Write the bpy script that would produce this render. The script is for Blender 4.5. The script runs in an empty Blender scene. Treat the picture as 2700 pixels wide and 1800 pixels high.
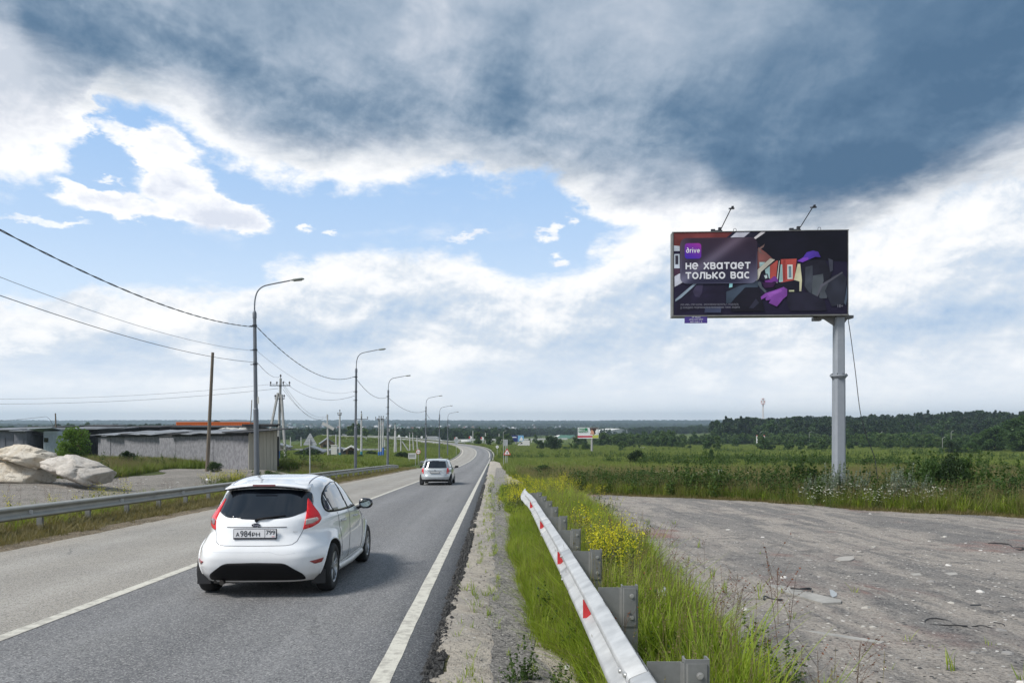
import bpy, bmesh, math, random
import numpy as np
from mathutils import Vector, Matrix
from mathutils.bvhtree import BVHTree
from mathutils.geometry import delaunay_2d_cdt
random.seed(7)
RNG = np.random.default_rng(7)
S = bpy.context.scene
COL = S.collection
PI = math.pi
R = math.radians
CAMZ = 1.73
F = 1950.0
HOR = 1112.0

# ------------------------------------------------------------ camera
cam = bpy.data.cameras.new('camera')
cam.sensor_width = 36.0
cam.lens = 36.0 * F / 2700.0
cam.shift_y = (HOR - 900.0) / 2700.0
cam.clip_start = 0.05
cam.clip_end = 20000.0
co = bpy.data.objects.new('camera', cam)
co.location = (0, 0, CAMZ)
co.rotation_euler = (R(90), 0, 0)
COL.objects.link(co)
S.camera = co

# ------------------------------------------------------------ node helpers
class NT:
    def __init__(s, tree):
        s.t = tree
    def n(s, typ, props=None, **ins):
        nd = s.t.nodes.new(typ)
        for k, v in (props or {}).items():
            setattr(nd, k, v)
        for k, v in ins.items():
            s.set(nd, k, v)
        return nd
    def set(s, nd, k, v):
        if isinstance(k, str) and k[0] == 'i' and k[1:].isdigit():
            sock = nd.inputs[int(k[1:])]
        else:
            sock = nd.inputs[k.replace('_', ' ')]
        if isinstance(v, bpy.types.NodeSocket):
            s.t.links.new(v, sock)
        else:
            try:
                sock.default_value = v
            except Exception:
                sock.default_value = tuple(v) + (1.0,)
    def m(s, op, a, b=0.0, c=0.0, clamp=False):
        nd = s.n('ShaderNodeMath', {'operation': op, 'use_clamp': clamp}, i0=a, i1=b, i2=c)
        return nd.outputs[0]
    def v(s, op, a, b=(0, 0, 0), **kw):
        nd = s.n('ShaderNodeVectorMath', {'operation': op}, i0=a, i1=b)
        for k, x in kw.items():
            s.set(nd, k, x)
        return nd.outputs['Value'] if op in ('DOT_PRODUCT', 'LENGTH', 'DISTANCE') else nd.outputs[0]
    def mix(s, f, a, b, mode='MIX'):
        nd = s.n('ShaderNodeMix', {'data_type': 'RGBA', 'blend_type': mode})
        s.set(nd, 'i0', f); s.set(nd, 'i6', a); s.set(nd, 'i7', b)
        return nd.outputs[2]
    def noise(s, vec, scale=5.0, detail=4.0, rough=.55, dist=0.0, dim='3D', out=0):
        nd = s.n('ShaderNodeTexNoise', {'noise_dimensions': dim}, Scale=scale, Detail=detail, Roughness=rough, Distortion=dist)
        if vec is not None:
            s.set(nd, 'Vector', vec)
        return nd.outputs[out]
    def ss(s, x, a, b, lo=0.0, hi=1.0):
        nd = s.n('ShaderNodeMapRange', {'interpolation_type': 'SMOOTHSTEP'}, i0=x, i1=a, i2=b, i3=lo, i4=hi)
        return nd.outputs[0]
    def lin(s, x, a, b, lo=0.0, hi=1.0):
        nd = s.n('ShaderNodeMapRange', {}, i0=x, i1=a, i2=b, i3=lo, i4=hi)
        return nd.outputs[0]
    def ramp(s, f, stops, interp='LINEAR'):
        nd = s.n('ShaderNodeValToRGB', {}, i0=f)
        r = nd.color_ramp
        r.interpolation = interp
        while len(r.elements) > 1:
            r.elements.remove(r.elements[-1])
        for i, (p, c) in enumerate(stops):
            e = r.elements[0] if i == 0 else r.elements.new(p)
            e.position = p
            e.color = tuple(c) + (1.0,) if len(c) == 3 else c
        return nd.outputs[0]
    def curve(s, x, pts):
        nd = s.n('ShaderNodeFloatCurve', {}, i1=x)
        cm = nd.mapping
        cm.extend = 'HORIZONTAL'
        cm.clip_min_y = -5; cm.clip_max_y = 5; cm.clip_min_x = 0; cm.clip_max_x = 1
        c = cm.curves[0]
        c.points[0].location = pts[0]
        c.points[1].location = pts[-1]
        for p in pts[1:-1]:
            c.points.new(*p)
        cm.update()
        return nd.outputs[0]

def srgb(r, g, b):
    f = lambda c: c / 12.92 if c <= .04045 else ((c + .055) / 1.055) ** 2.4
    return (f(r / 255), f(g / 255), f(b / 255))

# ------------------------------------------------------------ sky
SUN_EL, SUN_AZ = R(50), R(-118)       # azimuth measured from +Y towards +X
w = bpy.data.worlds.new('World')
S.world = w
w.use_nodes = True
w.cycles.sampling_method = 'MANUAL'
w.cycles.sample_map_resolution = 1024
wt = w.node_tree
for nd in list(wt.nodes):
    wt.nodes.remove(nd)
N = NT(wt)
tc = N.n('ShaderNodeTexCoord')
dirv = N.v('NORMALIZE', tc.outputs['Generated'])
def azel(px, py):
    x, z = (px - 1350) / F, (HOR - py) / F
    return math.atan2(x, 1.0), math.atan2(z, math.hypot(x, 1.0))
def U01(px):
    return (azel(px, HOR)[0] + .7) / 1.4
def el_at(px, py):
    return azel(px, py)[1]
sx = N.n('ShaderNodeSeparateXYZ', {}, i0=dirv)
dx, dy, dz = sx.outputs
AZ = N.m('ARCTAN2', dx, dy)
EL = N.m('ARCSINE', dz)
# stretched 3D noise domain: flattened towards the horizon like cloud decks seen from below
zst = N.m('MULTIPLY', dz, 2.2)
q = N.n('ShaderNodeCombineXYZ', {}, i0=dx, i1=dy, i2=zst).outputs[0]
wlo = N.noise(q, 3.2, 3, .5, out=1)
whi = N.noise(q, 11.0, 8, .62, out=1)
wfi = N.noise(q, 38.0, 6, .6, out=1)
def sep(c):
    return N.n('ShaderNodeSeparateXYZ', {}, i0=c).outputs
l0, l1, l2 = sep(wlo); h0, h1, h2 = sep(whi); f0, f1, f2 = sep(wfi)
def warp(base, parts):
    o = base
    for sck, amp in parts:
        o = N.m('MULTIPLY_ADD', N.m('SUBTRACT', sck, .5), amp, o)
    return o
AZw = warp(AZ, [(l0, .06), (h0, .10), (f0, .022)])
ELw = warp(EL, [(l1, .03), (h1, .075), (f1, .02)])
ELs = warp(EL, [(l2, .08), (h2, .05)])
A01 = N.m('MULTIPLY_ADD', AZw, 1 / 1.4, .5)
A01s = N.m('MULTIPLY_ADD', warp(AZ, [(l2, .12), (h1, .05)]), 1 / 1.4, .5)
def bcurve(x, pts):
    return N.curve(x, [(U01(px), el_at(px, py)) for px, py in pts])
def blob(px, py, rx, ry, rot=0.0, gain=1.0, wv=None):
    a, e = azel(px, py)
    mp = N.n('ShaderNodeMapping', {'vector_type': 'TEXTURE'}, i1=(a, e, 0), i2=(0, 0, R(rot)), i3=(rx / F, ry / F, 1))
    N.set(mp, 'i0', wv or WV)
    g = N.n('ShaderNodeTexGradient', {'gradient_type': 'SPHERICAL'}, i0=mp.outputs[0])
    return N.m('MULTIPLY', N.ss(g.outputs[1], 0, .8), gain)
WV = N.n('ShaderNodeCombineXYZ', {}, i0=AZw, i1=ELw).outputs[0]
WS = N.n('ShaderNodeCombineXYZ', {}, i0=warp(AZ, [(l2, .16), (h1, .07)]), i1=ELs).outputs[0]
def addall(xs):
    o = xs[0]
    for x in xs[1:]:
        o = N.m('ADD', o, x)
    return o
# clear sky
nish = N.n('ShaderNodeTexSky', {'sky_type': 'NISHITA', 'sun_disc': False, 'sun_elevation': SUN_EL, 'sun_rotation': SUN_AZ,
                                'altitude': 150, 'air_density': 1.0, 'dust_density': .6, 'ozone_density': 1.5})
clear0 = N.mix(1.0, nish.outputs[0], (.115, .115, .115, 1), 'MULTIPLY')
clear = N.mix(.80, clear0, N.mix(N.ss(EL, .12, .42), srgb(204, 227, 253) + (1,), srgb(158, 199, 246) + (1,)))
veil = N.ss(EL, .0, .24, .7, 0.0)
clear = N.mix(veil, clear, (.84, .93, 1.02, 1))
# lower cloud layer
cA = bcurve(A01, [(-120, 770), (0, 770), (90, 800), (170, 770), (250, 735), (330, 752), (450, 755), (560, 758), (650, 735), (700, 712), (790, 680), (880, 650),
                  (1000, 655), (1200, 655), (1310, 690), (1400, 725), (1500, 700), (1600, 645), (1700, 600), (1800, 470), (2100, 420), (2760, 300)])
dA = N.m('SUBTRACT', cA, ELw)
mA = N.ss(dA, -.006, .020)
dzz = N.m('ADD', N.m('MAXIMUM', dz, 0.0), .16)
plane = N.n('ShaderNodeCombineXYZ', {}, i0=N.m('DIVIDE', dx, dzz), i1=N.m('DIVIDE', dy, dzz), i2=0.0).outputs[0]
streak = N.noise(plane, 1.15, 8, .60, .5)
soft = N.noise(q, 2.6, 5, .55, .6)
fluff = N.noise(q, 16.0, 7, .6, .3)
dirq = N.n('ShaderNodeCombineXYZ', {}, i0=dx, i1=dy, i2=N.m('MULTIPLY', dz, 1.35)).outputs[0]
def relief(sc, det, dzo, rough=.6):
    a_ = N.noise(dirq, sc, det, rough, .2); b_ = N.noise(N.v('ADD', dirq, (-.35 * dzo, 0, dzo)), sc, det, rough, .2)
    return N.m('SUBTRACT', a_, b_), a_
rel1, bil1 = relief(7.0, 7, .022)
rel2, bil2 = relief(19.0, 6, .008)
REL = N.m('ADD', N.m('MULTIPLY', rel1, 2.6), N.m('MULTIPLY', rel2, 1.7))     # sunlit tops against shaded bases
puff = N.noise(N.n('ShaderNodeCombineXYZ', {}, i0=dx, i1=dy, i2=N.m('MULTIPLY', dz, 2.6)).outputs[0], 7.0, 9, .60, .25)
sA = addall([N.m('MULTIPLY', REL, N.ss(EL, .0, .16, .12, .42)), N.m('MULTIPLY', streak, .60), N.m('MULTIPLY', N.noise(q, 4.0, 6, .56, .4), .85), -.06, N.ss(dA, 0, .08, .12, -.16),
             blob(800, 900, 330, 75, 0, -.22, WS), blob(1000, 870, 130, 60, 0, -.15), blob(330, 960, 380, 80, 0, -.16, WS), blob(1560, 800, 400, 100, 0, -.10, WS), blob(2500, 850, 420, 110, 0, -.14, WS),
             blob(60, 910, 120, 35, 0, .22), blob(1180, 930, 330, 40, 0, .16, WS), blob(350, 860, 260, 55, 0, .14),
             blob(1850, 980, 90, 45, 0, .14), blob(1640, 985, 110, 40, 0, .12), blob(2080, 960, 90, 30, 0, .1), blob(2350, 640, 420, 130, 12, .15, WS), blob(1500, 580, 300, 60, 0, .2),
             blob(560, 930, 100, 40, 0, .2), blob(400, 1030, 500, 30, 0, .10, WS)])
colA = N.ramp(sA, [(.15, srgb(166, 192, 222)), (.34, srgb(192, 209, 229)), (.50, srgb(212, 222, 234)), (.66, srgb(240, 243, 247)), (.80, srgb(253, 253, 253))])
lowv = N.ss(EL, .0, .12, .70, 0.0)
colA = N.mix(lowv, colA, (.98, 1.02, 1.07, 1))
sky = N.mix(mA, clear, colA)
# free cumulus
dens = addall([blob(470, 490, 150, 110, -38, 1.0), blob(560, 545, 190, 62, -8, .95), blob(420, 420, 60, 95, 25, .75), blob(620, 565, 130, 50, -20, .8), blob(330, 555, 190, 34, -4, .75), blob(220, 515, 110, 22, -12, .6),
               blob(120, 578, 120, 17, -2, .55), blob(310, 365, 80, 30, -10, .55), blob(800, 590, 40, 17, 0, .55), blob(875, 603, 36, 10, 0, .45),
               blob(1462, 605, 42, 28, 0, .6), blob(1530, 585, 34, 18, 0, .5), blob(1240, 625, 110, 14, 0, .35), blob(1490, 672, 40, 22, 0, .5), blob(288, 485, 22, 12, 0, .4)])
dens = N.m('MULTIPLY_ADD', N.m('SUBTRACT', puff, .5), .8, N.m('MULTIPLY_ADD', N.m('SUBTRACT', fluff, .5), .7, dens))
mC = N.ss(dens, .06, .62)
cC = N.ramp(addall([N.m('MULTIPLY', REL, -.55), N.m('MULTIPLY', fluff, .9), N.m('MULTIPLY', puff, .7), N.m('MULTIPLY', N.ss(dens, .3, 1.3), .22), -.40]), [(.2, srgb(252, 253, 254)), (.45, srgb(254, 254, 254)), (.66, srgb(238, 241, 248)), (.90, srgb(216, 222, 235))])
sky = N.mix(mC, sky, cC)
# upper deck
cB = bcurve(A01, [(-120, 520), (0, 492), (110, 478), (195, 455), (235, 390), (262, 300), (330, 290), (400, 330), (480, 360), (560, 412), (640, 448), (760, 480), (860, 488), (950, 508),
                  (1040, 505), (1090, 462), (1200, 455), (1290, 480), (1430, 482), (1520, 530), (1580, 600), (1700, 640), (1900, 660), (2150, 660), (2350, 600), (2760, 470)])
dB = N.m('SUBTRACT', ELw, cB)
mB = N.ss(N.m('MULTIPLY_ADD', N.m('SUBTRACT', bil2, .5), .06, dB), -.008, .020)
cD = bcurve(A01s, [(-120, 40), (0, 90), (70, 190), (230, 235), (460, 262), (574, 330), (717, 395), (861, 425), (1148, 446), (1320, 482), (1522, 490), (1700, 500), (1867, 510), (1924, 560),
                   (2039, 590), (2211, 598), (2326, 560), (2498, 512), (2600, 455), (2760, 390)])
dD = N.m('SUBTRACT', ELs, cD)
dark = N.ss(N.m('MULTIPLY_ADD', N.m('SUBTRACT', puff, .5), .10, dD), -.035, .050)
tone = addall([N.m('MULTIPLY', REL, N.ss(dD, .02, .25, .34, .10)), N.m('MULTIPLY', N.noise(dirq, 2.4, 4, .5, .6), .46), N.m('MULTIPLY', N.noise(dirq, 5.5, 8, .58, .8), .72), -.125,
               blob(2500, 300, 950, 440, 0, -.30, WS), blob(2640, 60, 300, 200, 0, -.12, WS), blob(2150, 480, 480, 120, -8, -.22, WS), blob(700, 190, 420, 90, -12, -.16, WS), blob(150, 120, 200, 110, 0, -.16, WS),
               blob(1330, 230, 130, 150, 0, -.14, WS), blob(1850, 330, 200, 110, 0, -.12, WS), blob(1010, 380, 200, 70, 0, -.06, WS),
               blob(1130, 120, 120, 260, 15, .14, WS), blob(420, 40, 260, 60, -15, .12, WS), blob(1800, 90, 260, 110, -20, .10, WS), blob(1250, 430, 260, 60, 0, .14, WS), blob(1500, 380, 300, 80, 0, .08, WS), blob(2150, 420, 260, 40, 25, .05, WS)])
colD = N.ramp(tone, [(.0, srgb(80, 110, 140)), (.18, srgb(96, 124, 152)), (.34, srgb(120, 143, 167)), (.48, srgb(146, 164, 184)), (.60, srgb(166, 180, 197)), (.74, srgb(190, 199, 212)), (.9, srgb(218, 222, 230))])
colL = N.ramp(addall([N.m('MULTIPLY', REL, -.5), N.m('MULTIPLY', N.m('SUBTRACT', bil1, .5), 1.0), N.ss(dB, .0, .10)]), [(.0, srgb(254, 254, 254)), (.30, srgb(250, 251, 253)), (.6, srgb(228, 231, 238)), (.95, srgb(198, 206, 218))])
colB = N.mix(dark, colL, colD)
sky = N.mix(mB, sky, colB)
# the ground half of the sky sphere, never seen: dull green-grey
sky = N.mix(N.ss(EL, -.03, -.005, 1.0, 0.0), sky, (.16, .17, .14, 1))
bg = N.n('ShaderNodeBackground', {}, i0=sky, i1=1.0)
wo = N.n('ShaderNodeOutputWorld')
wt.links.new(bg.outputs[0], wo.inputs[0])

# ------------------------------------------------------------ sun (veiled by cloud) and exposure
sl = bpy.data.lights.new('sun', 'SUN')
sl.energy = 3.8
sl.angle = R(16)
sl.color = (1.0, .96, .90)
so = bpy.data.objects.new('sun', sl)
dsun = Vector((math.sin(SUN_AZ) * math.cos(SUN_EL), math.cos(SUN_AZ) * math.cos(SUN_EL), math.sin(SUN_EL)))
so.rotation_euler = dsun.to_track_quat('Z', 'Y').to_euler()
COL.objects.link(so)
S.view_settings.view_transform = 'Standard'
S.view_settings.look = 'None'
S.view_settings.gamma = 1.0
S.view_settings.exposure = 0.13
S.view_settings.use_curve_mapping = False
S.cycles.use_denoising = True
S.cycles.max_bounces = 6
S.cycles.diffuse_bounces = 3
S.cycles.transparent_max_bounces = 8
S.cycles.volume_bounces = 0
S.cycles.caustics_reflective = False
S.cycles.caustics_refractive = False
# ------------------------------------------------------------ materials
MATS = {}
def pmat(name, col, rough=.6, metal=0.0, var=.0, scale=4.0, col2=None, bump=0.0, bscale=None, detail=5, coat=0.0, spec=.5, stretch=None, emit=None, alpha=None):
    if name in MATS:
        return MATS[name]
    m = bpy.data.materials.new(name)
    m.use_nodes = True
    t = m.node_tree
    for nd in list(t.nodes):
        t.nodes.remove(nd)
    n = NT(t)
    o = n.n('ShaderNodeOutputMaterial')
    b = n.n('ShaderNodeBsdfPrincipled')
    t.links.new(b.outputs[0], o.inputs[0])
    n.set(b, 'Roughness', rough); n.set(b, 'Metallic', metal)
    n.set(b, 'Specular IOR Level', spec)
    n.set(b, 'Coat Weight', coat)
    if coat:
        n.set(b, 'Coat Roughness', .04)
    c4 = tuple(col) + (1.0,)
    if var or col2:
        geo = n.n('ShaderNodeTexCoord').outputs['Object']
        if stretch:
            geo = n.v('MULTIPLY', geo, stretch)
        no = n.noise(geo, scale, detail, .6)
        if col2:
            c = n.mix(n.ss(no, .38, .62), c4, tuple(col2) + (1.0,))
        else:
            c = n.mix(n.lin(no, .3, .7), tuple(x * (1 - var) for x in col) + (1.0,), tuple(min(1, x * (1 + var)) for x in col) + (1.0,))
        n.set(b, 'Base Color', c)
        n.set(b, 'Roughness', n.lin(no, .3, .7, max(0, rough - .08), min(1, rough + .08)))
    else:
        n.set(b, 'Base Color', c4)
        geo = None
    if bump:
        if geo is None:
            geo = n.n('ShaderNodeTexCoord').outputs['Object']
        bn = n.noise(geo, bscale or scale * 4, 6, .65)
        bp = n.n('ShaderNodeBump', {}, Strength=1.0, Distance=bump, Height=bn)
        n.set(b, 'Normal', bp.outputs[0])
    if emit:
        n.set(b, 'Emission Color', tuple(emit) + (1.0,)); n.set(b, 'Emission Strength', 1.0)
    MATS[name] = m
    return m

def newmat(name):
    m = bpy.data.materials.new(name)
    m.use_nodes = True
    t = m.node_tree
    for nd in list(t.nodes):
        t.nodes.remove(nd)
    n = NT(t)
    o = n.n('ShaderNodeOutputMaterial')
    MATS[name] = m
    return m, n, o

def leafmat(name, cols, trans=.35, rough=.55, rnd=True, zgrad=None):
    """foliage: colour picked per instance / per clump from cols, plus translucency"""
    m, n, o = newmat(name)
    oi = n.n('ShaderNodeObjectInfo')
    geo = n.n('ShaderNodeNewGeometry')
    pn = n.noise(geo.outputs['Position'], .35, 3, .6)
    r = n.m('FRACT', n.m('ADD', oi.outputs['Random'], n.m('MULTIPLY', geo.outputs['Random Per Island'], .8)))
    f = n.m('ADD', n.m('MULTIPLY', r, .6), n.m('MULTIPLY', n.ss(pn, .35, .65), .4))
    k = len(cols)
    c = n.ramp(f, [(i / (k - 1), cc) for i, cc in enumerate(cols)])
    if zgrad:
        tcz = n.n('ShaderNodeTexCoord').outputs['Object']
        z = n.n('ShaderNodeSeparateXYZ', {}, i0=tcz).outputs[2]
        c = n.mix(n.ss(z, zgrad[0], zgrad[1]), c, zgrad[2] + (1,))
    d = n.n('ShaderNodeBsdfPrincipled', {}, Base_Color=c, Roughness=rough)
    n.set(d, 'Specular IOR Level', .3)
    tr = n.n('ShaderNodeBsdfTranslucent', {}, Color=n.mix(.5, c, n.mix(1.0, c, (1.3, 1.25, .5, 1), 'MULTIPLY')))
    mx = n.n('ShaderNodeMixShader', {}, i0=trans, i1=d.outputs[0], i2=tr.outputs[0])
    n.t.links.new(mx.outputs[0], o.inputs[0])
    return m

# ------------------------------------------------------------ object helpers
def tag(o, label=None, cat=None, group=None, kind=None):
    if label: o['label'] = label
    if cat: o['category'] = cat
    if group: o['group'] = group
    if kind: o['kind'] = kind
    return o
def empty(name, loc=(0, 0, 0), rz=0.0, label=None, cat=None, group=None):
    o = bpy.data.objects.new(name, None)
    o.location = loc
    o.rotation_euler = (0, 0, rz)
    o.empty_display_size = .2
    COL.objects.link(o)
    return tag(o, label, cat, group)
def mesh_obj(name, me, mat=None, parent=None, loc=(0, 0, 0), smooth=False):
    if mat is not None:
        for x in (mat if isinstance(mat, (list, tuple)) else [mat]):
            me.materials.append(x)
    if smooth:
        me.polygons.foreach_set('use_smooth', [True] * len(me.polygons))
    o = bpy.data.objects.new(name, me)
    o.location = loc
    COL.objects.link(o)
    if parent:
        o.parent = parent
    return o
def np_mesh(name, V, Fc):
    me = bpy.data.meshes.new(name)
    V = np.asarray(V, dtype=np.float32)
    Fc = np.asarray(Fc, dtype=np.int32)
    k = Fc.shape[1]
    me.vertices.add(len(V)); me.vertices.foreach_set('co', V.ravel())
    me.loops.add(Fc.size); me.loops.foreach_set('vertex_index', Fc.ravel())
    me.polygons.add(len(Fc)); me.polygons.foreach_set('loop_start', np.arange(0, Fc.size, k, dtype=np.int32))
    me.update(calc_edges=True)
    return me
class MB:
    """collects simple solids, builds one mesh"""
    def __init__(s):
        s.V = []; s.F = []; s.M = []; s.mi = 0; s.sm = []
    def add(s, vs, fs, smooth=False):
        b = len(s.V)
        s.V += [tuple(v) for v in vs]
        for f in fs:
            s.F.append([i + b for i in f]); s.M.append(s.mi); s.sm.append(smooth)
        return s
    def box(s, c, d, rz=0.0, M=None, rx=0.0, ry=0.0):
        mt = Matrix.Translation(c) @ Matrix.Rotation(rz, 4, 'Z') @ Matrix.Rotation(rx, 4, 'X') @ Matrix.Rotation(ry, 4, 'Y')
        if M: mt = M @ mt
        vs = [mt @ Vector((x * d[0] / 2, y * d[1] / 2, z * d[2] / 2)) for z in (-1, 1) for y in (-1, 1) for x in (-1, 1)]
        return s.add(vs, [(0, 2, 3, 1), (4, 5, 7, 6), (0, 1, 5, 4), (2, 6, 7, 3), (0, 4, 6, 2), (1, 3, 7, 5)])
    def tube(s, pts, r, n=8, caps=True, smooth=True):
        pts = [Vector(p) for p in pts]
        k = len(pts)
        rs = r if isinstance(r, (list, tuple)) else [r] * k
        vs = []
        up = None
        for i, p in enumerate(pts):
            t = (pts[min(i + 1, k - 1)] - pts[max(i - 1, 0)])
            t = t.normalized() if t.length > 1e-9 else Vector((0, 0, 1))
            if up is None:
                up = Vector((1, 0, 0)) if abs(t.x) < .9 else Vector((0, 1, 0))
            u = (up - t * up.dot(t)).normalized()
            up = u
            v = t.cross(u)
            for j in range(n):
                a = 2 * PI * j / n
                vs.append(p + (u * math.cos(a) + v * math.sin(a)) * rs[i])
        fs = [(i * n + j, i * n + (j + 1) % n, (i + 1) * n + (j + 1) % n, (i + 1) * n + j) for i in range(k - 1) for j in range(n)]
        s.add(vs, fs, smooth)
        if caps:
            s.add(vs[:n], [tuple(range(n - 1, -1, -1))])
            s.add(vs[-n:], [tuple(range(n))])
        return s
    def prism(s, poly, y0, y1, axis='y'):
        """poly of 2D points extruded along an axis"""
        n = len(poly)
        def P(a, b, c):
            return {'y': (a, c, b), 'x': (c, a, b), 'z': (a, b, c)}[axis]
        vs = [P(a, b, y0) for a, b in poly] + [P(a, b, y1) for a, b in poly]
        fs = [tuple(range(n)), tuple(range(2 * n - 1, n - 1, -1))] + [(i, i + n, (i + 1) % n + n, (i + 1) % n) for i in range(n)]
        return s.add(vs, fs)
    def build(s, name, mat=None, parent=None, loc=(0, 0, 0), fixn=True):
        me = bpy.data.meshes.new(name)
        me.from_pydata(s.V, [], s.F)
        me.polygons.foreach_set('material_index', s.M)
        me.polygons.foreach_set('use_smooth', s.sm)
        if fixn:
            bm = bmesh.new(); bm.from_mesh(me)
            bmesh.ops.recalc_face_normals(bm, faces=bm.faces)
            bm.to_mesh(me); bm.free()
        return mesh_obj(name, me, mat, parent, loc)
def bevel(o, wdt=.01, seg=2, ang=35):
    b = o.modifiers.new('bevel', 'BEVEL')
    b.width = wdt; b.segments = seg; b.limit_method = 'ANGLE'; b.angle_limit = R(ang)
    return o
def children(o):
    return [c for c in bpy.data.objects if c.parent == o]
CH = {}
def copy_tree(o, parent=None):
    c = o.copy(); COL.objects.link(c)
    if parent: c.parent = parent
    if o.name not in CH:
        CH[o.name] = children(o)
    for ch in CH[o.name]:
        copy_tree(ch, c)
    return c
def sstep(a, b, x):
    t = np.clip((np.asarray(x, dtype=float) - a) / (b - a), 0, 1)
    return t * t * (3 - 2 * t)

# value noise for numpy
_tab = np.random.default_rng(3).random((256, 256))
def vnoise(x, y):
    x = np.asarray(x, dtype=float); y = np.asarray(y, dtype=float)
    xi = np.floor(x).astype(int); yi = np.floor(y).astype(int)
    fx = x - xi; fy = y - yi
    fx = fx * fx * (3 - 2 * fx); fy = fy * fy * (3 - 2 * fy)
    g = lambda a, b: _tab[a & 255, b & 255]
    return (g(xi, yi) * (1 - fx) + g(xi + 1, yi) * fx) * (1 - fy) + (g(xi, yi + 1) * (1 - fx) + g(xi + 1, yi + 1) * fx) * fy
def fbm(x, y, o=4):
    s = 0; a = .5; t = 0
    for i in range(o):
        s = s + a * vnoise(x * 2 ** i + 17 * i, y * 2 ** i + 5 * i); t += a; a *= .5
    return s / t

# ------------------------------------------------------------ terrain heights
_ky = [-60, -20, 0, 42, 105, 150, 200, 250, 300, 500, 900, 1500, 2000, 3500, 3800, 5300]
_kz = [2.6, .86, 0, -1.78, -4.5, -6.0, -7.0, -7.9, -8.6, -11, -15, -18, -16, -5.0, -4, -7]
_ty = np.arange(-60, 5301, 1.0)
_tz = np.interp(_ty, _ky, _kz)
_k = np.exp(-.5 * (np.arange(-24, 25) / 8.0) ** 2); _k /= _k.sum()
_tz = np.convolve(np.pad(_tz, 24, 'reflect', reflect_type='odd'), _k, 'valid')
# road path (centre marking)
def cx(y):
    return -4.85 - .026 * (np.asarray(y, dtype=float) - 9.41)
_rp = [(cx(-30.), -30, 1.3), (cx(0.), 0, 0), (cx(42.), 42, -1.77), (cx(75.), 75, -3.2), (cx(105.), 105, -4.5), (-8.3, 150, -6.0), (-9.0, 185, -6.4), (-11.0, 218, -6.45), (-15.0, 244, -6.4),
       (-23, 266, -6.2), (-34, 281, -5.7), (-46, 292, -5.1), (-60, 302, -4.7), (-74, 318, -4.6), (-84, 345, -4.8)]
def catmull(P, n=12):
    P = [np.array(p, dtype=float) for p in P]
    P = [2 * P[0] - P[1]] + P + [2 * P[-1] - P[-2]]
    out = []
    for i in range(1, len(P) - 2):
        for k in range(n):
            t = k / n
            out.append(.5 * ((2 * P[i]) + (-P[i - 1] + P[i + 1]) * t + (2 * P[i - 1] - 5 * P[i] + 4 * P[i + 1] - P[i + 2]) * t * t + (-P[i - 1] + 3 * P[i] - 3 * P[i + 1] + P[i + 2]) * t ** 3))
    out.append(P[-2])
    return np.array(out)
ROAD = catmull(_rp, 14)
def roadz(y):
    return np.interp(y, ROAD[:140, 1], ROAD[:140, 2])
def H(X, Y):
    """ground height"""
    X = np.atleast_1d(np.asarray(X, dtype=float)); Y = np.atleast_1d(np.asarray(Y, dtype=float))
    X, Y = np.broadcast_arrays(X, Y)
    z = np.interp(Y, _ty, _tz)
    r = X - cx(Y)
    near = 1 - sstep(130, 220, Y)
    z = z + .62 * sstep(5.6, 12.5, -r) * near
    z = z - .10 * sstep(4.1, 5.2, r) * (1 - sstep(40, 90, Y)) + .05 * sstep(6, 8, r) * (1 - sstep(40, 90, Y))
    # gentle unevenness away from the carriageway
    away = sstep(4.6, 9, np.abs(r)) * (1 - sstep(300, 600, Y) * .4)
    z = z + away * ((fbm(X * .06 + 9, Y * .06) - .5) * .55 * sstep(20, 70, np.hypot(X, Y)) + (fbm(X * .5, Y * .5 + 40) - .5) * .09)
    # wooded rise on the right
    z = z + 7.0 * sstep(330, 620, Y + .30 * X) * sstep(60, 380, X) * (1 - sstep(900, 1500, Y))
    # far ridges
    z = z + (fbm(X * .0011 + 3, Y * .0009) - .5) * 7.0 * sstep(1800, 3300, Y)
    z = z + 8 * sstep(-500, -1500, X) * sstep(500, 900, Y) * (1 - sstep(1500, 2500, Y))
    # embankment round the bend
    m = (Y > 120) & (Y < 460) & (X > -190) & (X < 90)
    if m.any():
        xs, ys = X[m], Y[m]
        d2 = np.full(xs.shape, 1e9); rz = np.zeros(xs.shape)
        for p in ROAD[56:]:
            d = (xs - p[0]) ** 2 + (ys - p[1]) ** 2
            k = d < d2
            d2[k] = d[k]; rz[k] = p[2]
        d = np.sqrt(d2)
        zz = z[m]
        t = sstep(120, 160, ys)
        emb = np.maximum(zz, rz - .05 - np.maximum(0, d - 6.0) * .42)
        emb = np.where(d < 5.2, rz - .06, emb)
        low = sstep(5.2, 9, d) * np.minimum(emb, 99) + (1 - sstep(5.2, 9, d)) * (rz - .06 + np.zeros_like(rz))
        new = np.where(d < 9, np.minimum(np.maximum(low, rz - .9), rz - .05 + sstep(5, 9, d) * 3), emb)
        z = z.copy(); z[m] = zz * (1 - t) + new * t
    # under the carriageway itself
    k = (np.abs(r) < 4.1) & (Y < 140)
    z = np.where(k, np.interp(Y, ROAD[:, 1][:140], ROAD[:, 2][:140]) - .05, z)
    return z
def h1_(x, y):
    return float(H(x, y)[0])

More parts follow.
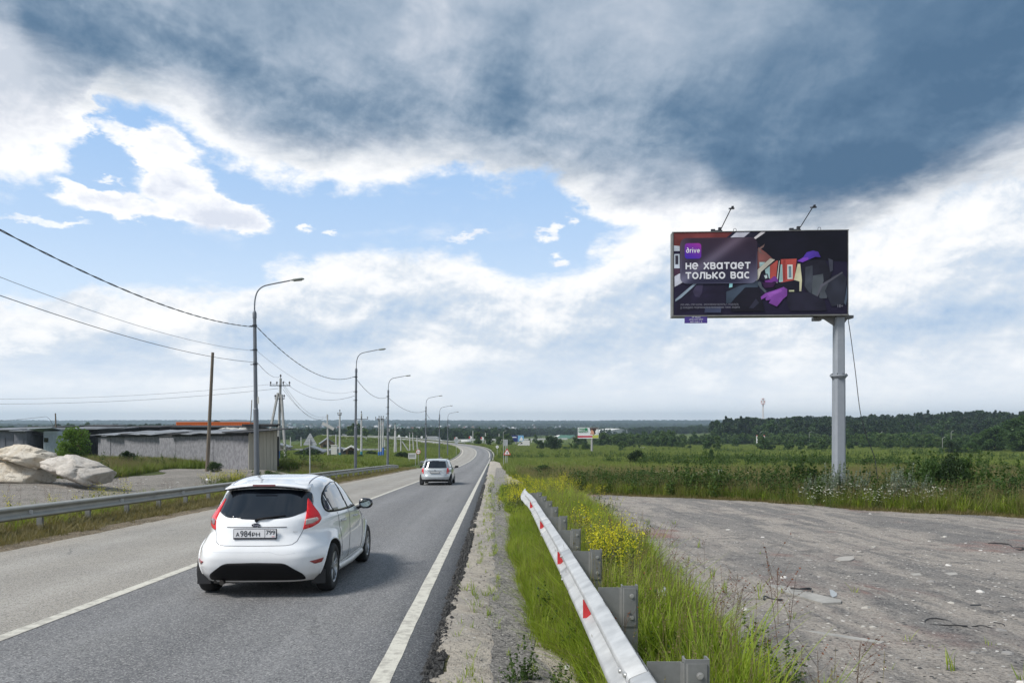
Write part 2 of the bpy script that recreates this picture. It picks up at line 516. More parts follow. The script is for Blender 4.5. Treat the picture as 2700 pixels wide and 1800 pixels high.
# ------------------------------------------------------------ ground sheet
ys = np.concatenate([np.arange(-12, 40, .5), np.arange(40, 120, 1.2), np.arange(120, 460, 3), np.geomspace(460, 5200, 90)])
u = np.linspace(-1, 1, 241)
xs = np.sinh(u * 5.6) / np.sinh(5.6) * 3600
xs = np.unique(np.concatenate([xs[np.abs(xs) > 60], np.arange(-60, 60.1, .9)]))
GX, GY = np.meshgrid(xs, ys)
GZ = H(GX.ravel(), GY.ravel())
V = np.stack([GX.ravel(), GY.ravel(), GZ], 1)
nx, ny = len(xs), len(ys)
ii = (np.arange(ny - 1)[:, None] * nx + np.arange(nx - 1)[None]).ravel()
Fq = np.stack([ii, ii + 1, ii + nx + 1, ii + nx], 1)
V_ground_min = GZ.min()
gm, n, o = newmat('meadow_ground')
P = n.n('ShaderNodeNewGeometry').outputs['Position']
a1 = n.noise(P, .045, 6, .6); a2 = n.noise(P, .35, 6, .6); a3 = n.noise(P, 4.0, 5, .7)
c = n.ramp(n.m('ADD', n.m('MULTIPLY', a1, .6), n.m('MULTIPLY', a2, .4)), [(.36, (.065, .10, .020)), (.46, (.09, .135, .028)), (.54, (.12, .155, .040)), (.62, (.15, .155, .06))])
c = n.mix(n.lin(a3, .3, .7, 0, .6), c, (.030, .044, .014, 1))
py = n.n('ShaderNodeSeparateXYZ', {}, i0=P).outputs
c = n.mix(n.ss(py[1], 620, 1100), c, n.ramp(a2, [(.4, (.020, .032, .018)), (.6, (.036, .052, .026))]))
# trodden soil close to the camera
c = n.mix(n.ss(py[1], 60, 20, 0, .75), c, n.mix(a2, (.13, .105, .065, 1), (.085, .080, .045, 1)))
b = n.n('ShaderNodeBsdfPrincipled', {}, Base_Color=c, Roughness=.95)
n.set(b, 'Specular IOR Level', .15)
bp = n.n('ShaderNodeBump', {}, Distance=.25, Height=n.m('ADD', a3, n.m('MULTIPLY', a2, 2)))
n.set(b, 'Normal', bp.outputs[0])
n.t.links.new(b.outputs[0], o.inputs[0])
tag(mesh_obj('ground', np_mesh('ground', V, Fq), gm, smooth=True), 'rolling green meadow and soil falling away to the valley', kind='structure')

# ------------------------------------------------------------ road ribbon helpers
tang = np.gradient(ROAD[:, :2], axis=0); tang /= np.linalg.norm(tang, axis=1)[:, None]
nrm = np.stack([tang[:, 1], -tang[:, 0]], 1)           # points to the right of travel
arc = np.concatenate([[0], np.cumsum(np.linalg.norm(np.diff(ROAD[:, :2], axis=0), axis=1))])
def road_at(s, off, dz=0.0):
    s = np.asarray(s, dtype=float); off = np.asarray(off, dtype=float)
    x = np.interp(s, arc, ROAD[:, 0]); y = np.interp(s, arc, ROAD[:, 1]); z = np.interp(s, arc, ROAD[:, 2])
    a = np.interp(s, arc, nrm[:, 0]); b_ = np.interp(s, arc, nrm[:, 1])
    return np.stack([x + a * off, y + b_ * off, z + dz + 0 * off], -1)
def s_of_y(y):
    return float(np.interp(y, ROAD[:150, 1], arc[:150]))
def ribbon(name, s0, s1, o0, o1, dz, mat, step=.5, nc=2, jl=0.0, jr=0.0, label=None, crown=0.0, thick=0.0):
    s = np.concatenate([np.arange(s0, min(s1, s_of_y(60)), step), np.arange(max(s0, s_of_y(60)), s1, 2.0), [s1]]) if s1 > s_of_y(60) else np.append(np.arange(s0, s1, step), s1)
    s = np.unique(s)
    tt = np.linspace(0, 1, nc)
    L = np.full(len(s), float(o0)); Rr = np.full(len(s), float(o1))
    if jl: L = L + (fbm(s * 5.3, s * 0 + o0 * 7 + 2, 5) - .5) * 2 * jl
    if jr: Rr = Rr + (fbm(s * 5.3, s * 0 + o1 * 7 + 9, 5) - .5) * 2 * jr
    off = L[:, None] * (1 - tt)[None] + Rr[:, None] * tt[None]
    Sg = np.repeat(s[:, None], nc, 1)
    P3 = road_at(Sg.ravel(), off.ravel(), dz)
    me = np_mesh(name, P3, np.stack([(i := (np.arange(len(s) - 1)[:, None] * nc + np.arange(nc - 1)[None]).ravel()), i + 1, i + nc + 1, i + nc], 1))
    uv = me.uv_layers.new(name='lane')
    li = np.zeros(len(me.loops), dtype=np.int32); me.loops.foreach_get('vertex_index', li)
    uv.data.foreach_set('uv', np.stack([off.ravel()[li], Sg.ravel()[li]], 1).astype(np.float32).ravel())
    ob = mesh_obj(name, me, mat)
    if thick:
        sd = ob.modifiers.new('thick', 'SOLIDIFY'); sd.thickness = thick; sd.offset = -1
    return tag(ob, label, kind='structure')

# asphalt
am, n, o = newmat('asphalt')
uv = n.n('ShaderNodeUVMap', {'uv_map': 'lane'}).outputs[0]
su = n.n('ShaderNodeSeparateXYZ', {}, i0=uv).outputs
P = n.n('ShaderNodeNewGeometry').outputs['Position']
left = n.ss(su[0], -.10, .02, 1, 0)
stretch = n.v('MULTIPLY', uv, (1.0, .06, 1))
s1 = n.noise(stretch, 2.2, 6, .6); s2 = n.noise(stretch, .7, 3, .5); big = n.noise(P, .5, 4, .6)
grain = n.noise(P, 55, 4, .75); vor = n.n('ShaderNodeTexVoronoi', {}, i0=P, Scale=85).outputs['Color']
vg = n.n('ShaderNodeSeparateXYZ', {}, i0=vor).outputs[0]
def track(c0, wd):
    return n.m('POWER', 2.718, n.m('MULTIPLY', n.m('POWER', n.m('DIVIDE', n.m('SUBTRACT', su[0], c0), wd), 2), -1))
tr = n.m('ADD', track(.95, .38), track(2.75, .38)); trl = n.m('ADD', track(-1.0, .42), track(-2.75, .42))
cr = n.mix(n.m('MULTIPLY', tr, .7), (.185, .185, .190, 1), (.245, .245, .248, 1))
cr = n.mix(n.ss(s1, .35, .7, 0, .5), cr, (.13, .131, .138, 1))
cl = n.mix(n.m('MULTIPLY', trl, .75), (.335, .31, .27, 1), (.41, .385, .345, 1))
cl = n.mix(n.ss(s1, .35, .7, 0, .35), cl, (.28, .258, .225, 1))
c = n.mix(left, cr, cl)
c = n.mix(n.ss(big, .35, .7, 0, .25), c, (.17, .165, .155, 1))
oil = n.m('MULTIPLY', track(1.85, .30), n.ss(n.noise(stretch, 3.1, 6, .7), .35, .7))
c = n.mix(n.m('MULTIPLY', oil, .35), c, (.09, .09, .095, 1))
fl_ = n.n('ShaderNodeTexVoronoi', {'feature': 'DISTANCE_TO_EDGE'}, i0=n.v('ADD', n.v('MULTIPLY', uv, (.5, .22, 1)), n.v('MULTIPLY', n.noise(P, 1.6, 5, .7, out=1), (.35, .35, 0))), Scale=.55).outputs[0]
c = n.mix(n.m('MULTIPLY', n.ss(fl_, .006, .001), n.ss(big, .50, .60, 0, .55)), c, (.05, .05, .052, 1))
c = n.mix(n.ss(su[0], 3.90, 4.06, 0, .25), c, (.12, .12, .12, 1))
c = n.mix(n.ss(vg, .74, .95, 0, .60), c, (.44, .43, .41, 1))
c = n.mix(n.ss(vg, .32, .05, 0, .65), c, (.035, .035, .038, 1))
c = n.mix(n.m('MULTIPLY', n.ss(n.noise(n.v('MULTIPLY', uv, (1, .5, 1)), 1.1, 5, .7), .55, .75), n.ss(su[0], -2.6, -3.9)), c, (.34, .29, .22, 1))
b = n.n('ShaderNodeBsdfPrincipled', {}, Base_Color=c, Roughness=.82)
n.set(b, 'Specular IOR Level', .35)
bp = n.n('ShaderNodeBump', {}, Distance=.006, Height=n.m('ADD', grain, n.m('MULTIPLY', vg, .6)))
n.set(b, 'Normal', bp.outputs[0])
n.t.links.new(b.outputs[0], o.inputs[0])
ribbon('road', 18.0, arc[-1], -4.05, 4.12, 0.0, am, .25, 12, .05, .05, 'two lane asphalt road running downhill and bending left', thick=.12)
# broken asphalt lip on the right
em = pmat('asphalt_edge_crumble', (.014, .014, .015), .95, col2=(.09, .088, .085), scale=34, bump=.04, bscale=45)
def edge_crumble():
    b = MB(); b.mi = 0
    rg = random.Random(5)
    s = s_of_y(2.0)
    while s < s_of_y(40):
        y = float(np.interp(s, arc, ROAD[:, 1]))
        for k in range(4):
            off = 4.115 + rg.uniform(-.045, .075)
            p = road_at(s + rg.uniform(-.03, .03), off, -.004 + rg.uniform(-.02, .018))
            r = rg.uniform(.018, .045)
            vs = [Vector((rg.uniform(.6, 1.2) * x, rg.uniform(.6, 1.2) * yy, rg.uniform(.5, 1.0) * z)) * r for x, yy, z in ((1, 0, 0), (0, 1, 0), (-1, 0, 0), (0, -1, 0), (0, 0, 1), (0, 0, -1))]
            b.add([Vector(p) + v for v in vs], [(0, 1, 4), (1, 2, 4), (2, 3, 4), (3, 0, 4), (1, 0, 5), (2, 1, 5), (3, 2, 5), (0, 3, 5)])
        s += .028 if y < 16 else .06
    tag(b.build('asphalt_crumbs', em, fixn=False), 'dark crumbled asphalt along the right edge of the road', kind='stuff')
edge_crumble()
ribbon('asphalt_edge', s_of_y(2.5), s_of_y(60), 4.07, 4.19, .004, em, .05, 3, .03, .05, 'dark crumbling rim of the asphalt')
# painted lines
lm, n, o = newmat('road_paint')
P = n.n('ShaderNodeNewGeometry').outputs['Position']
wn = n.noise(P, 9, 7, .7); wv = n.noise(P, 60, 3, .7)
c = n.mix(n.ss(wn, .44, .64, 0, .85), (.56, .54, .47, 1), (.33, .31, .27, 1))
c = n.mix(n.ss(wv, .52, .7, 0, .45), c, (.26, .25, .22, 1))
b = n.n('ShaderNodeBsdfPrincipled', {}, Base_Color=c, Roughness=.75)
n.t.links.new(b.outputs[0], o.inputs[0])
SA = s_of_y(-10)
ribbon('edge_line', SA, s_of_y(160), 3.68, 3.83, .005, lm, .3, 2, .008, .008, 'white painted edge line along the right lane')
ribbon('centre_line', SA, s_of_y(86), -.075, .075, .005, lm, .3, 2, .006, .006, 'white solid line between the two lanes')
ribbon('centre_line', s_of_y(98), arc[-1], -.1, .1, .006, lm, 1, 2, 0, 0, 'white centre line following the bend')
ribbon('edge_line', s_of_y(165), arc[-1], 3.3, 3.5, .006, lm, 1, 2, 0, 0, 'white line on the outside of the bend')
ribbon('edge_line', s_of_y(120), arc[-1], -3.75, -3.55, .006, lm, 1, 2, 0, 0, 'white line on the inside of the bend')
km = pmat('kerb_stone', (.30, .29, .27), .85, var=.25, scale=3)
ribbon('kerb', s_of_y(150), arc[-1], 4.3, 4.55, .12, km, 1, 2, 0, 0, 'grey concrete kerb round the outside of the bend', thick=.25)
ribbon('kerb', s_of_y(135), arc[-1], -4.3, -4.1, .10, km, 1, 2, 0, 0, 'grey concrete kerb round the inside of the bend', thick=.25)

# ------------------------------------------------------------ ground sheets draped on the terrain
def sheet(name, poly, mat, dz=.03, step=.8, jit=.25, label=None, kind='structure', jf=.5, hole=None):
    pts = []
    n_ = len(poly)
    for i in range(n_):
        a, b2 = np.array(poly[i], float), np.array(poly[(i + 1) % n_], float)
        L = np.linalg.norm(b2 - a); k = max(1, int(L / max(.25, step * .5)))
        d = (b2 - a) / max(L, 1e-6); nn = np.array([d[1], -d[0]])
        for j in range(k):
            p = a + (b2 - a) * j / k
            off = (fbm(p[0] * jf + 31, p[1] * jf, 5) - .5) * 2 * jit
            pts.append(p + nn * off)
    pts = np.array(pts)
    x0, y0 = pts.min(0); x1, y1 = pts.max(0)
    gx, gy = np.meshgrid(np.arange(x0, x1, step), np.arange(y0, y1, step))
    g = np.stack([gx.ravel(), gy.ravel()], 1) + RNG.uniform(-.2, .2, (gx.size, 2)) * step
    vs = [Vector(p) for p in pts] + [Vector(p) for p in g]
    k = len(pts)
    out = delaunay_2d_cdt(vs, [(i, (i + 1) % k) for i in range(k)], [], 1, 1e-4)
    V2 = np.array([(v.x, v.y) for v in out[0]])
    z = H(V2[:, 0], V2[:, 1]) + dz
    me = np_mesh(name, np.column_stack([V2, z]), np.array([f for f in out[2] if len(f) == 3]))
    bm = bmesh.new(); bm.from_mesh(me)
    for f in bm.faces:
        if f.normal.z < 0: f.normal_flip()
    bm.to_mesh(me); bm.free()
    return tag(mesh_obj(name, me, mat, smooth=True), label, kind=kind)

def gravelmat(name, base, alt, stone, dark, sc=1.0, pink=None, ruts=None, fine=.75):
    m, n, o = newmat(name)
    P = n.n('ShaderNodeNewGeometry').outputs['Position']
    Pm = P
    if ruts:
        mp = n.n('ShaderNodeMapping', {}, i0=P, i2=(0, 0, R(ruts)), i3=(1.0, .16, 1.0))
        Pm = mp.outputs[0]
    a = n.noise(Pm, .55 * sc, 7, .62, .4); b_ = n.noise(P, 2.4 * sc, 7, .65); c_ = n.noise(P, 26, 5, .75)
    a2_ = n.noise(Pm, 1.7 * sc, 8, .68, .6)
    c = n.mix(n.ss(n.m('ADD', n.m('MULTIPLY', a, .55), n.m('MULTIPLY', a2_, .45)), .45, .55), base + (1,), alt + (1,))
    c = n.mix(n.ss(n.noise(Pm, .22 * sc, 5, .6), .42, .62, 0, .45), c, tuple(min(.7, x * 1.12) for x in base) + (1,))
    c = n.mix(n.ss(b_, .50, .68, 0, .7), c, dark + (1,))
    if pink:
        c = n.mix(n.m('MULTIPLY', n.ss(n.noise(P, .33, 4, .6), .54, .68), n.ss(a2_, .4, .6)), c, pink + (1,))
    v1 = n.n('ShaderNodeTexVoronoi', {}, i0=P, Scale=48)
    r1 = n.n('ShaderNodeSeparateXYZ', {}, i0=v1.outputs['Color']).outputs[0]
    v2 = n.n('ShaderNodeTexVoronoi', {}, i0=P, Scale=17)
    r2 = n.n('ShaderNodeSeparateXYZ', {}, i0=v2.outputs['Color']).outputs[1]
    d2 = n.ss(v2.outputs['Distance'], .30, .22)
    c = n.mix(n.ss(c_, .40, .70, 0, fine), c, n.mix(1.0, c, (.34, .34, .36, 1), 'MULTIPLY'))
    c = n.mix(n.ss(r1, .80, .92, 0, fine * .8), c, stone + (1,))
    c = n.mix(n.ss(r1, .2, .08, 0, fine * .8), c, (.022, .022, .024, 1))
    c = n.mix(n.m('MULTIPLY', n.ss(r2, .90, .93), d2), c, tuple(min(.62, x * 1.5) for x in stone) + (1,))
    c = n.mix(n.m('MULTIPLY', n.ss(r2, .10, .08), d2), c, (.03, .03, .032, 1))
    b = n.n('ShaderNodeBsdfPrincipled', {}, Base_Color=c, Roughness=.93)
    n.set(b, 'Specular IOR Level', .2)
    hgt = addall_(n, [n.m('MULTIPLY', c_, .6), n.m('MULTIPLY', b_, 1.6), n.m('MULTIPLY', n.m('MULTIPLY', n.ss(r1, .5, .9), n.ss(v1.outputs['Distance'], .5, .1)), .35), n.m('MULTIPLY', a2_, 2.0)])
    bp = n.n('ShaderNodeBump', {}, Distance=.05, Height=hgt)
    n.set(b, 'Normal', bp.outputs[0])
    n.t.links.new(b.outputs[0], o.inputs[0])
    return m
def addall_(n, xs):
    o_ = xs[0]
    for x in xs[1:]:
        o_ = n.m('ADD', o_, x)
    return o_
LOT = gravelmat('lot_gravel', (.40, .360, .318), (.225, .214, .203), (.42, .40, .37), (.125, .122, .122), 1.0, fine=.50, pink=(.33, .20, .17), ruts=38)
SAND = gravelmat('shoulder_sand', (.47, .425, .36), (.38, .35, .31), (.50, .46, .40), (.33, .29, .24), 1.6, fine=.25)
GREYG = gravelmat('shoulder_grit', (.36, .34, .305), (.28, .265, .245), (.42, .40, .37), (.10, .10, .10), 2.0)
YARD = gravelmat('yard_grit', (.33, .30, .265), (.25, .23, .20), (.40, .38, .34), (.15, .14, .125), .8, ruts=80)
EARTH = gravelmat('verge_earth', (.255, .205, .14), (.20, .165, .11), (.36, .31, .24), (.14, .115, .08), 1.2)
VL = [(2.6, 35.5), (3.0, 32.6), (6.1, 29.8), (8.5, 27.8), (10.2, 25.6), (10.6, 23.6), (11.9, 22.4), (14.2, 20.4), (20, 16.4), (34, 7)]
sheet('gravel_lot', [(1.45, -6), (1.55, 8), (1.9, 20), (2.2, 30)] + VL + [(34, -6)], LOT, .03, .55, .35, 'rough grey gravel lot beside the road')
def roff(y, o_):
    return (float(cx(y)) + o_, y)
sheet('road_shoulder', [roff(-4, 4.06), roff(30, 4.06), roff(60, 4.06), roff(100, 4.06), roff(140, 4.0), roff(140, 4.9), roff(112, 6.4), roff(90, 6.6), roff(62, 6.0), roff(52, 6.0), (1.2, 46), (1.6, 40.5), (0.1, 38.6), roff(34, 5.3), roff(20, 5.35), roff(8, 5.7), roff(4, 6.0), roff(-4, 6.0)], SAND, .028, .3, .05, 'sandy shoulder with sparse weeds beside the right lane')
sheet('gravel_strip', [roff(-4, 4.62), roff(20, 4.60), roff(36, 4.5), roff(60, 4.8), roff(88, 5.0), roff(88, 5.9), roff(60, 5.7), roff(42, 5.5), roff(34, 5.12), roff(20, 5.0), roff(8, 5.02), roff(-4, 5.05)], GREYG, .036, .14, .12, 'strip of loose grey grit along the shoulder', jf=3.5)
sheet('dirt_verge', [roff(-4, -3.9), roff(30, -3.9), roff(66, -3.9), roff(66, -5.3), roff(48, -4.9), roff(30, -4.5), roff(10, -4.45), roff(-4, -4.6)][::-1], EARTH, .030, .4, .10, 'dusty earth verge along the left edge of the road')
sheet('gravel_yard', [(-12.6, 8), (-13.2, 20), (-13.4, 32), (-13.2, 36), (-14.0, 47), (-15.5, 52), (-22, 57), (-25, 52), (-19.5, 42), (-17.5, 34), (-20, 31.6), (-30, 31.0), (-44, 32), (-44, 8)], YARD, .032, .6, .5, 'stony yard ground beyond the left crash barrier')
sheet('dirt_track', [roff(64, -3.9), roff(88, -3.9), roff(84, -7), (-17, 88), (-40, 101), (-42, 93), (-20, 80), roff(71, -6)], YARD, .03, 1.2, .4, 'dirt track joining the road from the left')
# ================================================================= street furniture
def at(px, py, d):
    return Vector(((px - 1350) / F * d, d, CAMZ - (py - HOR) / F * d))
GALV = pmat('galvanised_steel', (.52, .53, .54), .48, .55, var=.10, scale=14, bump=.0006, bscale=60, stretch=(1, 1, 1))
GALVW = pmat('whitish_zinc', (.45, .46, .465), .58, .15, var=.22, scale=5, bump=.0006, bscale=90)
GALVD = pmat('dull_zinc_post', (.215, .22, .215), .62, .3, var=.16, scale=9, bump=.0008, bscale=60)
GALVO = pmat('weathered_zinc', (.36, .355, .325), .55, .25, var=.14, scale=3.5, bump=.0008, bscale=40)
GREYPOLE = pmat('grey_painted_pole', (.15, .165, .19), .5, .25, var=.12, scale=2.5)
RED = pmat('red_reflector', (.62, .012, .018), .22, coat=.6)
WHITE = pmat('white_film', (.78, .78, .78), .35)
BLACK = pmat('black_rubber', (.018, .018, .02), .6)
DARKM = pmat('dark_metal', (.04, .042, .05), .5, .4, var=.2)
BOLT = pmat('bolt_zinc', (.50, .50, .49), .4, .6)
_pu = [(-.006, .156), (.000, .156), (.006, .154), (.028, .146), (.070, .128), (.079, .123), (.083, .115), (.083, .100), (.083, .086), (.079, .078), (.070, .070), (.045, .050), (.024, .033), (.016, .026), (.012, .018), (.012, .006)]
PROF = _pu + [(a_, -b_) for a_, b_ in _pu[::-1]]
def beam_section(path, side, t=.004, lap=0.0, dent=None):
    """path: list of (x,y,z centre); side = -1: faces -x, +1: faces +x"""
    V = []; Fc = []
    k = len(PROF)
    for li, tt in enumerate((lap, lap - t)):
        for i, p in enumerate(path):
            p = Vector(p)
            q = Vector(path[min(i + 1, len(path) - 1)]) - Vector(path[max(i - 1, 0)])
            q.z = 0; q.normalize()
            nn = Vector((q.y, -q.x, 0)) * side
            for dd, zz in PROF:
                e = p + nn * (dd + tt) + Vector((0, 0, zz))
                if dent: e = dent(e, i)
                V.append(e)
    L = len(path)
    off = L * k
    for i in range(L - 1):
        for j in range(k - 1):
            a = i * k + j
            Fc.append((a, a + 1, a + k + 1, a + k)); Fc.append((a + off, a + k + off, a + k + 1 + off, a + 1 + off))
    for j in range(k - 1):
        Fc.append((j, j + off, j + 1 + off, j + 1)); a = (L - 1) * k + j
        Fc.append((a, a + 1, a + 1 + off, a + off))
    for i in range(L - 1):
        for j in (0, k - 1):
            a = i * k + j
            Fc.append((a, a + k, a + k + off, a + off))
    me = bpy.data.meshes.new('beam')
    me.from_pydata([tuple(v) for v in V], [], Fc)
    me.polygons.foreach_set('use_smooth', [True] * len(me.polygons))
    bm = bmesh.new(); bm.from_mesh(me); bmesh.ops.recalc_face_normals(bm, faces=bm.faces); bm.to_mesh(me); bm.free()
    return me
def hexbolt(r=.013, h=.010, ax='y'):
    b = MB()
    b.prism([(r * math.cos(i * PI / 3), r * math.sin(i * PI / 3)) for i in range(6)], -h, 0, ax)
    b.prism([(r * 1.35 * math.cos(i * PI / 6), r * 1.35 * math.sin(i * PI / 6)) for i in range(12)], -.002, .001, ax)
    return b
_hb = hexbolt().build('bolt', BOLT); hb_me = _hb.data; bpy.data.objects.remove(_hb)
def guardrail(name, label, Ys, xfun, zfun, side, matb, matp, refl_mat, refl_y, posts, detail=True, flare=None, group=None):
    root = empty(name, (0, 0, 0), label=label, cat='guardrail', group=group)
    for i in range(len(Ys) - 1):
        y0, y1 = Ys[i], Ys[i + 1] + (.32 if i < len(Ys) - 2 else 0)
        k = max(3, int((y1 - y0) / .5))
        path = [(xfun(y0 + (y1 - y0) * j / k), y0 + (y1 - y0) * j / k, zfun(y0 + (y1 - y0) * j / k) - .156) for j in range(k + 1)]
        me = beam_section(path, side, lap=.005 * (i % 2), dent=flare)
        mesh_obj('beam', me, matb, root)
        if detail:
            for dy in (.08, .24):
                for zz in ((.118, .09) if dy < .1 else (-.118, -.09)):
                    yb = y0 + (.08 if abs(zz) > .1 else .24)
                    b = MB()
                    b.tube([(0, 0, 0), (side * .008, 0, 0), (side * .010, 0, 0)], [.017, .015, .004], 8)
                    if i > 0:
                        o_ = b.build('bolt', BOLT, root, (xfun(yb) + side * (.083 + .006), yb, zfun(yb) - .156 + zz))
                        o_.scale = (1, 1.3, .8)
    if detail:
        pb = MB()
        pl = [(-.06, 0), (.06, 0), (.06, .055), (.052, .062), (.046, .058), (.052, .05), (.052, .006), (-.052, .006), (-.052, .05), (-.046, .058), (-.052, .062), (-.06, .055)]
        pb.prism([(a, b_) for a, b_ in pl], -1.25, 0, 'z')
        post_o = pb.build('post', matp); post_me = post_o.data; bpy.data.objects.remove(post_o)
        kb = MB()
        g = .005
        kb.prism([(.045, -.004), (-.045, -.004), (-.052, .004), (-.060, .022), (-.075, .028), (-.235, .030), (-.235, .034), (-.076, .034), (-.066, .03), (-.056, .012), (-.046, .002), (.045, .002)], -.30, -.018, 'z')
        br_o = kb.build('bracket', matp); br_me = br_o.data; bpy.data.objects.remove(br_o)
    for y in posts:
        x = xfun(y) - side * (.265 if detail else .12)
        z = zfun(y) + .012
        if detail:
            o_ = mesh_obj('post', post_me, None, root, (x, y, z))
            br = mesh_obj('bracket', br_me, None, root, (x, y - .004, z))
            for zz in (-.075, -.235):
                mesh_obj('bolt', hb_me, None, root, (x + .012, y - .008, z + zz))
        else:
            b = MB(); b.box((0, 0, -.55), (.12, .07, 1.08))
            b.box((side * .07, 0, -.17), (.10, .05, .20))
            b.build('post', matp, root, (x, y, z - .02))
    for y in refl_y:
        x = xfun(y) + side * .030; z = zfun(y) - .156
        b = MB()
        if detail:
            b.box((0, .004, 0), (.006, .012, .10)); b.mi = 1
            b.prism([(-.075, -.075), (.055, -.055), (.055, .055), (-.075, .090)][::-1], 0, .003, 'y')
            o_ = b.build('reflector', [GALVD, refl_mat], root, (x, y, z))
            o_.scale = (.80, 1, .85)
        else:
            b.mi = 0; b.box((0, 0, 0), (.015, .05, .09)); b.mi = 1
            b.prism([(-.055, -.06), (.05, -.045), (.05, .045), (-.055, .06)], -.030, -.027, 'y')
            o_ = b.build('reflector', [BLACK, refl_mat], root, (x + side * .025, y, z))
    return root
rx = lambda y: float(np.interp(y, [-2, 3, 5.3, 7.5, 11.3, 13.5, 15.9, 18, 19.6, 21.2], [.63, .62, .614, .595, .545, .525, .50, .445, .40, .35]))
rzf = lambda y: float(roadz(y)) + float(np.interp(y, [0, 12, 17, 19.5, 21.2], [.735, .735, .73, .74, .72]))
def dent(e, i):
    if e.y > 17:
        t = (e.y - 17) / 4
        e = e + Vector((.07 * math.sin(e.z * 23) * t, 0, .03 * math.sin(e.y * 4) * t))
    return e
guardrail('crash_barrier', 'near galvanised crash barrier with red reflectors and bent far end', [-.6, 3.38, 7.38, 11.38, 15.38, 18.4, 21.2], rx, rzf, -1, GALVW, GALVD, RED, [5.45, 8.1, 11.9, 16.4], [1.5, 3.53, 5.5, 7.55, 9.6, 11.6, 13.6, 15.3, 17.0, 18.6], True, dent)
lxf = lambda y: float(cx(y)) - 5.62 - (0.0 if y < 77 else (y - 77) ** 2 * .012)
lzf = lambda y: float(roadz(y)) + float(np.interp(y, [5, 16, 40, 75, 83], [.60, .60, .60, .62, .42]))
guardrail('crash_barrier', 'long weathered crash barrier with white reflectors left of the road', list(np.arange(6, 83, 8.0)) + [83], lxf, lzf, 1, GALVO, GALVD, WHITE, list(np.arange(16.3, 82, 4.0)), list(np.arange(8.9, 82, 2.0)), False)
l3x = lambda y: float(np.interp(y, ROAD[:, 1][:160], ROAD[:, 0][:160])) - 5.0 - (0 if y < 138 else (y - 138) * .12)
guardrail('crash_barrier', 'short far crash barrier beside the start of the bend', [98, 106, 114, 122, 130, 138, 147], l3x, lambda y: float(roadz(y)) + .78, 1, GALVO, GALVD, WHITE, [], list(np.arange(99, 147, 4.0)), False)

# ------------------------------------------------------------ street lamps
def make_lamp():
    r = empty('street_lamp')
    b = MB(); b.tube([(0, 0, -.6), (0, 0, 3.85)], .125, 12).tube([(0, 0, 3.85), (0, 0, 3.92)], [.125, .095], 12, caps=False); b.build('lower_pole', GREYPOLE, r)
    b = MB(); b.tube([(0, 0, 3.8), (.01, 0, 8.45)], [.10, .085], 12).tube([(0.01, 0, 8.35), (.01, 0, 8.6), (.01, 0, 8.72)], [.10, .10, .045], 12); b.build('upper_pole', GREYPOLE, r)
    pts = [(.01, 0, 8.6), (.02, 0, 9.0), (.06, 0, 9.35), (.18, 0, 9.68), (.42, 0, 9.90), (.75, 0, 10.0), (1.75, 0, 10.2)]
    b = MB(); b.tube([tuple(p) for p in catmull(pts, 4)], .034, 8); b.build('arm', GREYPOLE, r)
    b = MB()
    prof = [(1.72, .03), (1.80, .055), (1.95, .13), (2.15, .16), (2.35, .13), (2.44, .05)]
    vs = []; fs = []
    for i, (x, wd) in enumerate(prof):
        for j in range(10):
            a = 2 * PI * j / 10
            vs.append((x, wd * math.cos(a), 10.2 + .10 * (x - 1.75) + (.075 if math.sin(a) > 0 else .035) * math.sin(a) * min(1, wd / .1)))
    for i in range(len(prof) - 1):
        for j in range(10):
            fs.append((i * 10 + j, i * 10 + (j + 1) % 10, (i + 1) * 10 + (j + 1) % 10, (i + 1) * 10 + j))
    fs += [tuple(range(10)), tuple(range(50, 60))]
    b.add(vs, fs, True)
    b.build('lamp_head', pmat('lamp_shell', (.22, .24, .22), .45, var=.1), r)
    b = MB(); b.box((2.12, 0, 10.2 + .0), (.40, .20, .03), ry=R(-5)); b.build('lamp_glass', pmat('lamp_glass', (.30, .31, .30), .15), r)
    for z in (4.75 + 1.3, 7.95, 6.75):
        b = MB(); b.tube([(0.005, 0, z), (0.005, 0, z + .07)], .118, 12); b.box((-.16, 0, z + .02), (.14, .04, .035)); b.build('clamp', DARKM, r)
    return r
LAMP = make_lamp()
LAMPS = []
_lab = ['tallest street lamp standing behind the white hatchback', 'second street lamp with a cable reaching it from the tallest one', 'third street lamp, left of the round no overtaking sign',
        'street lamp directly above the roof of the silver minivan', 'fifth street lamp, just right of the one above the minivan', 'farthest and smallest street lamp at the start of the bend']
for i, (px, ly) in enumerate([(678, 740), (1037, 922), (1022, 990)][:1] + [(937, 922), (1022, 991), (1122, 1044), (1158, 1070), (1180, 1086)]):
    best = None
    for d in np.arange(25, 260, .25):
        X = (px - 1350) / F * d
        yy = HOR - (h1_(X, d) + 10.2 - CAMZ) / d * F
        e = abs(yy - ly)
        if best is None or e < best[0]:
            best = (e, d, X)
    d, X = best[1], best[2]
    o_ = LAMP if i == 0 else copy_tree(LAMP)
    o_.location = (X, d, h1_(X, d)); o_.rotation_euler = (0, R(-.9) if i == 0 else R(.4), R([4, -3, 5, 0, -4, 3][i]))
    tag(o_, _lab[i], 'street lamp', 'street lamps along the left side of the road')
    LAMPS.append(o_)
    b = MB(); b.box((.14, -.10, 4.3), (.07, .05, .34))
    if i == 0: b.build('number_plate', pmat('plate_grey', (.55, .55, .52), .6), o_)

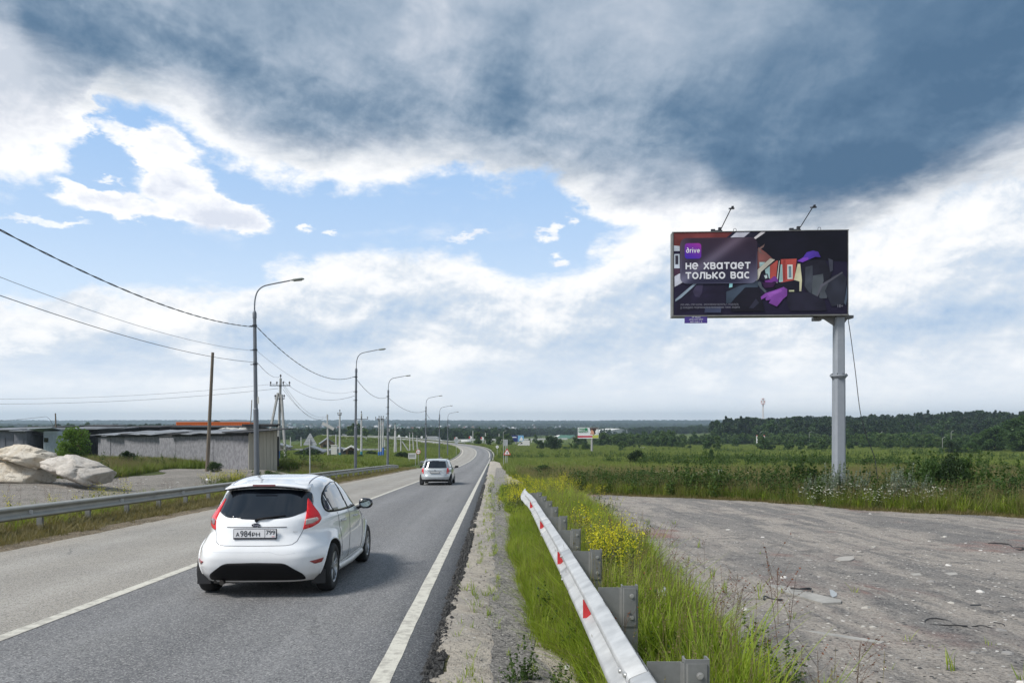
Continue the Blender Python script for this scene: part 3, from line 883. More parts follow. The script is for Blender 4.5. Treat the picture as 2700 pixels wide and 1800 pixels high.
# ------------------------------------------------------------ wires
WIRE = pmat('wire_insulation', (.06, .065, .075), .6)
WIREL = pmat('bare_wire', (.22, .24, .27), .5, .3)
def wire(pts, sag, r=.012, n=18, mat=WIRE, label=None, twist=0.0, name='overhead_wire', group=None):
    P_ = []
    for i in range(len(pts) - 1):
        a, b_ = Vector(pts[i]), Vector(pts[i + 1])
        s_ = sag[i] if isinstance(sag, (list, tuple)) else sag
        for k in range(n + (1 if i == len(pts) - 2 else 0)):
            t = k / n
            p = a.lerp(b_, t); p.z -= 4 * s_ * t * (1 - t)
            P_.append(p)
    b = MB()
    if twist:
        for ph in (0, PI):
            Q = []
            for i, p in enumerate(P_[:-1]):
                for k in range(4):
                    t = i * 4 + k
                    q = p.lerp(P_[i + 1], k / 4)
                    a = t * .9 + ph
                    Q.append(q + Vector((math.cos(a) * twist, 0, math.sin(a) * twist)))
            b.tube(Q, r, 5)
    else:
        b.tube(P_, r, 5)
    return tag(b.build(name, mat), label, 'wire', group)
def lampz(i, z):
    p = LAMPS[i].location
    return Vector((p.x, p.y, p.z + z))
d1 = LAMPS[0].location.y
w0 = Vector((-11.6, 10.5, 7.55))
def aty(px, py, i):
    return at(px, py, LAMPS[i].location.y)
L1, L2, L3, L4, L5 = [aty(678, 862, 0), aty(935, 992, 1), aty(1022, 1046, 2), aty(1121, 1083, 3), aty(1158, 1103, 4)]
wire([at(-560, 290, 11.5), L1, L2, L3, L4, L5], [.75, 1.1, .75, .8, 1.0], .012, 26, WIRE, 'thick twisted black cable hanging from lamp to lamp', twist=.014)
wire([at(-560, 500, 11.5), aty(678, 925, 0), aty(935, 1030, 1)], [.5, .9], .007, 22, WIREL, 'thinnest pale wire between the cable and the lower wire')
wire([at(-560, 570, 11.5), aty(676, 955, 0)], [.45], .010, 24, WIRE, 'lower black wire ending at the tallest street lamp')

# ------------------------------------------------------------ utility poles
CONC = pmat('concrete_pole', (.33, .33, .32), .85, var=.18, scale=2)
CONCL = pmat('pale_concrete_pole', (.50, .50, .49), .85, var=.12, scale=2)
WOOD = pmat('weathered_pole_wood', (.155, .125, .095), .85, var=.25, scale=6, stretch=(1, 1, .15), bump=.004)
BLUEP = pmat('blue_pole_paint', (.03, .14, .48), .6, var=.1)
TEALP = pmat('teal_pole_paint', (.03, .20, .26), .6, var=.1)
CERAM = pmat('insulator_glaze', (.06, .05, .05), .3)
def insul(b, x, y, z, s=1.0):
    b.tube([(x, y, z), (x, y, z + .10 * s), (x, y, z + .12 * s), (x, y, z + .20 * s), (x, y, z + .26 * s)], [.02 * s, .02 * s, .055 * s, .055 * s, .02 * s], 6)
def pole_thing(label, base, top, wdt, mat, band=None, bandh=.8, arm=None, name='utility_pole', cat='utility pole', group='utility poles left of the road', struts=(), armmat=DARKM):
    base = Vector(base); top = Vector(top)
    r = empty(name, base, label=label, cat=cat, group=group)
    t = top - base
    b = MB(); b.tube([Vector((0, 0, -.5)), t], [wdt * .5, wdt * .36], 8, smooth=False); b.build('shaft', mat, r)
    if band:
        b = MB(); b.tube([Vector((0, 0, -.05)), t * (bandh / t.length)], [wdt * .53, wdt * .52], 8, smooth=False); b.build('painted_band', band, r)
    if arm:
        for (az_, hw, ni) in arm:
            b = MB(); c_ = t * (1 - az_ / t.length)
            b.box(c_ + Vector((0, -.12, 0)), (hw * 2, .08, .09)); b.build('crossarm', armmat, r)
            for k in range(ni):
                b = MB(); xx = -hw * .92 + 2 * hw * .92 * k / max(1, ni - 1)
                insul(b, c_.x + xx, c_.y - .12, c_.z + .04, 1.5); b.build('insulator', CERAM, r)
        b = MB(); insul(b, t.x, t.y, t.z, 1.6); b.build('insulator', CERAM, r)
    for (a, c_) in struts:
        b = MB(); b.tube([Vector(a) - base, Vector(c_) - base], wdt * .42, 6, smooth=False); b.build('strut', mat, r)
    return r
def onground(px, d):
    X = (px - 1350) / F * d
    return Vector((X, d, h1_(X, d)))
D0 = 76
b0 = onground(733, D0); t0 = at(740, 997, D0)
pm = pole_thing('large concrete utility pole with crossarm and two slanting struts', b0, t0, .34, CONC, BLUEP, 1.4, [(.75, 1.05, 4), (2.1, .5, 2)],
                struts=[(onground(694, D0 - 2), at(733, 1036, D0)), (onground(754, D0 - 1.5), at(742, 1040, D0))])
def wires_from(p, q, sag, lab, r=.016, grp='wires of the utility pole line'):
    return wire([p, q], sag, r, 16, WIREL, lab, group=grp)
wires_from(at(-700, 1012, D0 + 4), at(731, 1011, D0), 1.6, 'upper of two level wires crossing the sky at far left')
wires_from(at(-700, 1025, D0 + 4), at(733, 1024, D0), 1.6, 'lower of two level wires crossing the sky at far left', .02)
wire([aty(678, 955, 0), at(738, 992, D0)], .35, .012, 14, WIRE, 'short wire from the tallest lamp up to the big utility pole')
wire([at(747, 1004, D0), aty(935, 1043, 1)], 1.0, .014, 16, WIRE, 'wire from the big utility pole to the second lamp')
for dz_, sg, lb in ((1010, 1.6, 'top'), (1016, 1.9, 'middle'), (1026, 1.5, 'bottom')):
    wire([at(746, dz_, D0), at(866, 1093 + (dz_ - 1010) * .25, 128)], sg, .016, 16, WIREL, lb + ' wire dropping right from the big utility pole to the leaning pole', group='wires of the utility pole line')
pole_thing('tall bare wooden pole in front of the long shed', onground(545, 47), at(561, 929, 47), .26, WOOD, name='wooden_pole', cat='wooden pole', group=None)
pole_thing('thin dark stick rising behind the shed, left of the tallest lamp', Vector((at(655, 1107, 88).x, 88, h1_(-31, 88))), at(664, 1054, 88), .14, WOOD, name='wooden_pole', cat='wooden pole', group=None)
pole_thing('short leaning pole on the roofs at the far left', Vector((at(152, 1128, 96).x, 96, h1_(-59, 96))), at(146, 1089, 96), .22, WOOD, name='wooden_pole', cat='wooden pole', group=None)
wire([at(-600, 1128, 96), at(120, 1098, 96), at(140, 1122, 96)], [.6, -.3], .02, 12, WIRE, 'dark wire drooping from the short leaning pole')
pA = pole_thing('leaning concrete pole carrying a white meter box', onground(866, 126), at(863, 1092, 126), .36, CONCL, None, arm=None)
b = MB(); b.box((1.0, -.1, 1.3), (1.0, .5, 2.0)); b.box((1.0, -.1, 2.35), (1.1, .6, .1)); b.build('meter_box', pmat('cream_box', (.62, .62, .58), .6), pA)
b = MB(); b.box((.0, -.2, 5.6), (2.2, .1, .5), ry=R(28)); b.build('crossarm', CONCL, pA)
pole_thing('pale pole with a teal foot, left of the second lamp', onground(896, 122), at(896, 1086, 122), .36, CONCL, TEALP, 1.1, [(.5, .3, 2)])
pole_thing('pole with small crossarm just right of the second lamp', onground(953, 120), at(953, 1090, 120), .36, CONCL, TEALP, 1.3, [(.9, 1.1, 3)])
for i, px in enumerate((999, 1004.5, 1010)):
    pole_thing(['left', 'middle', 'right'][i] + ' pole of the three blue footed poles standing together', onground(px, 128 + i), at(px + .5, 1102, 128 + i), .30, CONCL if i else CONC, BLUEP, 1.3 if i < 2 else 2.0, [(.2, 1.0, 3)] if i == 1 else [(.4, .2, 1)])
pole_thing('forked concrete pole before the grassy embankment', onground(1040, 168), at(1042, 1119, 168), .4, CONCL, None, arm=[(1.2, .9, 3)], struts=[(onground(1045, 168), at(1042.5, 1128, 168))])
for px, px2, ty, d, lb in ((1057, 1057, 1150, 190, 'lone slim pole left of the slanting brace'), (1081, 1080, 1140, 205, 'left of the paired poles before the embankment'), (1091, 1088, 1140, 207, 'right of the paired poles before the embankment'), (1101, 1099, 1149, 215, 'slim pole just behind the round no overtaking sign')):
    pole_thing(lb, onground(px, d), at(px2, ty, d), .34, CONCL, None, arm=[(.3, .3, 2)] if d > 200 else None)
bz = MB(); p0 = onground(1083, 196); bz.tube([(0, 0, 0), at(1060, 1163, 196) - p0], .15, 6); tag(bz.build('pole_brace', CONCL, loc=p0), 'slanting concrete brace leaning against the slim pole', 'brace')
for px, ty, d in ((766, 1152, 300), (794, 1152, 290), (886, 1145, 260), (914, 1152, 300), (966, 1154, 290), (961, 1160, 330), (971, 1162, 340), (1015, 1158, 260), (1247, 1135, 420), (1280, 1140, 380), (1316, 1143, 400), (1366, 1146, 420)):
    pole_thing('thin distant pole among the far poles of the valley', onground(px, d), at(px, ty, d), .5, CONCL, None, group='thin distant poles in the valley')
for px, ty, d in ((1327, 1139, 230), (2004, 1140, 330), (2134, 1140, 300), (2321, 1141, 280), (2508, 1138, 260), (2485, 1155, 230)):
    r = pole_thing({1327: 'thin lamp post between the blue billboard and the minivan', 2004: 'white post in the bushes right of the small field sign', 2134: 'thin pole in the bushes just left of the billboard column', 2321: 'thin pole in the bushes right of the billboard column', 2508: 'pale forked pole before the forest at far right', 2485: 'low pole beside the dark round bush at far right'}[px], onground(px, d), at(px, ty, d), .16, CONC, None, group=None)
    b = MB(); b.tube([(0, 0, at(px, ty, d).z - r.location.z), (.9, 0, at(px, ty, d).z - r.location.z + .5)], .04, 6); b.build('bracket_arm', CONCL, r)
for px, d in ((1996, 300), (2015, 300)):
    q = onground(px, d); q.z = at(px, 1162, d).z; b = MB(); b.box((0, 0, .6), (.42, .42, 3.0)); b.mi = 1; b.box((0, 0, 2.2), (.5, .5, .3)); tag(b.build('boundary_marker', [WHITE, pmat('marker_red', (.5, .08, .06), .6)], loc=q), {1996: 'left', 2015: 'right'}[px] + ' white marker post among the field bushes', 'marker post', 'white marker posts')

# ------------------------------------------------------------ text
def text_mesh(s, size, off=0.0, ext=.001, space=1.0, align='LEFT'):
    c_ = bpy.data.curves.new('t', 'FONT')
    c_.body = s; c_.size = size; c_.offset = off; c_.extrude = ext; c_.space_character = space; c_.align_x = align
    c_.resolution_u = 3
    o_ = bpy.data.objects.new('t', c_)
    COL.objects.link(o_)
    bpy.context.view_layer.update()
    me = bpy.data.meshes.new_from_object(o_.evaluated_get(bpy.context.evaluated_depsgraph_get()))
    bpy.data.objects.remove(o_)
    return me
def text_fit(name, s, x0, x1, z0, z1, y, mat, parent, off=0.0, space=1.0):
    """lettering stretched into a box of the x-z plane, facing -y"""
    me = text_mesh(s, 1.0, 0.0, .001, space)
    if off:
        nv = len(me.vertices); base_ = np.zeros(nv * 3, dtype=np.float32); me.vertices.foreach_get('co', base_); base_ = base_.reshape(-1, 3)
        Fb = [tuple(p_.vertices) for p_ in me.polygons]; VV = []; FF = []
        for k in range(8):
            a = k * PI / 4; q_ = base_.copy(); q_[:, 0] += math.cos(a) * off * 1.6; q_[:, 1] += math.sin(a) * off * 1.1; q_[:, 2] += k * .0004
            FF += [tuple(i + k * nv for i in f) for f in Fb]; VV.append(q_)
        me = bpy.data.meshes.new('t'); me.from_pydata([tuple(v) for v in np.vstack(VV)], [], FF)
    co_ = np.zeros(len(me.vertices) * 3, dtype=np.float32); me.vertices.foreach_get('co', co_)
    co_ = co_.reshape(-1, 3)
    mn, mx = co_.min(0), co_.max(0)
    o2 = np.zeros_like(co_)
    o2[:, 0] = x0 + (co_[:, 0] - mn[0]) / (mx[0] - mn[0]) * (x1 - x0)
    o2[:, 2] = z0 + (co_[:, 1] - mn[1]) / (mx[1] - mn[1]) * (z1 - z0)
    o2[:, 1] = y - co_[:, 2] * 1.0
    me.vertices.foreach_set('co', o2.ravel()); me.update()
    return mesh_obj(name, me, mat, parent)

# ------------------------------------------------------------ road signs
def disc(b, r, y0, y1, n=24, cx_=0, cz=0):
    b.prism([(cx_ + r * math.cos(2 * PI * i / n), cz + r * math.sin(2 * PI * i / n)) for i in range(n)], y0, y1, 'y')
SIGNW = pmat('sign_white', (.80, .80, .80), .4)
SIGNR = pmat('sign_red', (.55, .03, .03), .4)
SIGNB = pmat('sign_black', (.015, .015, .018), .5)
SIGNBACK = pmat('sign_back', (.36, .385, .40), .6, .1, var=.06)
def tri(s, r):
    """rounded upward triangle, side s, corner radius r"""
    h = s * math.sqrt(3) / 2
    cs = [(-s / 2, 0), (s / 2, 0), (0, h)]
    cen = (0, h / 3)
    out = []
    for (x, z), a0 in zip(cs, (150, 270, 30)):
        dx_, dz_ = cen[0] - x, cen[1] - z
        L = math.hypot(dx_, dz_)
        px_, pz_ = x + dx_ / L * 2 * r, z + dz_ / L * 2 * r
        for k in range(5):
            a = R(a0 + k * 30)
            out.append((px_ + r * math.cos(a), pz_ + r * math.sin(a)))
    return out
def sign_post(label, px, d, h, name='road_sign', rz=0.0, cat='road sign'):
    r = empty(name, onground(px, d), rz, label, cat)
    b = MB(); b.tube([(0, 0, -.5), (0, 0, h)], .035, 8); b.build('post', GALV, r)
    return r
d = 87
r = sign_post('red bordered triangular warning sign for bends, right of the road', 1337, d, 3.0)
zt = at(1337, 1181, d).z - r.location.z; s_ = .92; hh = s_ * .866; zb = zt - hh
b = MB(); b.prism(tri(s_, .05), -.062, -.04, 'y'); o_ = b.build('border', SIGNR, r); o_.location.z = zb
b = MB(); b.prism([(x * .70, hh / 3 + (z - hh / 3) * .70) for x, z in tri(s_, .05)], -.068, -.062, 'y'); o_ = b.build('face', SIGNW, r); o_.location.z = zb
b = MB(); b.tube([(.02, -.07, .14), (.02, -.07, .22), (-.05, -.07, .27), (.06, -.07, .34), (0.0, -.07, .42)][0:4], .028, 4)
b.prism([(-.09, .24), (.02, .22), (-.02, .34)], -.074, -.07, 'y'); b.prism([(.10, .33), (-.02, .36), (.04, .26)], -.074, -.07, 'y')
o_ = b.build('bend_symbol', SIGNB, r); o_.location.z = zb
r = sign_post('back of a second sign hidden behind the triangular bend sign', 1333, 92, 3.2)
b = MB(); b.box((0, -.03, 3.1), (.55, .03, .8)); b.build('plate', SIGNBACK, r)
b = MB(); b.tube([(-.25, -.04, 0), (-.25, -.04, 3.4)], .03, 6); b.build('post', GALV, r)
r = sign_post('big grey triangular sign seen from behind, left of the road', 698 + 2, 47, 2.62); zt = at(700, 1141, 47).z - r.location.z
r.location = onground(817, 47); zt = at(817, 1140, 47).z - r.location.z
b = MB(); b.prism([(x, z) for x, z in tri(.92, .04)], .05, .07, 'y'); o_ = b.build('back_plate', SIGNBACK, r); o_.location.z = zt - .80
b = MB(); b.box((0, .045, .25), (.6, .015, .04)); b.box((0, .045, .5), (.3, .015, .04)); o_ = b.build('rail', GALV, r); o_.location.z = zt - .80
r = sign_post('round red ringed no overtaking sign, left of the road', 1103, 110, 2.6); zc = at(1103, 1190.5, 110).z - r.location.z
b = MB(); disc(b, .35, -.06, -.04, cz=zc); b.build('border', SIGNR, r)
b = MB(); disc(b, .29, -.066, -.06, cz=zc); b.build('face', SIGNW, r)
b = MB(); [b.box((x, -.07, zc - .01), (.17, .006, .08)) for x in (-.12, .12)]; [b.box((x, -.07, zc + .045), (.10, .006, .05)) for x in (-.12, .12)]; b.build('car_symbol', SIGNB, r)
r = sign_post('round white end of restriction sign right of the bend', 1311, 170, 2.6); zc = at(1311, 1177.5, 170).z - r.location.z
b = MB(); disc(b, .33, -.06, -.04, cz=zc); b.build('face', SIGNW, r); b = MB(); disc(b, .12, -.068, -.06, cz=zc); b.build('symbol', pmat('sign_grey', (.3, .3, .3), .5), r)
r = sign_post('faint grey sign back on the inside of the bend', 1203, 185, 3.0); b = MB(); disc(b, .42, -.06, -.04, 8, cz=2.9); b.build('back_plate', SIGNBACK, r)
b = MB(); b.prism([(-.6, 3.3), (.6, 3.3), (.35, 4.2), (-.35, 4.2)], -.06, -.04, 'y'); b.build('back_plate', SIGNBACK, r)
# the framed board
r = empty('notice_board', onground(1087, 106), 0, 'white framed notice board left of the no overtaking sign', 'notice board')
zc = at(1087, 1201, 106).z - r.location.z
for sx_ in (-.45, .45):
    b = MB(); b.box((sx_ * 1.0, 0, zc / 2 - .1), (.06, .06, zc + .6)); b.build('leg', GALV, r)
b = MB(); b.box((0, -.05, zc + .30), (1.1, .06, .14)); b.box((0, -.05, zc - .38), (1.1, .06, .10)); b.box((-.52, -.05, zc), (.10, .06, .8)); b.box((.52, -.05, zc), (.10, .06, .8)); b.build('frame', WHITE, r)
b = MB(); b.box((0, -.03, zc - .05), (.94, .03, .58)); b.build('panel', pmat('board_grey', (.34, .35, .34), .6, var=.15, scale=8), r)
# chevron lights / signs on the far junction
for px, py, d, kk in ((1203, 1156, 330, 1), (1241, 1153, 360, 1), (1272, 1155, 380, 1), (1295, 1159, 360, 1), (1052, 1149, 300, 0), (1072, 1152, 300, 0), (1112, 1152, 310, 0)):
    g = onground(px, d); r = empty('road_sign', g, 0, 'small red and white sign, one of the row above the far junction' if kk else 'tiny white sign head on top of the embankment', 'road sign', 'far signs above the junction' if kk else 'far signs on the embankment')
    hz = at(px, py, d).z - g.z
    b = MB(); b.tube([(0, 0, 0), (0, 0, hz)], .08, 6); b.build('post', GALV, r)
    b = MB(); disc(b, .75 if kk else .5, -.14, -.10, 12, cz=hz); b.build('face', SIGNW, r)
    if kk:
        b = MB(); b.prism([(-.85, hz - .6), (-.15, hz - .2), (-.15, hz + .4), (-.85, hz + .6)], -.18, -.14, 'y'); b.build('chevron', SIGNR, r)
# small sign in the field
r = empty('field_sign', onground(1899, 44), 0, 'small white plate on a tilted stake in the field', 'marker sign')
zc = at(1897, 1242, 44).z - r.location.z
b = MB(); b.tube([(.12, 0, -.1), (0, 0, zc)], .014, 5); b.build('stake', GALV, r)
b = MB(); b.box((0, -.02, zc), (.26, .01, .21), ry=R(-8)); b.build('plate', SIGNW, r)
b = MB(); b.box((0.005, -.028, zc), (.07, .006, .12), ry=R(-8)); b.build('mark', SIGNB, r)
# ================================================================= big billboard
ART = [  # (colour, polygon in art units: x 140..2140 right, y 1268..298 up), drawn back to front
    ((30, 25, 48), [(140, 298), (2140, 298), (2140, 1268), (140, 1268)]),
    ((128, 60, 60), [(138, 298), (830, 298), (740, 372), (560, 500), (215, 500), (138, 470)]),
    ((40, 36, 58), [(830, 298), (1210, 298), (1060, 400), (700, 400), (740, 372)]),
    ((205, 204, 214), [(868, 299), (1030, 299), (940, 372), (785, 372)]),
    ((214, 208, 208), [(1152, 300), (1210, 304), (1070, 397), (1055, 380)]),
    ((190, 196, 206), [(140, 448), (210, 455), (210, 513), (140, 513)]),
    ((190, 198, 208), [(145, 548), (208, 548), (210, 716), (145, 716)]),
    ((52, 50, 62), [(158, 565), (193, 565), (193, 670), (158, 670)]),
    ((72, 48, 66), [(140, 720), (212, 720), (212, 775), (140, 808)]),
    ((198, 200, 210), [(148, 810), (212, 775), (248, 880), (150, 935)]),
    ((148, 164, 178), [(158, 1080), (370, 900), (408, 900), (230, 1060), (158, 1108)]),
    ((36, 30, 54), [(180, 1110), (300, 1010), (420, 905), (740, 905), (745, 1130), (160, 1250)]),
    ((58, 52, 76), [(360, 990), (400, 920), (480, 905), (470, 1000), (440, 1060), (390, 1050)]),
    ((135, 84, 80), [(1120, 480), (1200, 520), (1290, 610), (1110, 750), (1105, 560)]),
    ((150, 178, 176), [(1132, 655), (1200, 655), (1170, 690), (1135, 715)]),
    ((20, 18, 34), [(1070, 400), (1210, 300), (2138, 300), (2138, 660), (1830, 640), (1560, 618), (1380, 622), (1310, 640), (1210, 545), (1150, 500), (1130, 440)]),
    ((120, 95, 90), [(1110, 500), (1180, 455), (1195, 440), (1180, 480), (1140, 505), (1160, 545), (1220, 575), (1130, 545)]),
    ((205, 200, 184), [(1108, 745), (1255, 612), (1312, 628), (1150, 770), (1125, 850), (1085, 890), (1060, 890), (1105, 830)]),
    ((24, 22, 32), [(1312, 632), (1378, 625), (1340, 900), (1260, 900), (1160, 860), (1128, 850), (1155, 770)]),
    ((148, 178, 178), [(1195, 745), (1252, 700), (1252, 850), (1215, 840)]),
    ((176, 78, 70), [(1254, 698), (1330, 640), (1345, 640), (1322, 850), (1254, 860)]),
    ((186, 190, 184), [(1358, 640), (1368, 640), (1345, 900), (1325, 900)]),
    ((176, 76, 68), [(1378, 624), (1560, 620), (1536, 868), (1378, 900)]),
    ((150, 182, 180), [(1376, 684), (1394, 684), (1402, 886), (1356, 892)]),
    ((150, 60, 56), [(1404, 630), (1432, 630), (1432, 878), (1404, 884)]),
    ((206, 210, 204), [(1452, 688), (1512, 688), (1514, 856), (1454, 858)]),
    ((104, 128, 136), [(1466, 706), (1498, 706), (1500, 838), (1466, 840)]),
    ((18, 16, 26), [(1366, 628), (1378, 626), (1352, 905), (1340, 905)]),
    ((24, 22, 36), [(1330, 905), (1540, 868), (1600, 880), (1600, 1010), (1380, 1000), (1290, 950)]),
    ((212, 208, 172), [(1570, 680), (1600, 680), (1620, 870), (1612, 1000), (1590, 1000), (1592, 886), (1528, 866)]),
    ((182, 184, 150), [(1470, 985), (1530, 985), (1530, 1002), (1470, 1004)]),
    ((34, 33, 46), [(1620, 690), (1700, 640), (1880, 640), (1960, 780), (1870, 1100), (1700, 1050), (1640, 960)]),
    ((66, 70, 80), [(1660, 720), (1740, 700), (1745, 900), (1720, 1040), (1650, 940)]),
    ((84, 90, 96), [(1745, 820), (1860, 800), (1868, 880), (1790, 1080), (1728, 1070)]),
    ((72, 77, 84), [(1828, 960), (1920, 905), (1905, 1085), (1815, 1085)]),
    ((48, 50, 62), [(1880, 1000), (1960, 830), (2080, 790), (2130, 860), (2100, 1150), (1960, 1180)]),
    ((92, 92, 102), [(1750, 1130), (1835, 925), (2075, 778), (2088, 790), (1852, 950), (1770, 1130)]),
    ((70, 82, 98), [(2100, 1140), (2135, 920), (2138, 1080), (2120, 1170)]),
    ((64, 66, 78), [(1920, 620), (1972, 640), (1972, 760), (1940, 780)]),
    ((38, 36, 52), [(1460, 1010), (1700, 1010), (1880, 1110), (1900, 1230), (1480, 1230), (1440, 1120)]),
    ((64, 76, 92), [(748, 1000), (830, 945), (960, 905), (1085, 868), (1140, 885), (1110, 950), (970, 950), (860, 1060), (800, 1130), (748, 1130)]),
    ((30, 30, 44), [(760, 960), (900, 905), (1090, 872), (1085, 885), (900, 930), (770, 990)]),
    ((142, 196, 200), [(785, 900), (822, 900), (818, 945), (780, 950)]),
    ((26, 24, 38), [(960, 955), (1110, 950), (1150, 1010), (1190, 1230), (800, 1230), (820, 1110)]),
    ((46, 46, 62), [(1010, 1190), (1090, 1080), (1125, 1130), (1060, 1195)]),
    ((84, 92, 100), [(1108, 905), (1128, 880), (1150, 890), (1160, 940), (1215, 1000), (1195, 1015), (1140, 960)]),
    ((30, 26, 44), [(1150, 800), (1225, 792), (1240, 850), (1200, 875), (1140, 862)]),
    ((172, 186, 186), [(1184, 812), (1218, 806), (1222, 842), (1198, 850)]),
    ((108, 50, 128), [(1188, 872), (1250, 862), (1300, 820), (1328, 838), (1350, 880), (1338, 892), (1300, 884), (1270, 896), (1200, 892)]),
    ((56, 26, 66), [(1160, 890), (1270, 896), (1320, 890), (1290, 950), (1190, 960)]),
    ((132, 72, 160), [(1145, 1062), (1200, 1018), (1290, 990), (1408, 948), (1450, 975), (1448, 1050), (1400, 1090), (1370, 1130), (1330, 1176), (1236, 1132), (1262, 1096), (1205, 1104), (1200, 1080), (1220, 1058), (1152, 1094)]),
    ((148, 86, 174), [(1215, 1022), (1300, 998), (1380, 970), (1390, 1000), (1300, 1040), (1250, 1070)]),
    ((78, 52, 156), [(1562, 648), (1630, 606), (1672, 548), (1745, 528), (1805, 545), (1832, 608), (1770, 602), (1700, 632), (1625, 664)]),
    ((120, 66, 180), [(1562, 648), (1630, 612), (1690, 606), (1690, 634), (1625, 664)]),
    ((62, 68, 92), [(505, 1172), (690, 1172), (685, 1242), (495, 1242)]),
]
vm, n, o = newmat('poster_vinyl')
vc = n.n('ShaderNodeVertexColor', {'layer_name': 'ink'}).outputs[0]
pn = n.noise(n.n('ShaderNodeTexCoord').outputs['Object'], 55, 5, .7)
cc = n.mix(1.0, vc, n.mix(pn, (.62, .62, .66, 1), (1.15, 1.15, 1.15, 1)), 'MULTIPLY')
b = n.n('ShaderNodeBsdfPrincipled', {}, Base_Color=cc, Roughness=.55)
n.set(b, 'Specular IOR Level', .25)
n.t.links.new(b.outputs[0], o.inputs[0])
BW, BH = 6.04, 2.93
def arc_(cx_, cy_, rx_, ry_, a0, a1, n_=14):
    return [(cx_ + rx_ * math.cos(R(a0 + (a1 - a0) * i / n_)), cy_ + ry_ * math.sin(R(a0 + (a1 - a0) * i / n_))) for i in range(n_ + 1)]
GLY = {  # strokes in a cell one unit high; each entry: width, polylines
    'н': (.86, [[(.1, 0), (.1, 1)], [(.76, 0), (.76, 1)], [(.1, .5), (.76, .5)]]),
    'е': (.92, [[(.12, .50), (.82, .50)] + arc_(.46, .5, .37, .43, 5, 318)]),
    'х': (.92, [[(.08, 0), (.84, 1)], [(.84, 0), (.08, 1)]]),
    'в': (.84, [[(.1, .07), (.1, .93), (.50, .93)] + arc_(.50, .73, .17, .20, 90, -90, 8) + [(.1, .53)], [(.1, .07), (.54, .07)] + arc_(.54, .29, .19, .22, -90, 90, 8)]),
    'а': (.96, [arc_(.44, .5, .36, .43, 0, 360), [(.82, 0), (.82, 1)]]),
    'т': (.90, [[(.02, .93), (.88, .93)], [(.45, 0), (.45, .93)]]),
    'о': (.96, [arc_(.48, .5, .38, .43, 0, 360)]),
    'л': (.88, [[(.02, .05), (.14, .08), (.22, .3), (.26, .93), (.78, .93), (.78, 0)]]),
    'ь': (.82, [[(.1, 1), (.1, .07), (.50, .07)] + arc_(.50, .31, .21, .24, -90, 90, 8) + [(.1, .55)]]),
    'к': (.86, [[(.1, 0), (.1, 1)], [(.78, 1), (.24, .5), (.80, 0)], [(.1, .5), (.24, .5)]]),
    'с': (.86, [arc_(.47, .5, .37, .43, 48, 312)]), ' ': (.55, []),
    '\u2202': (.90, [arc_(.42, .36, .32, .30, 0, 360), [(.74, .36), (.72, .62), (.60, .86), (.42, 1.06), (.24, 1.10)]]), 'r': (.55, [[(.1, 0), (.1, .74)], [(.1, .42), (.2, .64), (.48, .70)]]), 'i': (.28, [[(.12, 0), (.12, .72)], [(.12, .90), (.12, 1.04)]]),
    'v': (.78, [[(.04, .74), (.36, .06), (.68, .74)]]), 'e': (.80, [[(.10, .37), (.70, .37)] + arc_(.40, .37, .31, .31, 5, 318)])}
def stroke_text(s_, x0, x1, z0, z1, y, mat, parent, wd=.225):
    tot = sum(GLY[c_][0] + .13 for c_ in s_) - .13
    kx, kz = (x1 - x0) / tot, (z1 - z0)
    X = 0
    for ch in s_:
        w_, pl = GLY[ch]
        b = MB(); li = 0
        for line in pl:
            P_ = [np.array((x0 + (X + px_) * kx, z0 + pz_ * kz)) for px_, pz_ in line]
            hw_ = wd * kz / 2
            Lp, Rp = [], []
            closed = np.linalg.norm(P_[0] - P_[-1]) < 1e-6
            for i in range(len(P_)):
                a_ = P_[i - 1] if i > 0 else (P_[-2] if closed else P_[i]); c2 = P_[i + 1] if i < len(P_) - 1 else (P_[1] if closed else P_[i])
                d1_ = P_[i] - a_; d2_ = c2 - P_[i]
                d1_ = d1_ / (np.linalg.norm(d1_) + 1e-9); d2_ = d2_ / (np.linalg.norm(d2_) + 1e-9)
                if np.linalg.norm(d1_) < .5: d1_ = d2_
                if np.linalg.norm(d2_) < .5: d2_ = d1_
                t_ = d1_ + d2_; t_ = t_ / (np.linalg.norm(t_) + 1e-9); n2 = np.array((-t_[1], t_[0])); k_ = hw_ / max(.45, float(n2 @ np.array((-d1_[1], d1_[0]))))
                Lp.append(P_[i] + n2 * k_); Rp.append(P_[i] - n2 * k_)
            yy_ = y - li * .0006; li += 1
            n_ = len(P_)
            vs = [(p[0], yy_, p[1]) for p in Lp] + [(p[0], yy_, p[1]) for p in Rp]
            b.add(vs, [(i, i + 1, i + 1 + n_, i + n_) for i in range(n_ - 1)])
        if pl: b.build('letter', mat, parent, fixn=False)
        X += w_ + .13
def au(x): return (x - 140) / 2000 * BW
def av(y): return (1268 - y) / 970 * BH
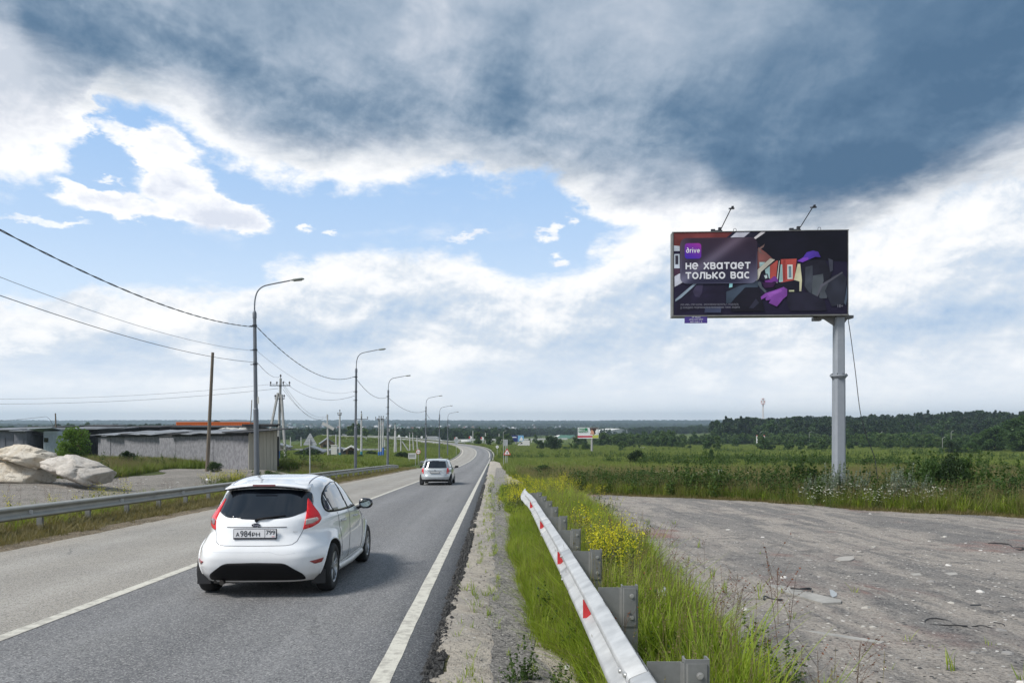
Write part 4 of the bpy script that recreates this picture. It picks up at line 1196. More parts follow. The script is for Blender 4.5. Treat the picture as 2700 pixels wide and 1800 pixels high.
def poster(parent):
    V = []; Fc = []; C_ = []
    def put(poly, colf, y, fine=None):
        b0_ = len(V)
        if fine:
            x0 = min(p[0] for p in poly); x1 = max(p[0] for p in poly); y0 = min(p[1] for p in poly); y1 = max(p[1] for p in poly)
            pts = [Vector(p) for p in poly] + [Vector((x0 + (x1 - x0) * (i + .5) / fine, y0 + (y1 - y0) * (j + .5) / fine)) for i in range(fine) for j in range(fine)]
        else:
            pts = [Vector(p) for p in poly]
        k = len(poly)
        out = delaunay_2d_cdt(pts, [(i, (i + 1) % k) for i in range(k)], [], 1, 1e-4)
        for v in out[0]:
            V.append((au(v.x), y, av(v.y))); C_.append(colf(v.x, v.y))
        for f in out[2]:
            Fc.append([b0_ + i for i in f])
    y = 0.0
    for col, poly in ART:
        c_ = srgb(*col)
        def cf(x_, y_, c_=c_, cx0=sum(p_[0] for p_ in poly) / len(poly), cy0=sum(p_[1] for p_ in poly) / len(poly), L4=len(poly) > 4):
            k = (.78 + .55 * vnoise(x_ * .013, y_ * .02)) * (1.12 - .0016 * min(260, math.hypot(x_ - cx0, y_ - cy0)) * L4)
            return tuple(float(q_ * k) for q_ in c_)
        put(poly, cf, y, 9 if len(poly) > 5 else 3)
        y -= .0006
    rr = []
    for (cx_, cy_, a0) in ((290, 440, 180), (1030, 440, 270), (1030, 825, 0), (290, 825, 90)):
        for k in range(7):
            a = R(a0 + k * 15); rr.append((cx_ + 76 * math.cos(a), cy_ + 76 * math.sin(a)))
    def pf(x_, y_):
        base = np.array([58, 42, 58.]) * (1 - (y_ - 365) / 540) + np.array([46, 46, 70.]) * ((y_ - 365) / 540)
        L_ = (y_ - 370) * .80 + (x_ - 900) * .60
        streak = math.exp(-((L_) / 62.) ** 2) * 48
        right = max(0, (x_ - 850) / 250) * max(0, (y_ - 620) / 280) * 80
        lefts = max(0, 1 - (x_ - 215) / 120) * 30
        c_ = base + streak + right + lefts
        return srgb(*[min(255, float(v)) for v in c_])
    put(rr, pf, y - .001, 22)
    lg = []
    for (cx_, cy_, a0) in ((300, 460, 180), (424, 460, 270), (424, 574, 0), (300, 574, 90)):
        for k in range(6):
            a = R(a0 + k * 18); lg.append((cx_ + 34 * math.cos(a), cy_ + 34 * math.sin(a)))
    def lf(x_, y_):
        t = (y_ - 425) / 183 * .7 + (458 - x_) / 193 * .3
        return srgb(*[float(a_ * (1 - t) + b_ * t) for a_, b_ in zip((168, 52, 160), (62, 44, 176))])
    put(lg, lf, y - .003, 8)
    me = bpy.data.meshes.new('poster')
    me.from_pydata(V, [], Fc)
    ca = me.color_attributes.new('ink', 'FLOAT_COLOR', 'POINT')
    ca.data.foreach_set('color', np.array([tuple(c_) + (1.0,) for c_ in C_], dtype=np.float32).ravel())
    bm = bmesh.new(); bm.from_mesh(me)
    for f in bm.faces:
        if f.normal.y > 0: f.normal_flip()
    bm.to_mesh(me); bm.free()
    p = mesh_obj('poster', me, vm, parent)
    TX = pmat('poster_lettering', (.72, .72, .76), .5)
    TX2 = pmat('poster_fine_print', (.22, .22, .27), .5)
    yy = y - .006
    stroke_text('не хватает', au(276), au(1028), av(732), av(656), yy, TX, p)
    stroke_text('только вас', au(274), au(1020), av(844), av(768), yy, TX, p)
    stroke_text('\u2202rive', au(282), au(442), av(538), av(484), yy, TX, p, .17)
    text_fit('lettering', '18+', au(2024), au(2085), av(1192), av(1158), yy, TX2, p)
    text_fit('lettering', 'ООО «РВБ», ОГРН 5167746..., МОСКОВСКАЯ ОБЛАСТЬ, Г. ПОДОЛЬСК,', au(216), au(892), av(1160), av(1136), yy, TX2, p)
    text_fit('lettering', 'Д. КОЛЕДИНО. ПОДРОБНОСТИ В ПРИЛОЖЕНИИ. *DRIVE - ВОДИТЬ', au(216), au(904), av(1196), av(1170), yy, TX2, p)
    return p
FRAME = pmat('billboard_frame', (.17, .17, .165), .6, .2, var=.25)
COLPAINT = pmat('column_paint', (.27, .295, .33), .55, .05, var=.07, scale=3, bump=.001)
YB = 26.2
XL = (1774 - 1350) / F * 26.45
ZB = CAMZ + (HOR - 830) / F * YB
r = empty('billboard', (11.64, 26.35, h1_(11.64, 26.35)), 0, 'large dark billboard advertising delivery work on a single grey column', 'billboard')
pn_ = empty('panel', (XL - 11.64, 26.45 - 26.35 - .15, ZB - r.location.z), R(-3.0)); pn_.parent = r
poster(pn_)
b = MB()
b.box((BW / 2, .22, BH / 2), (BW + .02, .40, BH + .02)); b.build('cabinet', pmat('billboard_cabinet', (.20, .205, .21), .7, var=.2), pn_)
b = MB(); b.box((BW / 2, .20, -.030), (BW + .10, .44, .045)); b.box((BW / 2, .20, BH + .020), (BW + .10, .44, .022)); b.box((-.030, .20, BH / 2), (.035, .44, BH + .06)); b.box((BW + .022, .20, BH / 2), (.02, .44, BH + .06)); b.build('frame', FRAME, pn_)
for x0, xt in ((au(682), au(770)), (au(1590), au(1690))):
    fl = MB(); fl.tube([(x0, .1, BH + .05), (x0 + (xt - x0) * .9, -.55, BH + .05 + .62)], .018, 6)
    fl.tube([(x0 - .28, .15, BH + .08), (x0 + .1, .15, BH + .08)], .035, 6).box((x0, .1, BH + .12), (.10, .10, .14)).box((x0 - .24, .1, BH + .09), (.14, .1, .08))
    fo = fl.build('light_arm', DARKM, pn_)
    fl = MB(); fl.box((xt - .02, -.60, BH + .66), (.15, .22, .05), rx=R(14)).box((xt + .02, -.58, BH + .72), (.07, .09, .05)); fl.build('floodlight', DARKM, fo)
for x0 in (au(862), au(1838)):
    b = MB(); b.tube([(x0 - .05, .15, BH + .05), (x0 - .05, .15, BH + .12), (x0 - .03, .15, BH + .16), (x0 + .03, .15, BH + .16), (x0 + .05, .15, BH + .12), (x0 + .05, .15, BH + .05)], .009, 6); b.build('lifting_eye', DARKM, pn_)
b = MB(); b.box((au(398), .0, av(1318)), (.80, .02, .27)); tg = b.build('name_plate', pmat('plate_purple', srgb(66, 48, 128), .5), pn_)
TXP = pmat('plate_lettering', (.6, .6, .7), .5)
text_fit('lettering', '\u24C7 Russ', au(350), au(450), av(1302), av(1282), -.014, TXP, tg, .01)
text_fit('lettering', '(495) 626-5050', au(318), au(480), av(1330), av(1312), -.014, TXP, tg, .01)
text_fit('lettering', 'МО 1620 1 А', au(332), au(470), av(1356), av(1338), -.014, TXP, tg, .01)
zf = at(2213, 990, 26.4).z - r.location.z
zt = ZB - r.location.z - .02
b = MB()
def octo(w_, z0, z1, w2=None):
    w2 = w2 or w_
    vs = []
    for z, ww in ((z0, w_), (z1, w2)):
        for (x, y) in ((-.5, -.32), (-.32, -.5), (.32, -.5), (.5, -.32), (.5, .32), (.32, .5), (-.32, .5), (-.5, .32)):
            vs.append((x * ww, y * ww, z))
    return vs, [(i, (i + 1) % 8, (i + 1) % 8 + 8, i + 8) for i in range(8)] + [tuple(range(8)), tuple(range(15, 7, -1))]
b.add(*octo(.40, -1.0, zf, .375)); b.build('lower_column', COLPAINT, r)
b = MB(); b.add(*octo(.345, zf, zt - .05, .335)); b.build('upper_column', COLPAINT, r)
b = MB(); b.tube([(0, 0, zf - .03), (0, 0, zf + .03)], .30, 16).tube([(0, 0, zf - .16), (0, 0, zf - .03)], [.19, .28], 12); b.build('flange', COLPAINT, r)
for k in range(8):
    a = k * PI / 4 + .2; b = MB(); b.tube([(.25 * math.cos(a), .25 * math.sin(a), zf - .06), (.25 * math.cos(a), .25 * math.sin(a), zf + .07)], .018, 6); b.build('flange_bolt', DARKM, r)
b = MB(); b.box((-.15, .1, zt - .03), (1.3, .35, .10)); b.prism([(-.17, zt - .35), (-.17, zt - .07), (-.60, zt - .07)], -.02, .02, 'y'); b.prism([(.17, zt - .30), (.17, zt - .07), (.34, zt - .07)], -.02, .02, 'y'); b.box((-.75, .1, zt - .10), (.28, .2, .12)); b.build('saddle', FRAME, r)
p0 = at(2236, 838, 26.2); p1 = at(2268, 1083, 26.6); p2 = at(2308, 1216, 27.5)
Q = catmull([p0, at(2245, 900, 26.3), at(2256, 985, 26.4), p1, at(2285, 1150, 27), p2, onground(2318, 27.7)], 6)
b = MB(); b.tube([tuple(q_) for q_ in Q], .014, 5); tag(b.build('hanging_cable', pmat('cable_grey', (.10, .10, .11), .6)), 'grey cable hanging from the billboard corner down into the grass', 'cable')

# ------------------------------------------------------------ two far billboards
def far_board(name_lab, x0, x1, y0, y1, d, px_pole, art, cat='billboard'):
    g = onground(px_pole, d); r = empty('billboard', g, 0, name_lab, cat)
    A, B_ = at(x0, y0, d), at(x1, y1, d)
    w_ = B_.x - A.x; h_ = A.z - B_.z
    def loc(u, v, y=0): return (A.x - g.x + u * w_, y, B_.z - g.z + v * h_)
    b = MB(); c_ = loc(.5, .5); b.box((c_[0], .2, c_[2]), (w_, .3, h_)); b.build('panel', FRAME, r)
    for k, (col, poly) in enumerate(art):
        b = MB(); b.prism([(loc(u, v)[0], loc(u, v)[2]) for u, v in poly], -.02 - .012 * k, -.015 - .012 * k + .003, 'y')
        b.build('poster', pmat('ad_%d_%d_%d' % col, srgb(*col), .5), r)
    b = MB(); b.tube([(0, .25, -.5), (0, .25, B_.z - g.z)], .32, 10); b.build('column', CONC, r)
    return r, loc
r, loc = far_board('white billboard with green letters and a photo of people', 1523, 1579, 1126, 1156, 202, 1561, [
    ((232, 234, 236), [(.01, .02), (.99, .02), (.99, .98), (.01, .98)]), ((196, 40, 66), [(.0, .10), (.78, .12), (.78, .26), (.0, .26)]), ((190, 196, 90), [(.70, .05), (.98, .05), (.98, .35), (.70, .30)]),
    ((60, 38, 34), [(.56, .96), (.62, .62), (.74, .30), (.86, .50), (.98, .90), (.98, .97)]), ((214, 160, 132), [(.58, .40), (.66, .82), (.76, .62), (.78, .34)]), ((236, 238, 236), [(.82, .60), (.92, .92), (.97, .60), (.90, .40)]), ((28, 130, 80), [(.34, .72), (.46, .72), (.46, .94), (.34, .94)])])
text_fit('lettering', 'СУШИ МАРКЕТ'[:4], loc(.04, 0)[0], loc(.33, 0)[0], loc(0, .76)[2], loc(0, .93)[2], -.13, pmat('ad_green', srgb(28, 130, 80), .5), r, .03)
text_fit('lettering', 'СУШИ МАРКЕТ'[5:], loc(.04, 0)[0], loc(.50, 0)[0], loc(0, .56)[2], loc(0, .70)[2], -.13, pmat('ad_green', srgb(28, 130, 80), .5), r, .03)
far_board('small blue billboard with a pale figure panel left of the van', 1349, 1381, 1147, 1164, 330, 1361, [((28, 40, 110), [(.01, .02), (.5, .02), (.5, .98), (.01, .98)]), ((120, 175, 215), [(.52, .05), (.99, .05), (.99, .98), (.52, .98)]), ((235, 238, 240), [(.06, .62), (.40, .62), (.40, .76), (.06, .76)]), ((236, 232, 226), [(.60, .15), (.80, .80), (.95, .30), (.80, .10)])])
# telecom mast
g = onground(2012, 900); r = empty('telecom_mast', g, 0, 'red and white telecom mast rising above the forest', 'mast')
zt = at(2012, 1049, 900).z - g.z
mr = [pmat('mast_white', (.68, .64, .62), .6), pmat('mast_red', (.55, .22, .18), .6)]
b = MB()
for k in range(4):
    a = k * PI / 2 + PI / 4
    b.tube([(1.6 * math.cos(a), 1.6 * math.sin(a), 0), (.7 * math.cos(a), .7 * math.sin(a), zt - 6), (.7 * math.cos(a), .7 * math.sin(a), zt)], .22, 4)
for k in range(16):
    z0 = zt * k / 16; z1 = zt * (k + 1) / 16; rr0 = 1.6 - .9 * k / 16; rr1 = 1.6 - .9 * (k + 1) / 16; s_ = 1 if k % 2 else -1
    b.tube([(s_ * rr0 * .7, -rr0 * .7, z0), (-s_ * rr1 * .7, -rr1 * .7, z1)], .14, 4)
b.build('lattice', mr[0], r)
b = MB(); b.tube([(0, 0, zt - 7.5), (0, 0, zt - 7)], 2.6, 10).tube([(0, 0, zt - 1.2), (0, 0, zt - .8)], 2.2, 10); b.build('platform', mr[1], r)
for k in range(6):
    a = k * PI / 3; b = MB(); b.box((2.3 * math.cos(a), 2.3 * math.sin(a), zt - 4.5), (.6, .6, 3.4)); b.build('antenna', mr[k % 2], r)
# ================================================================= cars
def carpaint(name, col, rough=.28, metal=0.0, dust=(.30, .27, .22)):
    m, n, o = newmat(name)
    P = n.n('ShaderNodeTexCoord').outputs['Object']
    z = n.n('ShaderNodeSeparateXYZ', {}, i0=P).outputs[2]
    a = n.noise(P, 3.5, 6, .65)
    dz_ = n.m('ADD', z, n.m('MULTIPLY', n.m('SUBTRACT', a, .5), .30))
    f = n.ss(dz_, .42, .16, 0, .55)                # road dirt thrown up on the sills
    c = n.mix(f, tuple(col) + (1,), dust + (1,))
    c = n.mix(n.ss(a, .4, .7, 0, .06), c, dust + (1,))
    b = n.n('ShaderNodeBsdfPrincipled', {}, Base_Color=c, Metallic=metal)
    n.set(b, 'Roughness', n.lin(f, 0, .75, rough, .8))
    n.set(b, 'Coat Weight', n.lin(f, 0, .75, 1.0, .1)); n.set(b, 'Coat Roughness', .05)
    n.t.links.new(b.outputs[0], o.inputs[0])
    return m
GLASS = pmat('tinted_glass', (.006, .008, .012), .05, spec=.9)
SGLASS = pmat('side_glass', (.05, .06, .065), .03, coat=1.0, spec=1.0)
TRIM = pmat('black_plastic', (.006, .006, .007), .6, var=.3, scale=30, spec=.2)
TYRE = pmat('tyre', (.02, .02, .021), .85, var=.25, scale=12)
ALLOY = pmat('alloy', (.42, .43, .45), .3, .8)
LAMPR = pmat('tail_lamp_red', (.62, .004, .008), .25, coat=.25)
LAMPC = pmat('tail_lamp_clear', (.45, .38, .34), .15, coat=1.0)
LAMPD = pmat('tail_lamp_smoke', (.14, .008, .012), .15, coat=1.0)
SEAM = pmat('panel_gap', (.10, .10, .11), .6)
UNDER = pmat('underbody', (.012, .012, .012), .9)

class Body:
    """car shell lofted from horizontal plan outlines; x right, y forward (tail at 0), z up"""
    def __init__(s, Z, RY, FY, HW, NR, NF, W=None, nz=70, na=120, flares=()):
        zz = np.linspace(Z[0], Z[-1], nz)
        zz = Z[0] + (Z[-1] - Z[0]) * (1 - (1 - np.linspace(0, 1, nz)) ** 1.25)
        f = lambda K: np.interp(zz, Z, K)
        ry, fy, hw, nr, nf = f(RY), f(FY), f(HW), f(NR), f(NF)
        k = np.array([.25, .5, .25])
        def sm(a, it=2):
            for _ in range(it):
                a = np.convolve(np.pad(a, 1, 'edge'), k, 'valid')
            return a
        ry, fy, hw, nr, nf = map(sm, (ry, fy, hw, nr, nf))
        V = []
        for i in range(nz):
            ym = (ry[i] + fy[i]) / 2
            for j in range(na):
                a = 2 * PI * j / na - PI / 2          # starts at the tail
                c_, s_ = math.cos(a), math.sin(a)
                e = nr[i] if s_ < 0 else nf[i]
                x = hw[i] * math.copysign(abs(c_) ** (2 / e), c_)
                hy = (fy[i] - ry[i]) / 2
                y = ym + hy * math.copysign(abs(s_) ** (2 / e), s_)
                t = (y - ry[i]) / max(1e-6, fy[i] - ry[i])
                x *= 1 - .03 * abs(2 * t - 1) ** 2
                for (fyc, fz, fr, am) in flares:
                    d = math.hypot(y - fyc, zz[i] - fz)
                    x += math.copysign(am * math.exp(-((d - fr) / .11) ** 2), x) * (abs(c_) > .02)
                V.append((x, y, zz[i]))
        Fc = [(i * na + j, i * na + (j + 1) % na, (i + 1) * na + (j + 1) % na, (i + 1) * na + j) for i in range(nz - 1) for j in range(na)]
        cb = len(V); V.append((0, (ry[0] + fy[0]) / 2, zz[0])); V.append((0, (ry[-1] + fy[-1]) / 2, zz[-1] + .006))
        for j in range(na):
            Fc.append((cb, (j + 1) % na, j)); Fc.append((cb + 1, (nz - 1) * na + j, (nz - 1) * na + (j + 1) % na))
        s.V, s.F = V, Fc
        s.bvh = BVHTree.FromPolygons([Vector(v) for v in V], Fc)
    def mesh(s, name, mat, parent, wheels=(), wr=.34, wd=.24, liner=None):
        me = bpy.data.meshes.new(name); me.from_pydata(s.V, [], s.F)
        o_ = mesh_obj(name, me, [mat, liner or UNDER], parent, smooth=True)
        cuts = []
        for (x, y, z) in wheels:
            b = MB(); b.mi = 0
            sg = 1 if x > 0 else -1
            b.tube([(sg * .52, y, z), (sg * 1.2, y, z)], wr, 40)
            c_ = b.build('cut', [UNDER])
            cuts.append(c_)
            md = o_.modifiers.new('arch', 'BOOLEAN'); md.operation = 'DIFFERENCE'; md.object = c_; md.solver = 'EXACT'
            try: md.material_mode = 'TRANSFER'
            except Exception: pass
        if cuts:
            bpy.context.view_layer.update()
            m2 = bpy.data.meshes.new_from_object(o_.evaluated_get(bpy.context.evaluated_depsgraph_get()))
            o_.modifiers.clear(); o_.data = m2
            m2.name = name
            for c_ in cuts: bpy.data.objects.remove(c_)
        return o_
    def hit(s, axis, a, b_):
        if axis == 'rear': org, d = Vector((a, -1, b_)), Vector((0, 1, 0))
        elif axis == 'right': org, d = Vector((2, a, b_)), Vector((-1, 0, 0))
        elif axis == 'left': org, d = Vector((-2, a, b_)), Vector((1, 0, 0))
        elif axis == 'top': org, d = Vector((a, b_, 3)), Vector((0, 0, -1))
        elif axis == 'front': org, d = Vector((a, 9, b_)), Vector((0, -1, 0))
        elif axis == 'rr':   # from behind at an angle, a = lateral coordinate in the turned frame
            d = Vector((-math.sin(R(50)), math.cos(R(50)), 0)); org = Vector((math.cos(R(50)), math.sin(R(50)), 0)) * a + Vector((0, 0, b_)) - d * 4
        elif axis == 'rl':
            d = Vector((math.sin(R(50)), math.cos(R(50)), 0)); org = Vector((-math.cos(R(50)), math.sin(R(50)), 0)) * a + Vector((0, 0, b_)) - d * 4
        p, nn, _, _ = s.bvh.ray_cast(org, d)
        return p, nn
    def patch(s, name, axis, poly, mat, parent, off=.004, step=.03, thick=.012, rnd=0, lift=None):
        P_ = poly
        if rnd:
            Q = []
            for i in range(len(P_)):
                a, b_, c_ = (np.array(P_[(i + k) % len(P_)], float) for k in (-1, 0, 1))
                l1 = min(rnd, np.linalg.norm(a - b_) * .45); l2 = min(rnd, np.linalg.norm(c_ - b_) * .45)
                p0_ = b_ + (a - b_) / np.linalg.norm(a - b_) * l1; p1_ = b_ + (c_ - b_) / np.linalg.norm(c_ - b_) * l2
                for t in np.linspace(0, 1, 5):
                    Q.append(tuple((1 - t) ** 2 * p0_ + 2 * t * (1 - t) * b_ + t * t * p1_))
            P_ = Q
        pts = []
        for i in range(len(P_)):
            a, b_ = np.array(P_[i], float), np.array(P_[(i + 1) % len(P_)], float)
            k = max(1, int(np.linalg.norm(b_ - a) / step))
            pts += [tuple(a + (b_ - a) * j / k) for j in range(k)]
        arr = np.array(pts); x0, y0 = arr.min(0); x1, y1 = arr.max(0)
        gx, gy = np.meshgrid(np.arange(x0 + step / 2, x1, step), np.arange(y0 + step / 2, y1, step))
        vs = [Vector(p) for p in pts] + [Vector((float(a), float(b_))) for a, b_ in zip(gx.ravel(), gy.ravel())]
        k = len(pts)
        out = delaunay_2d_cdt(vs, [(i, (i + 1) % k) for i in range(k)], [], 1, 1e-4)
        V = []; N_ = []
        ok = []
        for v in out[0]:
            p, nn = s.hit(axis, v.x, v.y)
            if p is None:
                V.append(None); N_.append(None)
            else:
                V.append(p); N_.append(nn)
        Fc = [f for f in out[2] if all(V[i] is not None for i in f)]
        used = sorted({i for f in Fc for i in f}); mp = {i: k_ for k_, i in enumerate(used)}
        bm = bmesh.new()
        bv = [bm.verts.new(V[i] + N_[i] * off) for i in used]
        for f in Fc:
            try: bm.faces.new([bv[mp[i]] for i in f])
            except ValueError: pass
        bm.normal_update()
        ref = {'rear': Vector((0, -1, 0)), 'right': Vector((1, 0, 0)), 'left': Vector((-1, 0, 0)), 'top': Vector((0, 0, 1)), 'front': Vector((0, 1, 0)), 'rr': Vector((.77, -.64, 0)), 'rl': Vector((-.77, -.64, 0))}[axis]
        for f in bm.faces:
            if f.normal.dot(ref) < 0: f.normal_flip()
        me = bpy.data.meshes.new(name); bm.to_mesh(me); bm.free()
        o_ = mesh_obj(name, me, mat, parent, smooth=True)
        if thick:
            sd = o_.modifiers.new('thick', 'SOLIDIFY'); sd.thickness = thick; sd.offset = -1
        return o_
    def seam(s, name, axis, line, parent, r=.0035, mat=None, off=0.0, step=.02):
        P_ = []
        for i in range(len(line) - 1):
            a, b_ = np.array(line[i], float), np.array(line[i + 1], float)
            k = max(1, int(np.linalg.norm(b_ - a) / step))
            for j in range(k + (1 if i == len(line) - 2 else 0)):
                q_ = a + (b_ - a) * j / k
                p, nn = s.hit(axis, float(q_[0]), float(q_[1]))
                if p is not None: P_.append(p + nn * off)
        b = MB(); b.tube(P_, r, 4)
        return b.build(name, mat or SEAM, parent)
def wheel(parent, x, y, r, wd, spokes=5, hub=None):
    sg = 1 if x > 0 else -1
    b = MB()
    prof = [(r * .66, -.5), (r * .90, -.5), (r * .97, -.42), (r, -.28), (r, .28), (r * .97, .42), (r * .90, .5), (r * .66, .5)]
    n_ = 36; vs = []
    for (rr, t) in prof:
        for j in range(n_):
            a = 2 * PI * j / n_
            vs.append((x + sg * t * wd, y + rr * math.cos(a), r + rr * math.sin(a)))
    fs = [(i * n_ + j, i * n_ + (j + 1) % n_, ((i + 1) % 8) * n_ + (j + 1) % n_, ((i + 1) % 8) * n_ + j) for i in range(8) for j in range(n_)]
    b.add(vs, fs, True)
    w_ = empty('wheel', (0, 0, 0)); w_.parent = parent
    b.build('tyre', TYRE, w_)
    b = MB(); xo = x + sg * wd * .36
    b.tube([(x - sg * wd * .3, y, r), (xo - sg * .05, y, r)], r * .64, 32); b.build('brake_drum', DARKM, w_)
    b = MB()
    for i in range(32):
        a0, a1 = 2 * PI * i / 32, 2 * PI * (i + 1) / 32
        q = []
        for a in (a0, a1):
            for rr, xx in ((r * .67, xo + sg * .02), (r * .61, xo + sg * .02), (r * .59, xo - sg * .03)):
                q.append((xx, y + rr * math.cos(a), r + rr * math.sin(a)))
        b.add(q, [(0, 1, 4, 3), (1, 2, 5, 4)], True)
    for k in range(spokes * 2):
        a = 2 * PI * (k // 2) / spokes + (.17 if k % 2 else -.17) + .3
        ca, sa = math.cos(a), math.sin(a)
        p0_, p1_ = (xo - sg * .008, y + r * .10 * ca, r + r * .10 * sa), (xo + sg * .006, y + r * .64 * ca, r + r * .64 * sa)
        b.tube([p0_, p1_], [r * .055, r * .04], 5)
    b.tube([(xo - sg * .02, y, r), (xo + sg * .012, y, r)], r * .15, 12)
    b.build('rim', ALLOY, w_)
    return w_
def place_car(root, xc, yb):
    z0_, z1_ = float(roadz(yb + .6)), float(roadz(yb + 3.1))
    root.location = (xc, yb, z0_ + (z0_ - z1_) / 2.5 * .6)
    root.rotation_euler = (math.atan2(z1_ - z0_, 2.5), 0, R(1.5))

# ---------------- white five door hatchback
PW = carpaint('white_paint', (.86, .87, .885), .22)
car = empty('hatchback_car', label='white five door hatchback with bright red tail lamps driving away', cat='car')
Z_ = [.20, .28, .40, .50, .60, .66, .78, .88, .96, 1.04, 1.12, 1.20, 1.28, 1.34, 1.39, 1.43, 1.46, 1.478]
RY = [.14, .07, .02, .00, .005, .03, .055, .07, .10, .17, .25, .33, .41, .45, .50, .64, .92, 1.35]
FY = [3.80, 3.90, 3.95, 3.95, 3.93, 3.91, 3.80, 3.45, 3.05, 2.84, 2.72, 2.58, 2.42, 2.28, 2.12, 1.95, 1.75, 1.55]
HW = [.76, .815, .845, .855, .86, .862, .858, .85, .835, .795, .76, .722, .682, .65, .615, .57, .49, .34]
NRr = [5.5, 6.0, 6.0, 5.8, 5.2, 4.4, 3.4, 3.3, 3.2, 3.1, 3.1, 3.2, 3.4, 3.5, 3.2, 2.6, 2.4, 2.2]
NFf = [4, 4, 3.8, 3.6, 3.4, 3.2, 3.0, 3.0, 3.2, 3.2, 3.2, 3.2, 3.2, 3.0, 2.8, 2.5, 2.4, 2.2]
WR = .305; YR, YF = .66, 3.14
BD = Body(Z_, RY, FY, HW, NRr, NFf, nz=84, na=168, flares=((YR, .31, .33, .030), (YF, .31, .33, .028)))
BD.mesh('body', PW, car, [(s_ * .8, yy, .325) for s_ in (-1, 1) for yy in (YR, YF)], .345)
for s_ in (-1, 1):
    for yy in (YR, YF):
        wheel(car, s_ * .755, yy, WR, .195, 5)
BD.patch('rear_window', 'rear', [(-.40, .985), (-.20, .968), (0, .963), (.20, .968), (.40, .985), (.545, 1.04), (.60, 1.10), (.585, 1.20), (.545, 1.285), (.30, 1.315), (0, 1.325), (-.30, 1.315), (-.545, 1.285), (-.585, 1.20), (-.60, 1.10), (-.545, 1.04)], GLASS, car, .004, .03, rnd=.05)
# spoiler lip above the glass
sp = MB()
for t in np.linspace(-1, 1, 21):
    pass
SV = []; nsp = 25
for i in range(nsp):
    t = -1 + 2 * i / (nsp - 1)
    x = t * .545
    yb_ = .40 + .10 * abs(t) ** 2.4; zt_ = 1.385 - .055 * abs(t) ** 2.2
    SV += [(x, yb_, zt_ - .028), (x, yb_ - .010, zt_ - .012), (x, yb_ + .01, zt_ + .002), (x * .98, yb_ + .26, zt_ + .058), (x * .98, yb_ + .24, zt_ - .05)]
SF = [(i * 5 + j, i * 5 + (j + 1) % 5, (i + 1) * 5 + (j + 1) % 5, (i + 1) * 5 + j) for i in range(nsp - 1) for j in range(5)] + [(0, 1, 2, 3, 4), tuple(range((nsp - 1) * 5 + 4, (nsp - 1) * 5 - 1, -1))]
sp.add(SV, SF, True); sp.build('spoiler', PW, car)
b = MB(); b.box((0, .362, 1.372), (.29, .012, .022)); b.build('brake_light', LAMPD, car)
b = MB(); [b.box((x, .425 + .06 * abs(x / .5) ** 2, 1.350 - .04 * abs(x / .5) ** 2), (.055, .10, .012)) for x in np.linspace(-.5, .5, 21)]; b.build('spoiler_underside', TRIM, car)
# tail lamps: projected at an angle so that they wrap round the corner
for ax, mt_, sg in (('rr', LAMPR, 1), ('rl', LAMPR, -1)):
    poly = [(.505, .83), (.64, .852), (.77, .895), (.825, .94), (.81, 1.01), (.765, 1.09), (.725, 1.195), (.712, 1.20), (.645, 1.08), (.555, .95)]
    lo = BD.patch('tail_lamp', ax, poly, LAMPR, car, .010, .03, .02, rnd=.02)
    lo['label'] = 'red tail lamp wrapping round the ' + ('right' if sg > 0 else 'left') + ' corner'
    BD.patch('clear_lens', ax, [(.54, .885), (.66, .90), (.76, .935), (.74, .965), (.56, .95)], LAMPC if sg > 0 else LAMPD, lo, .014, .03, .006, rnd=.012)
BD.seam('tailgate_gap', 'rear', [(-.60, .93), (-.545, .82), (-.50, .70), (-.45, .665), (-.38, .655), (0, .652), (.38, .655), (.45, .665), (.50, .70), (.545, .82), (.60, .93)], car, .004)
BD.seam('bumper_gap', 'rear', [(-.52, .578), (-.2, .576), (.2, .576), (.28, .55), (.36, .545), (.5, .565)], car, .0015, pmat('faint_gap', (.42, .42, .44), .6), off=-.0005)
BD.seam('plate_recess_line', 'rear', [(-.37, .872), (.37, .872)], car, .006, SEAM)
b = MB(); pr_, _n = BD.hit('rear', 0, .90)
b.prism([(.052 * math.cos(a), .022 * math.sin(a)) for a in np.linspace(0, 2 * PI, 20, endpoint=False)], -.008, .006, 'y'); b.build('badge', pmat('badge_blue', (.01, .015, .05), .2, coat=1), car, (0, pr_.y - .004, .90))
b = MB(); [b.tube([(.053 * math.cos(a), -.010, .023 * math.sin(a)), (.053 * math.cos(a + .33), -.010, .023 * math.sin(a + .33))], .0022, 4) for a in np.arange(0, 2 * PI, .31)]; b.build('badge_ring', ALLOY, car, (0, pr_.y - .004, .90))
text_fit('badge_lettering', 'Ford', -.03, .03, .892, .908, pr_.y - .013, pmat('badge_script', (.5, .5, .55), .3), car)
text_fit('model_lettering', 'Fiesta', .39, .50, .805, .826, BD.hit('rear', .45, .81)[0].y - .004, pmat('chrome_lettering', (.48, .49, .52), .3, .5), car)
